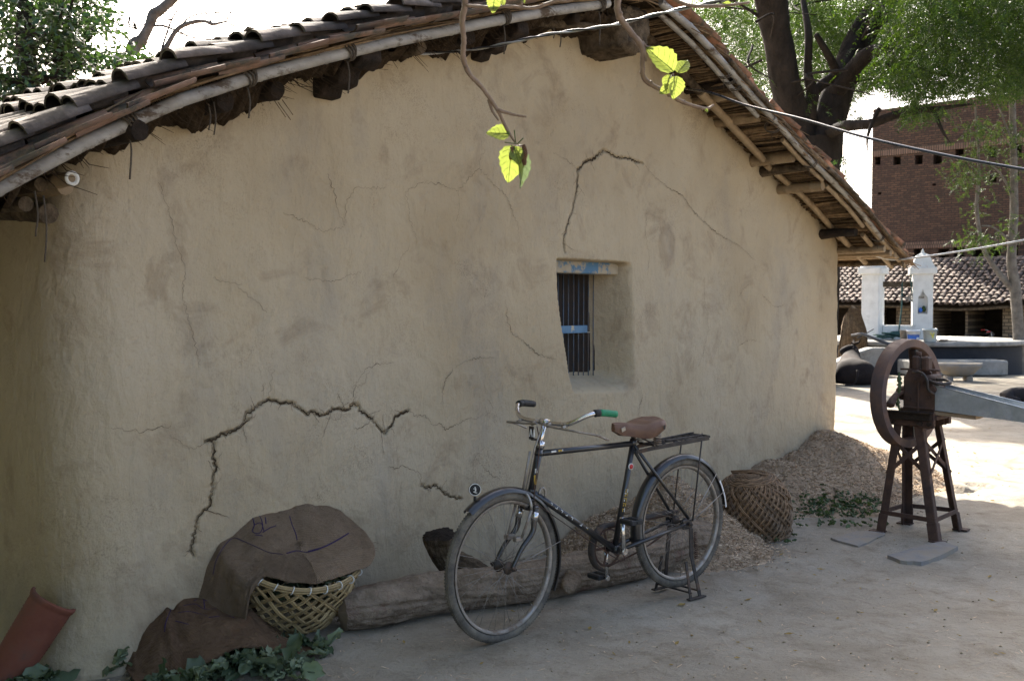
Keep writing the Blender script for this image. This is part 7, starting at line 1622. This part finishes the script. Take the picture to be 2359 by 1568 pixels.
def keepn(p):
    x, y = proj_many(p); lim = np.interp(x, [1500, 1640, 1700, 1800, 1905, 1950, 2040, 2100, 2200, 2359], [100, 130, 210, 300, 255, 290, 265, 270, 245, 212]) + 24 * fbm(x / 45, p[:, 0] * 0, 3, 4)
    sky_hole = (((x - 2030) / 60) ** 2 + ((y - 235) / 40) ** 2 < 1) | (((x - 2245) / 130) ** 2 + ((y - 228) / 16) ** 2 < 1)
    trunk = (np.abs(x - np.interp(y, [-50, 200, 320], [1782, 1812, 1850])) < 42) & (p[:, 1] < 20.5) & (y > 20)
    tr2 = (np.abs(x - np.interp(y, [-10, 80, 190, 300], [2035, 1985, 1938, 1905])) < 45) & (p[:, 1] < 20.5) & (y > 40)
    zs_ = p[:, 1] - p[:, 2] * sv.y / sv.z; xs_ = p[:, 0] - p[:, 2] * sv.x / sv.z; lit = (xs_ > .5) & (xs_ < 7.0); sunny = lit & (zs_ > 6.2) & (zs_ < 11.8)
    half = lit & (zs_ >= 11.8) & (zs_ < 17) & (np.sin(zs_ * 4.2 + xs_ * .5) + np.sin(xs_ * 2.1 + zs_) > -.1)
    return ~sunny & ~half & (y < lim) & ~sky_hole & ~(trunk & (RNG.random(len(p)) < .9)) & ~(tr2 & (RNG.random(len(p)) < .85)) & (p[:, 2] > 2.6)
P, _ = scatter(cl, 46000, (.42, .5, .30), keepn)
V = sprays_pinnate(P, RNG.normal(size=(len(P), 3)) * [1, 1, .35] - Z * .55, 12, .28, .070, .022)
add_leaves('crown', V, 'neem', neem)
P = np.array([D(1930 + 26 * random.random(), 345 + 45 * random.random(), 16.0) for k in range(9)] + [D(1960 + 10 * random.random(), 420 + 30 * random.random(), 16) for k in range(3)]); V = sprays_pinnate(P, RNG.normal(size=(len(P), 3)) * .4 - Z, 10, .16, .07, .022); tag(add_leaves('hanging_sprig', V, 'leaf_dark', neem), kind='stuff')
mb = MB(); mb.tube(smooth_path([D(1985, 290, 17.5), D(1975, 330, 16.5), D(1945, 350, 16), D(1945, 385, 16)], 5), .006, 5); mb.tube(smooth_path([D(1975, 330, 16.5), D(1968, 400, 16), D(1965, 440, 16)], 5), .004, 4); mb.build('twig', M['trunk'], neem)
# --- slender tree at the right edge
sbp = D(2352, 700, 25.0); sbp[2] = -.25
slim = thing('slender_tree', 'slender grey-barked tree with sparse bright leaves at the right edge', 'tree', sbp)
mb = MB(); Yq = 25.0
limb(mb, [sbp, D(2346, 760, Yq), D(2338, 660, Yq), D(2330, 600, Yq), D(2336, 500, Yq), D(2335, 380, Yq), D(2332, 240, Yq), D(2330, 100, Yq), D(2325, -40, Yq)], [.14, .125, .13, .11, .10, .085, .075, .06, .05], 14, 21)
limb(mb, [D(2338, 672, Yq), D(2310, 640, Yq), D(2280, 600, Yq), D(2262, 560, Yq), D(2250, 480, Yq), D(2255, 380, Yq), D(2246, 240, Yq)], [.08, .075, .06, .05, .045, .035, .02], 10, 22)
limb(mb, [D(2335, 470, Yq), D(2322, 430, Yq), D(2300, 395, Yq), D(2280, 380, Yq)], [.04, .03, .025, .015], 8, 23); limb(mb, [D(2332, 330, Yq), D(2310, 270, Yq), D(2295, 235, Yq)], [.03, .02, .012], 8, 24); limb(mb, [D(2334, 560, Yq), D(2290, 525, Yq), D(2262, 520, Yq)], [.03, .022, .015], 8, 25)
mb.build('trunk', [M['greybark']], slim)
cl = [D(x, y, Yq + random.uniform(-.6, .6)) for x, y in ((2265, 320), (2245, 350), (2255, 400), (2240, 425), (2225, 300), (2290, 290), (2300, 385), (2230, 385), (2255, 470), (2240, 540), (2262, 545), (2280, 570), (2320, 545), (2200, 385), (2350, 500), (2345, 420), (2310, 330), (2240, 560), (2270, 340), (2250, 300), (2215, 420), (2330, 300), (2360, 330))]
P, _ = scatter(cl, 620, (.17, .3, .15)); V = sprays_pinnate(P, RNG.normal(size=(len(P), 3)) - Z * .3, 12, .22, .055, .028); add_leaves('crown', V, 'leaf_fine', slim)
# --- dark broad-leaved tree at the upper left
lb = np.array([-7.3, 15.0, 0]); lt = thing('broadleaf_tree', 'dense dark green broadleaf tree rising behind the left roof slope', 'tree', lb); Yl = 15.0
mb = MB(); limb(mb, [lb, lb + Z * 2, D(62, 250, Yl), D(60, 130, Yl), D(60, 20, Yl), D(65, -150, Yl)], [.22, .2, .16, .14, .12, .08], 14, 31); limb(mb, [D(140, 250, Yl + .5), D(132, 180, Yl + .4), D(140, 100, Yl), D(128, 0, Yl)], [.12, .10, .08, .06], 12, 32); limb(mb, [lb + Z * .1, lb + Z * 1.5 + X0 * .3, D(140, 255, Yl + .5)], [.2, .16, .12], 12, 33)
limb(mb, [D(-20, 185, Yl - .5), D(60, 188, Yl - .4), D(130, 180, Yl - .3), D(180, 195, Yl - .2), D(215, 205, Yl)], [.05, .06, .055, .04, .03], 10, 34); limb(mb, [D(130, 180, Yl), D(160, 160, Yl), D(200, 150, Yl), D(250, 160, Yl)], [.05, .04, .03, .02], 8, 35)
limb(mb, [D(195, 150, Yl), D(170, 120, Yl), D(120, 90, Yl), D(70, 95, Yl)], [.05, .05, .05, .06], 9, 36)
for k in range(30): a = D(random.uniform(-20, 330), random.uniform(0, 220), random.uniform(13.5, 16)); limb(mb, [a, a + RNG.normal(size=3) * [.3, .3, .15], a + RNG.normal(size=3) * [.5, .4, .2]], [.018, .012, .006], 6, k)
mb.build('trunk', [M['trunk']], lt)
cl = [D(random.uniform(-60, 270), random.uniform(-60, 130), random.uniform(13.5, 16.5)) for k in range(75)] + [D(random.uniform(180, 385), random.uniform(105, 215), random.uniform(13.5, 16)) for k in range(34)] + [D(random.uniform(-40, 120), random.uniform(190, 270), random.uniform(13.5, 16)) for k in range(36)] + [np.array([random.uniform(-11, -5.5), random.uniform(13, 18), random.uniform(5.5, 8.5)]) for k in range(40)]
cl += [D(random.uniform(-40, 190), random.uniform(-30, 120), random.uniform(15.5, 17)) for k in range(30)]
def keepl(p):
    x, y = proj_many(p); return (x < np.interp(y, [-50, 0, 60, 110, 140, 180, 230], [265, 285, 270, 330, 395, 390, 330])) & ~((((x - 150) / 55) ** 2 + ((y - 215) / 24) ** 2 < 1) & (RNG.random(len(p)) < .9)) & ~((((x - 255) / 60) ** 2 + ((y - 95) / 22) ** 2 < 1) & (RNG.random(len(p)) < .8)) & ~((((x - 200) / 22) ** 2 + ((y - 175) / 10) ** 2 < 1))
P, _ = scatter(cl, 14500, (.20, .35, .18), keepl); n = len(P)
d = RNG.normal(size=(n, 3)) * [1, 1, .5] - Z * .5; d /= np.linalg.norm(d, axis=1)[:, None]; sz = .07 + .06 * RNG.random(n); w = np.cross(d, RNG.normal(size=(n, 3)) * .6 + Z); w /= np.linalg.norm(w, axis=1)[:, None]
V = np.stack([P, P + d * (sz * .45)[:, None] + w * (sz * .24)[:, None], P + d * sz[:, None], P + d * (sz * .45)[:, None] - w * (sz * .24)[:, None]], 1).reshape(-1, 3); add_leaves('crown', V, 'leaf_dark', lt)
# --- bare tree behind the ridge
bb = D(285, 700, 16.0); bb[2] = 0
bare = thing('bare_tree', 'nearly leafless tree with fine arching twigs against the white sky', 'tree', bb); mb = MB(); Yb = 16.0
S1 = lambda *p: [(x / 1.96 / 1.5303, y / 1.96 / 1.5303) for x, y in p]
def lz(*p, r, s): limb(mb, [D(x, y, Yb) for x, y in S1(*p)], r, 9, s, .15)
limb(mb, [bb, bb + Z * 2, D(*S1((900, 480))[0], Yb), D(*S1((985, 270))[0], Yb)], [.16, .13, .11, .09], 10, 40)
lz((985, 270), (1030, 180), (1060, 105), (1110, 70), (1210, -20), (1300, -120), r=[.085, .075, .085, .075, .065, .05], s=41)
lz((1110, 480), (1130, 380), (1165, 300), (1230, 200), (1330, 155), (1420, 150), (1470, 168), (1560, 150), r=[.05, .045, .04, .035, .032, .026, .026, .014], s=42)
lz((1055, 180), (1130, 180), (1230, 220), (1330, 260), (1470, 310), r=[.02, .018, .014, .010, .006], s=43)
lz((1090, 460), (1130, 300), (1190, 130), (1240, 60), (1290, 10), r=[.02, .016, .012, .009, .006], s=44)
lz((1470, 168), (1430, 110), (1410, 40), (1420, -20), r=[.014, .01, .008, .006], s=45); lz((1560, 150), (1620, 180), (1690, 195), (1740, 170), r=[.012, .009, .007, .004], s=46); lz((1560, 150), (1600, 80), (1640, 0), r=[.012, .008, .005], s=47); lz((1230, 200), (1330, 110), (1480, 90), (1620, 85), (1730, 50), r=[.014, .012, .01, .007, .004], s=48)
lz((920, 0), (980, 40), (1040, 60), r=[.012, .01, .008], s=49)
for k in range(34):
    x, y = random.uniform(1100, 1700), random.uniform(0, 330); a = D(*S1((x, y))[0], Yb); limb(mb, [a, a + RNG.normal(size=3) * [.18, .1, .14], a + RNG.normal(size=3) * [.32, .15, .22]], [.006, .004, .002], 5, k + 60)
mb.build('trunk', [M['greybark']], bare)
P = np.array([D(*S1((random.choice([1800, 1770, 1560, 1240, 1480]) + random.gauss(0, 30), random.choice([120, 130, 160, 290, 200]) + random.gauss(0, 18)))[0], Yb) for k in range(40)]); V = sprays_pinnate(P, RNG.normal(size=(len(P), 3)), 6, .08, .04, .012); add_leaves('leaves', V, 'leaf_dark', bare)
# --- small tree tops beyond the roof and far trees
for (px, py, Yt, n, lab, sp) in ((945, 8, 22, 420, 'yellow-green treetop just showing above the roof ridge', (.45, .5, .16)), (1990, 478, 60, 260, 'faint distant treetop between the neem trunk and the brick building', (.5, .5, .5)), (1922, 425, 30, 160, 'small leafy shoot behind the neem trunk', (.12, .3, .35))):
    c = D(px, py, Yt); c0 = c.copy(); c0[2] = 0; tr = thing('distant_tree', lab, 'tree', c0); mb = MB(); limb(mb, [c0, c0 + Z * c[2] * .5 + X0 * .1, c - Z * .1], [.12, .09, .03], 8, 3); mb.build('trunk', [M['trunk']], tr)
    P = c + RNG.normal(size=(n, 3)) * sp - Z * .1; V = sprays_pinnate(P, RNG.normal(size=(n, 3)), 8, .22, .06, .022); add_leaves('crown', V, 'leaf_fine' if Yt == 22 else 'neem', tr)
# far hedge and fields beyond the yard
P = np.array([(random.uniform(-60, 80), random.uniform(70, 95), 0) for k in range(240)]); P[:, 2] = RNG.random(240) ** .7 * 3.2; P, _ = scatter(P, 9000, (1.0, 1.0, .5)); P[:, 2] = np.abs(P[:, 2]); n = len(P); d = RNG.normal(size=(n, 3)); d /= np.linalg.norm(d, axis=1)[:, None]; w = np.cross(d, RNG.normal(size=(n, 3))); w /= np.linalg.norm(w, axis=1)[:, None]
V = np.stack([P, P + d * .25 + w * .18, P + d * .5, P + d * .25 - w * .18], 1).reshape(-1, 3); o = mesh_obj('far_trees', V, np.arange(len(V)).reshape(-1, 4), M['neem'], smooth=False); tag(o, 'far line of trees beyond the village yard', 'trees', kind='stuff')

# ------------------------------------------------------------------ litter: straw bits, crumbs of earth, pebbles
PX = np.concatenate([RNG.uniform(700, 2359, 900), RNG.uniform(1400, 2359, 700)]); PY = np.concatenate([RNG.uniform(1250, 1568, 900), RNG.uniform(950, 1300, 700)]); mb = MB(); V4 = []
for x, y in zip(PX, PY):
    p = G(x, y)
    if np.dot(p - WL, N) < .15 and np.dot(p - WL, W) < WLEN: continue
    p[2] = gz(p[0], p[1]) + .003
    if random.random() < .30:
        r = .002 + .007 * random.random() ** 3; mb.lathe([(.0004, r * .5), (r * .8, r * .3), (r, 0), (r * .6, -r * .5)], 6, p, np.diag([1, .6 + .6 * random.random(), 1]), 2)
    else:
        a = random.random() * 6.28; d = np.array([math.cos(a), math.sin(a), random.uniform(-.1, .25)]); s_ = np.array([-d[1], d[0], 0]); L = .006 + .016 * random.random() ** 2; w_ = .0012 + .0015 * random.random()
        mb.add([p - d * L - s_ * w_, p - d * L + s_ * w_, p + d * L + s_ * w_, p + d * L - s_ * w_], [(0, 1, 2, 3)], 0, False)
for k in range(1500):                                          # crumbs fallen from the plaster along the foot of the wall
    t = random.uniform(-.2, 7.4); o = .05 + abs(random.gauss(0, .12)); p = T(t, o, 0); p[2] = gz(p[0], p[1]) + .002 + .02 * math.exp(-o / .05); r = .003 + .010 * random.random() ** 3; mb.lathe([(.0004, r * .8), (r * .9, r * .3), (r, -.001), (r * .6, -r * .5)], 5, p, np.diag([1, .7 + .5 * random.random(), 1]), 2)
tag(mb.build('ground_litter', [M['sliver'], M['slate'], M['mud']], origin=(0, 0, 0)), 'straw bits, pebbles and mud crumbs scattered over the yard', 'litter', kind='stuff')

# ------------------------------------------------------------------ fallen leaves on the yard
def dry_leaf():
    mb = MB(); n, m = 6, 4; v = []
    for i in range(n):
        q = i / (n - 1); w = .28 * math.sin(math.pi * min(.98, q + .04)) 
        for j in range(m): r = (j / (m - 1) - .5) * 2; v.append(((q - .5), r * w, .10 * abs(r) + .22 * (q - .5) ** 2 + .03 * math.sin(q * 9 + r * 3)))
    mb.add(np.array(v), grid_faces(n, m)); mb.tube([(.48, 0, .06), (.72, .06, .05)], .015, 4); return mb
spots = [(912, 1362, 1), (1180, 1405, 1), (1250, 1350, 1), (1570, 1393, 1), (2045, 1333, 1), (1985, 1412, 0), (1930, 1425, 1), (2155, 1412, 1), (1845, 1460, 0), (1800, 1280, 1), (1690, 1290, 1), (1690, 1185, 1), (2060, 1095, 1), (2185, 1038, 1), (2190, 990, 1), (2300, 1100, 1), (2240, 930, 0), (2310, 1262, 0), (2270, 1240, 0), (2135, 1105, 1), (2000, 1040, 0), (2010, 1060, 1), (1985, 1020, 1), (2075, 1048, 1), (1985, 950, 0), (2050, 985, 1), (1575, 1520, 0), (1450, 1480, 0), (930, 1478, 0), (1400, 1360, 0), (2020, 1240, 0), (2060, 1245, 0), (2090, 1450, 0), (2210, 1470, 1), (1740, 1345, 0), (1620, 1335, 0), (1300, 1500, 0), (2280, 1330, 1), (1890, 1310, 1), (2140, 1480, 0), (2330, 1085, 1), (2250, 1055, 0), (1960, 1085, 1), (1110, 1530, 0), (1700, 1480, 0)]
spots += [(random.uniform(1940, 2350), random.uniform(930, 1160), random.random() < .6) for k in range(34)] + [(random.uniform(1300, 2350), random.uniform(1300, 1560), random.random() < .35) for k in range(26)]
proto = None
for k, (x, y, big) in enumerate(spots):
    p = G(x, y); s = random.uniform(.022, .042) * (1.25 if big else .7)
    if proto is None:
        proto = dry_leaf().build('fallen_leaf', M['dryleaf'], origin=(0, 0, 0)); o = proto
        tag(o, 'small dry yellow-brown leaf lying on the bare earth yard', 'leaf', 'fallen dry leaves on the yard')
    else: o = proto.copy(); COL.objects.link(o)
    o.location = (p[0], p[1], gz(p[0], p[1]) + .004); o.rotation_euler = (random.uniform(-.3, .3), random.uniform(-.3, .3), random.uniform(0, 6.28)); o.scale = (s, s * random.uniform(.6, 1.1), s)
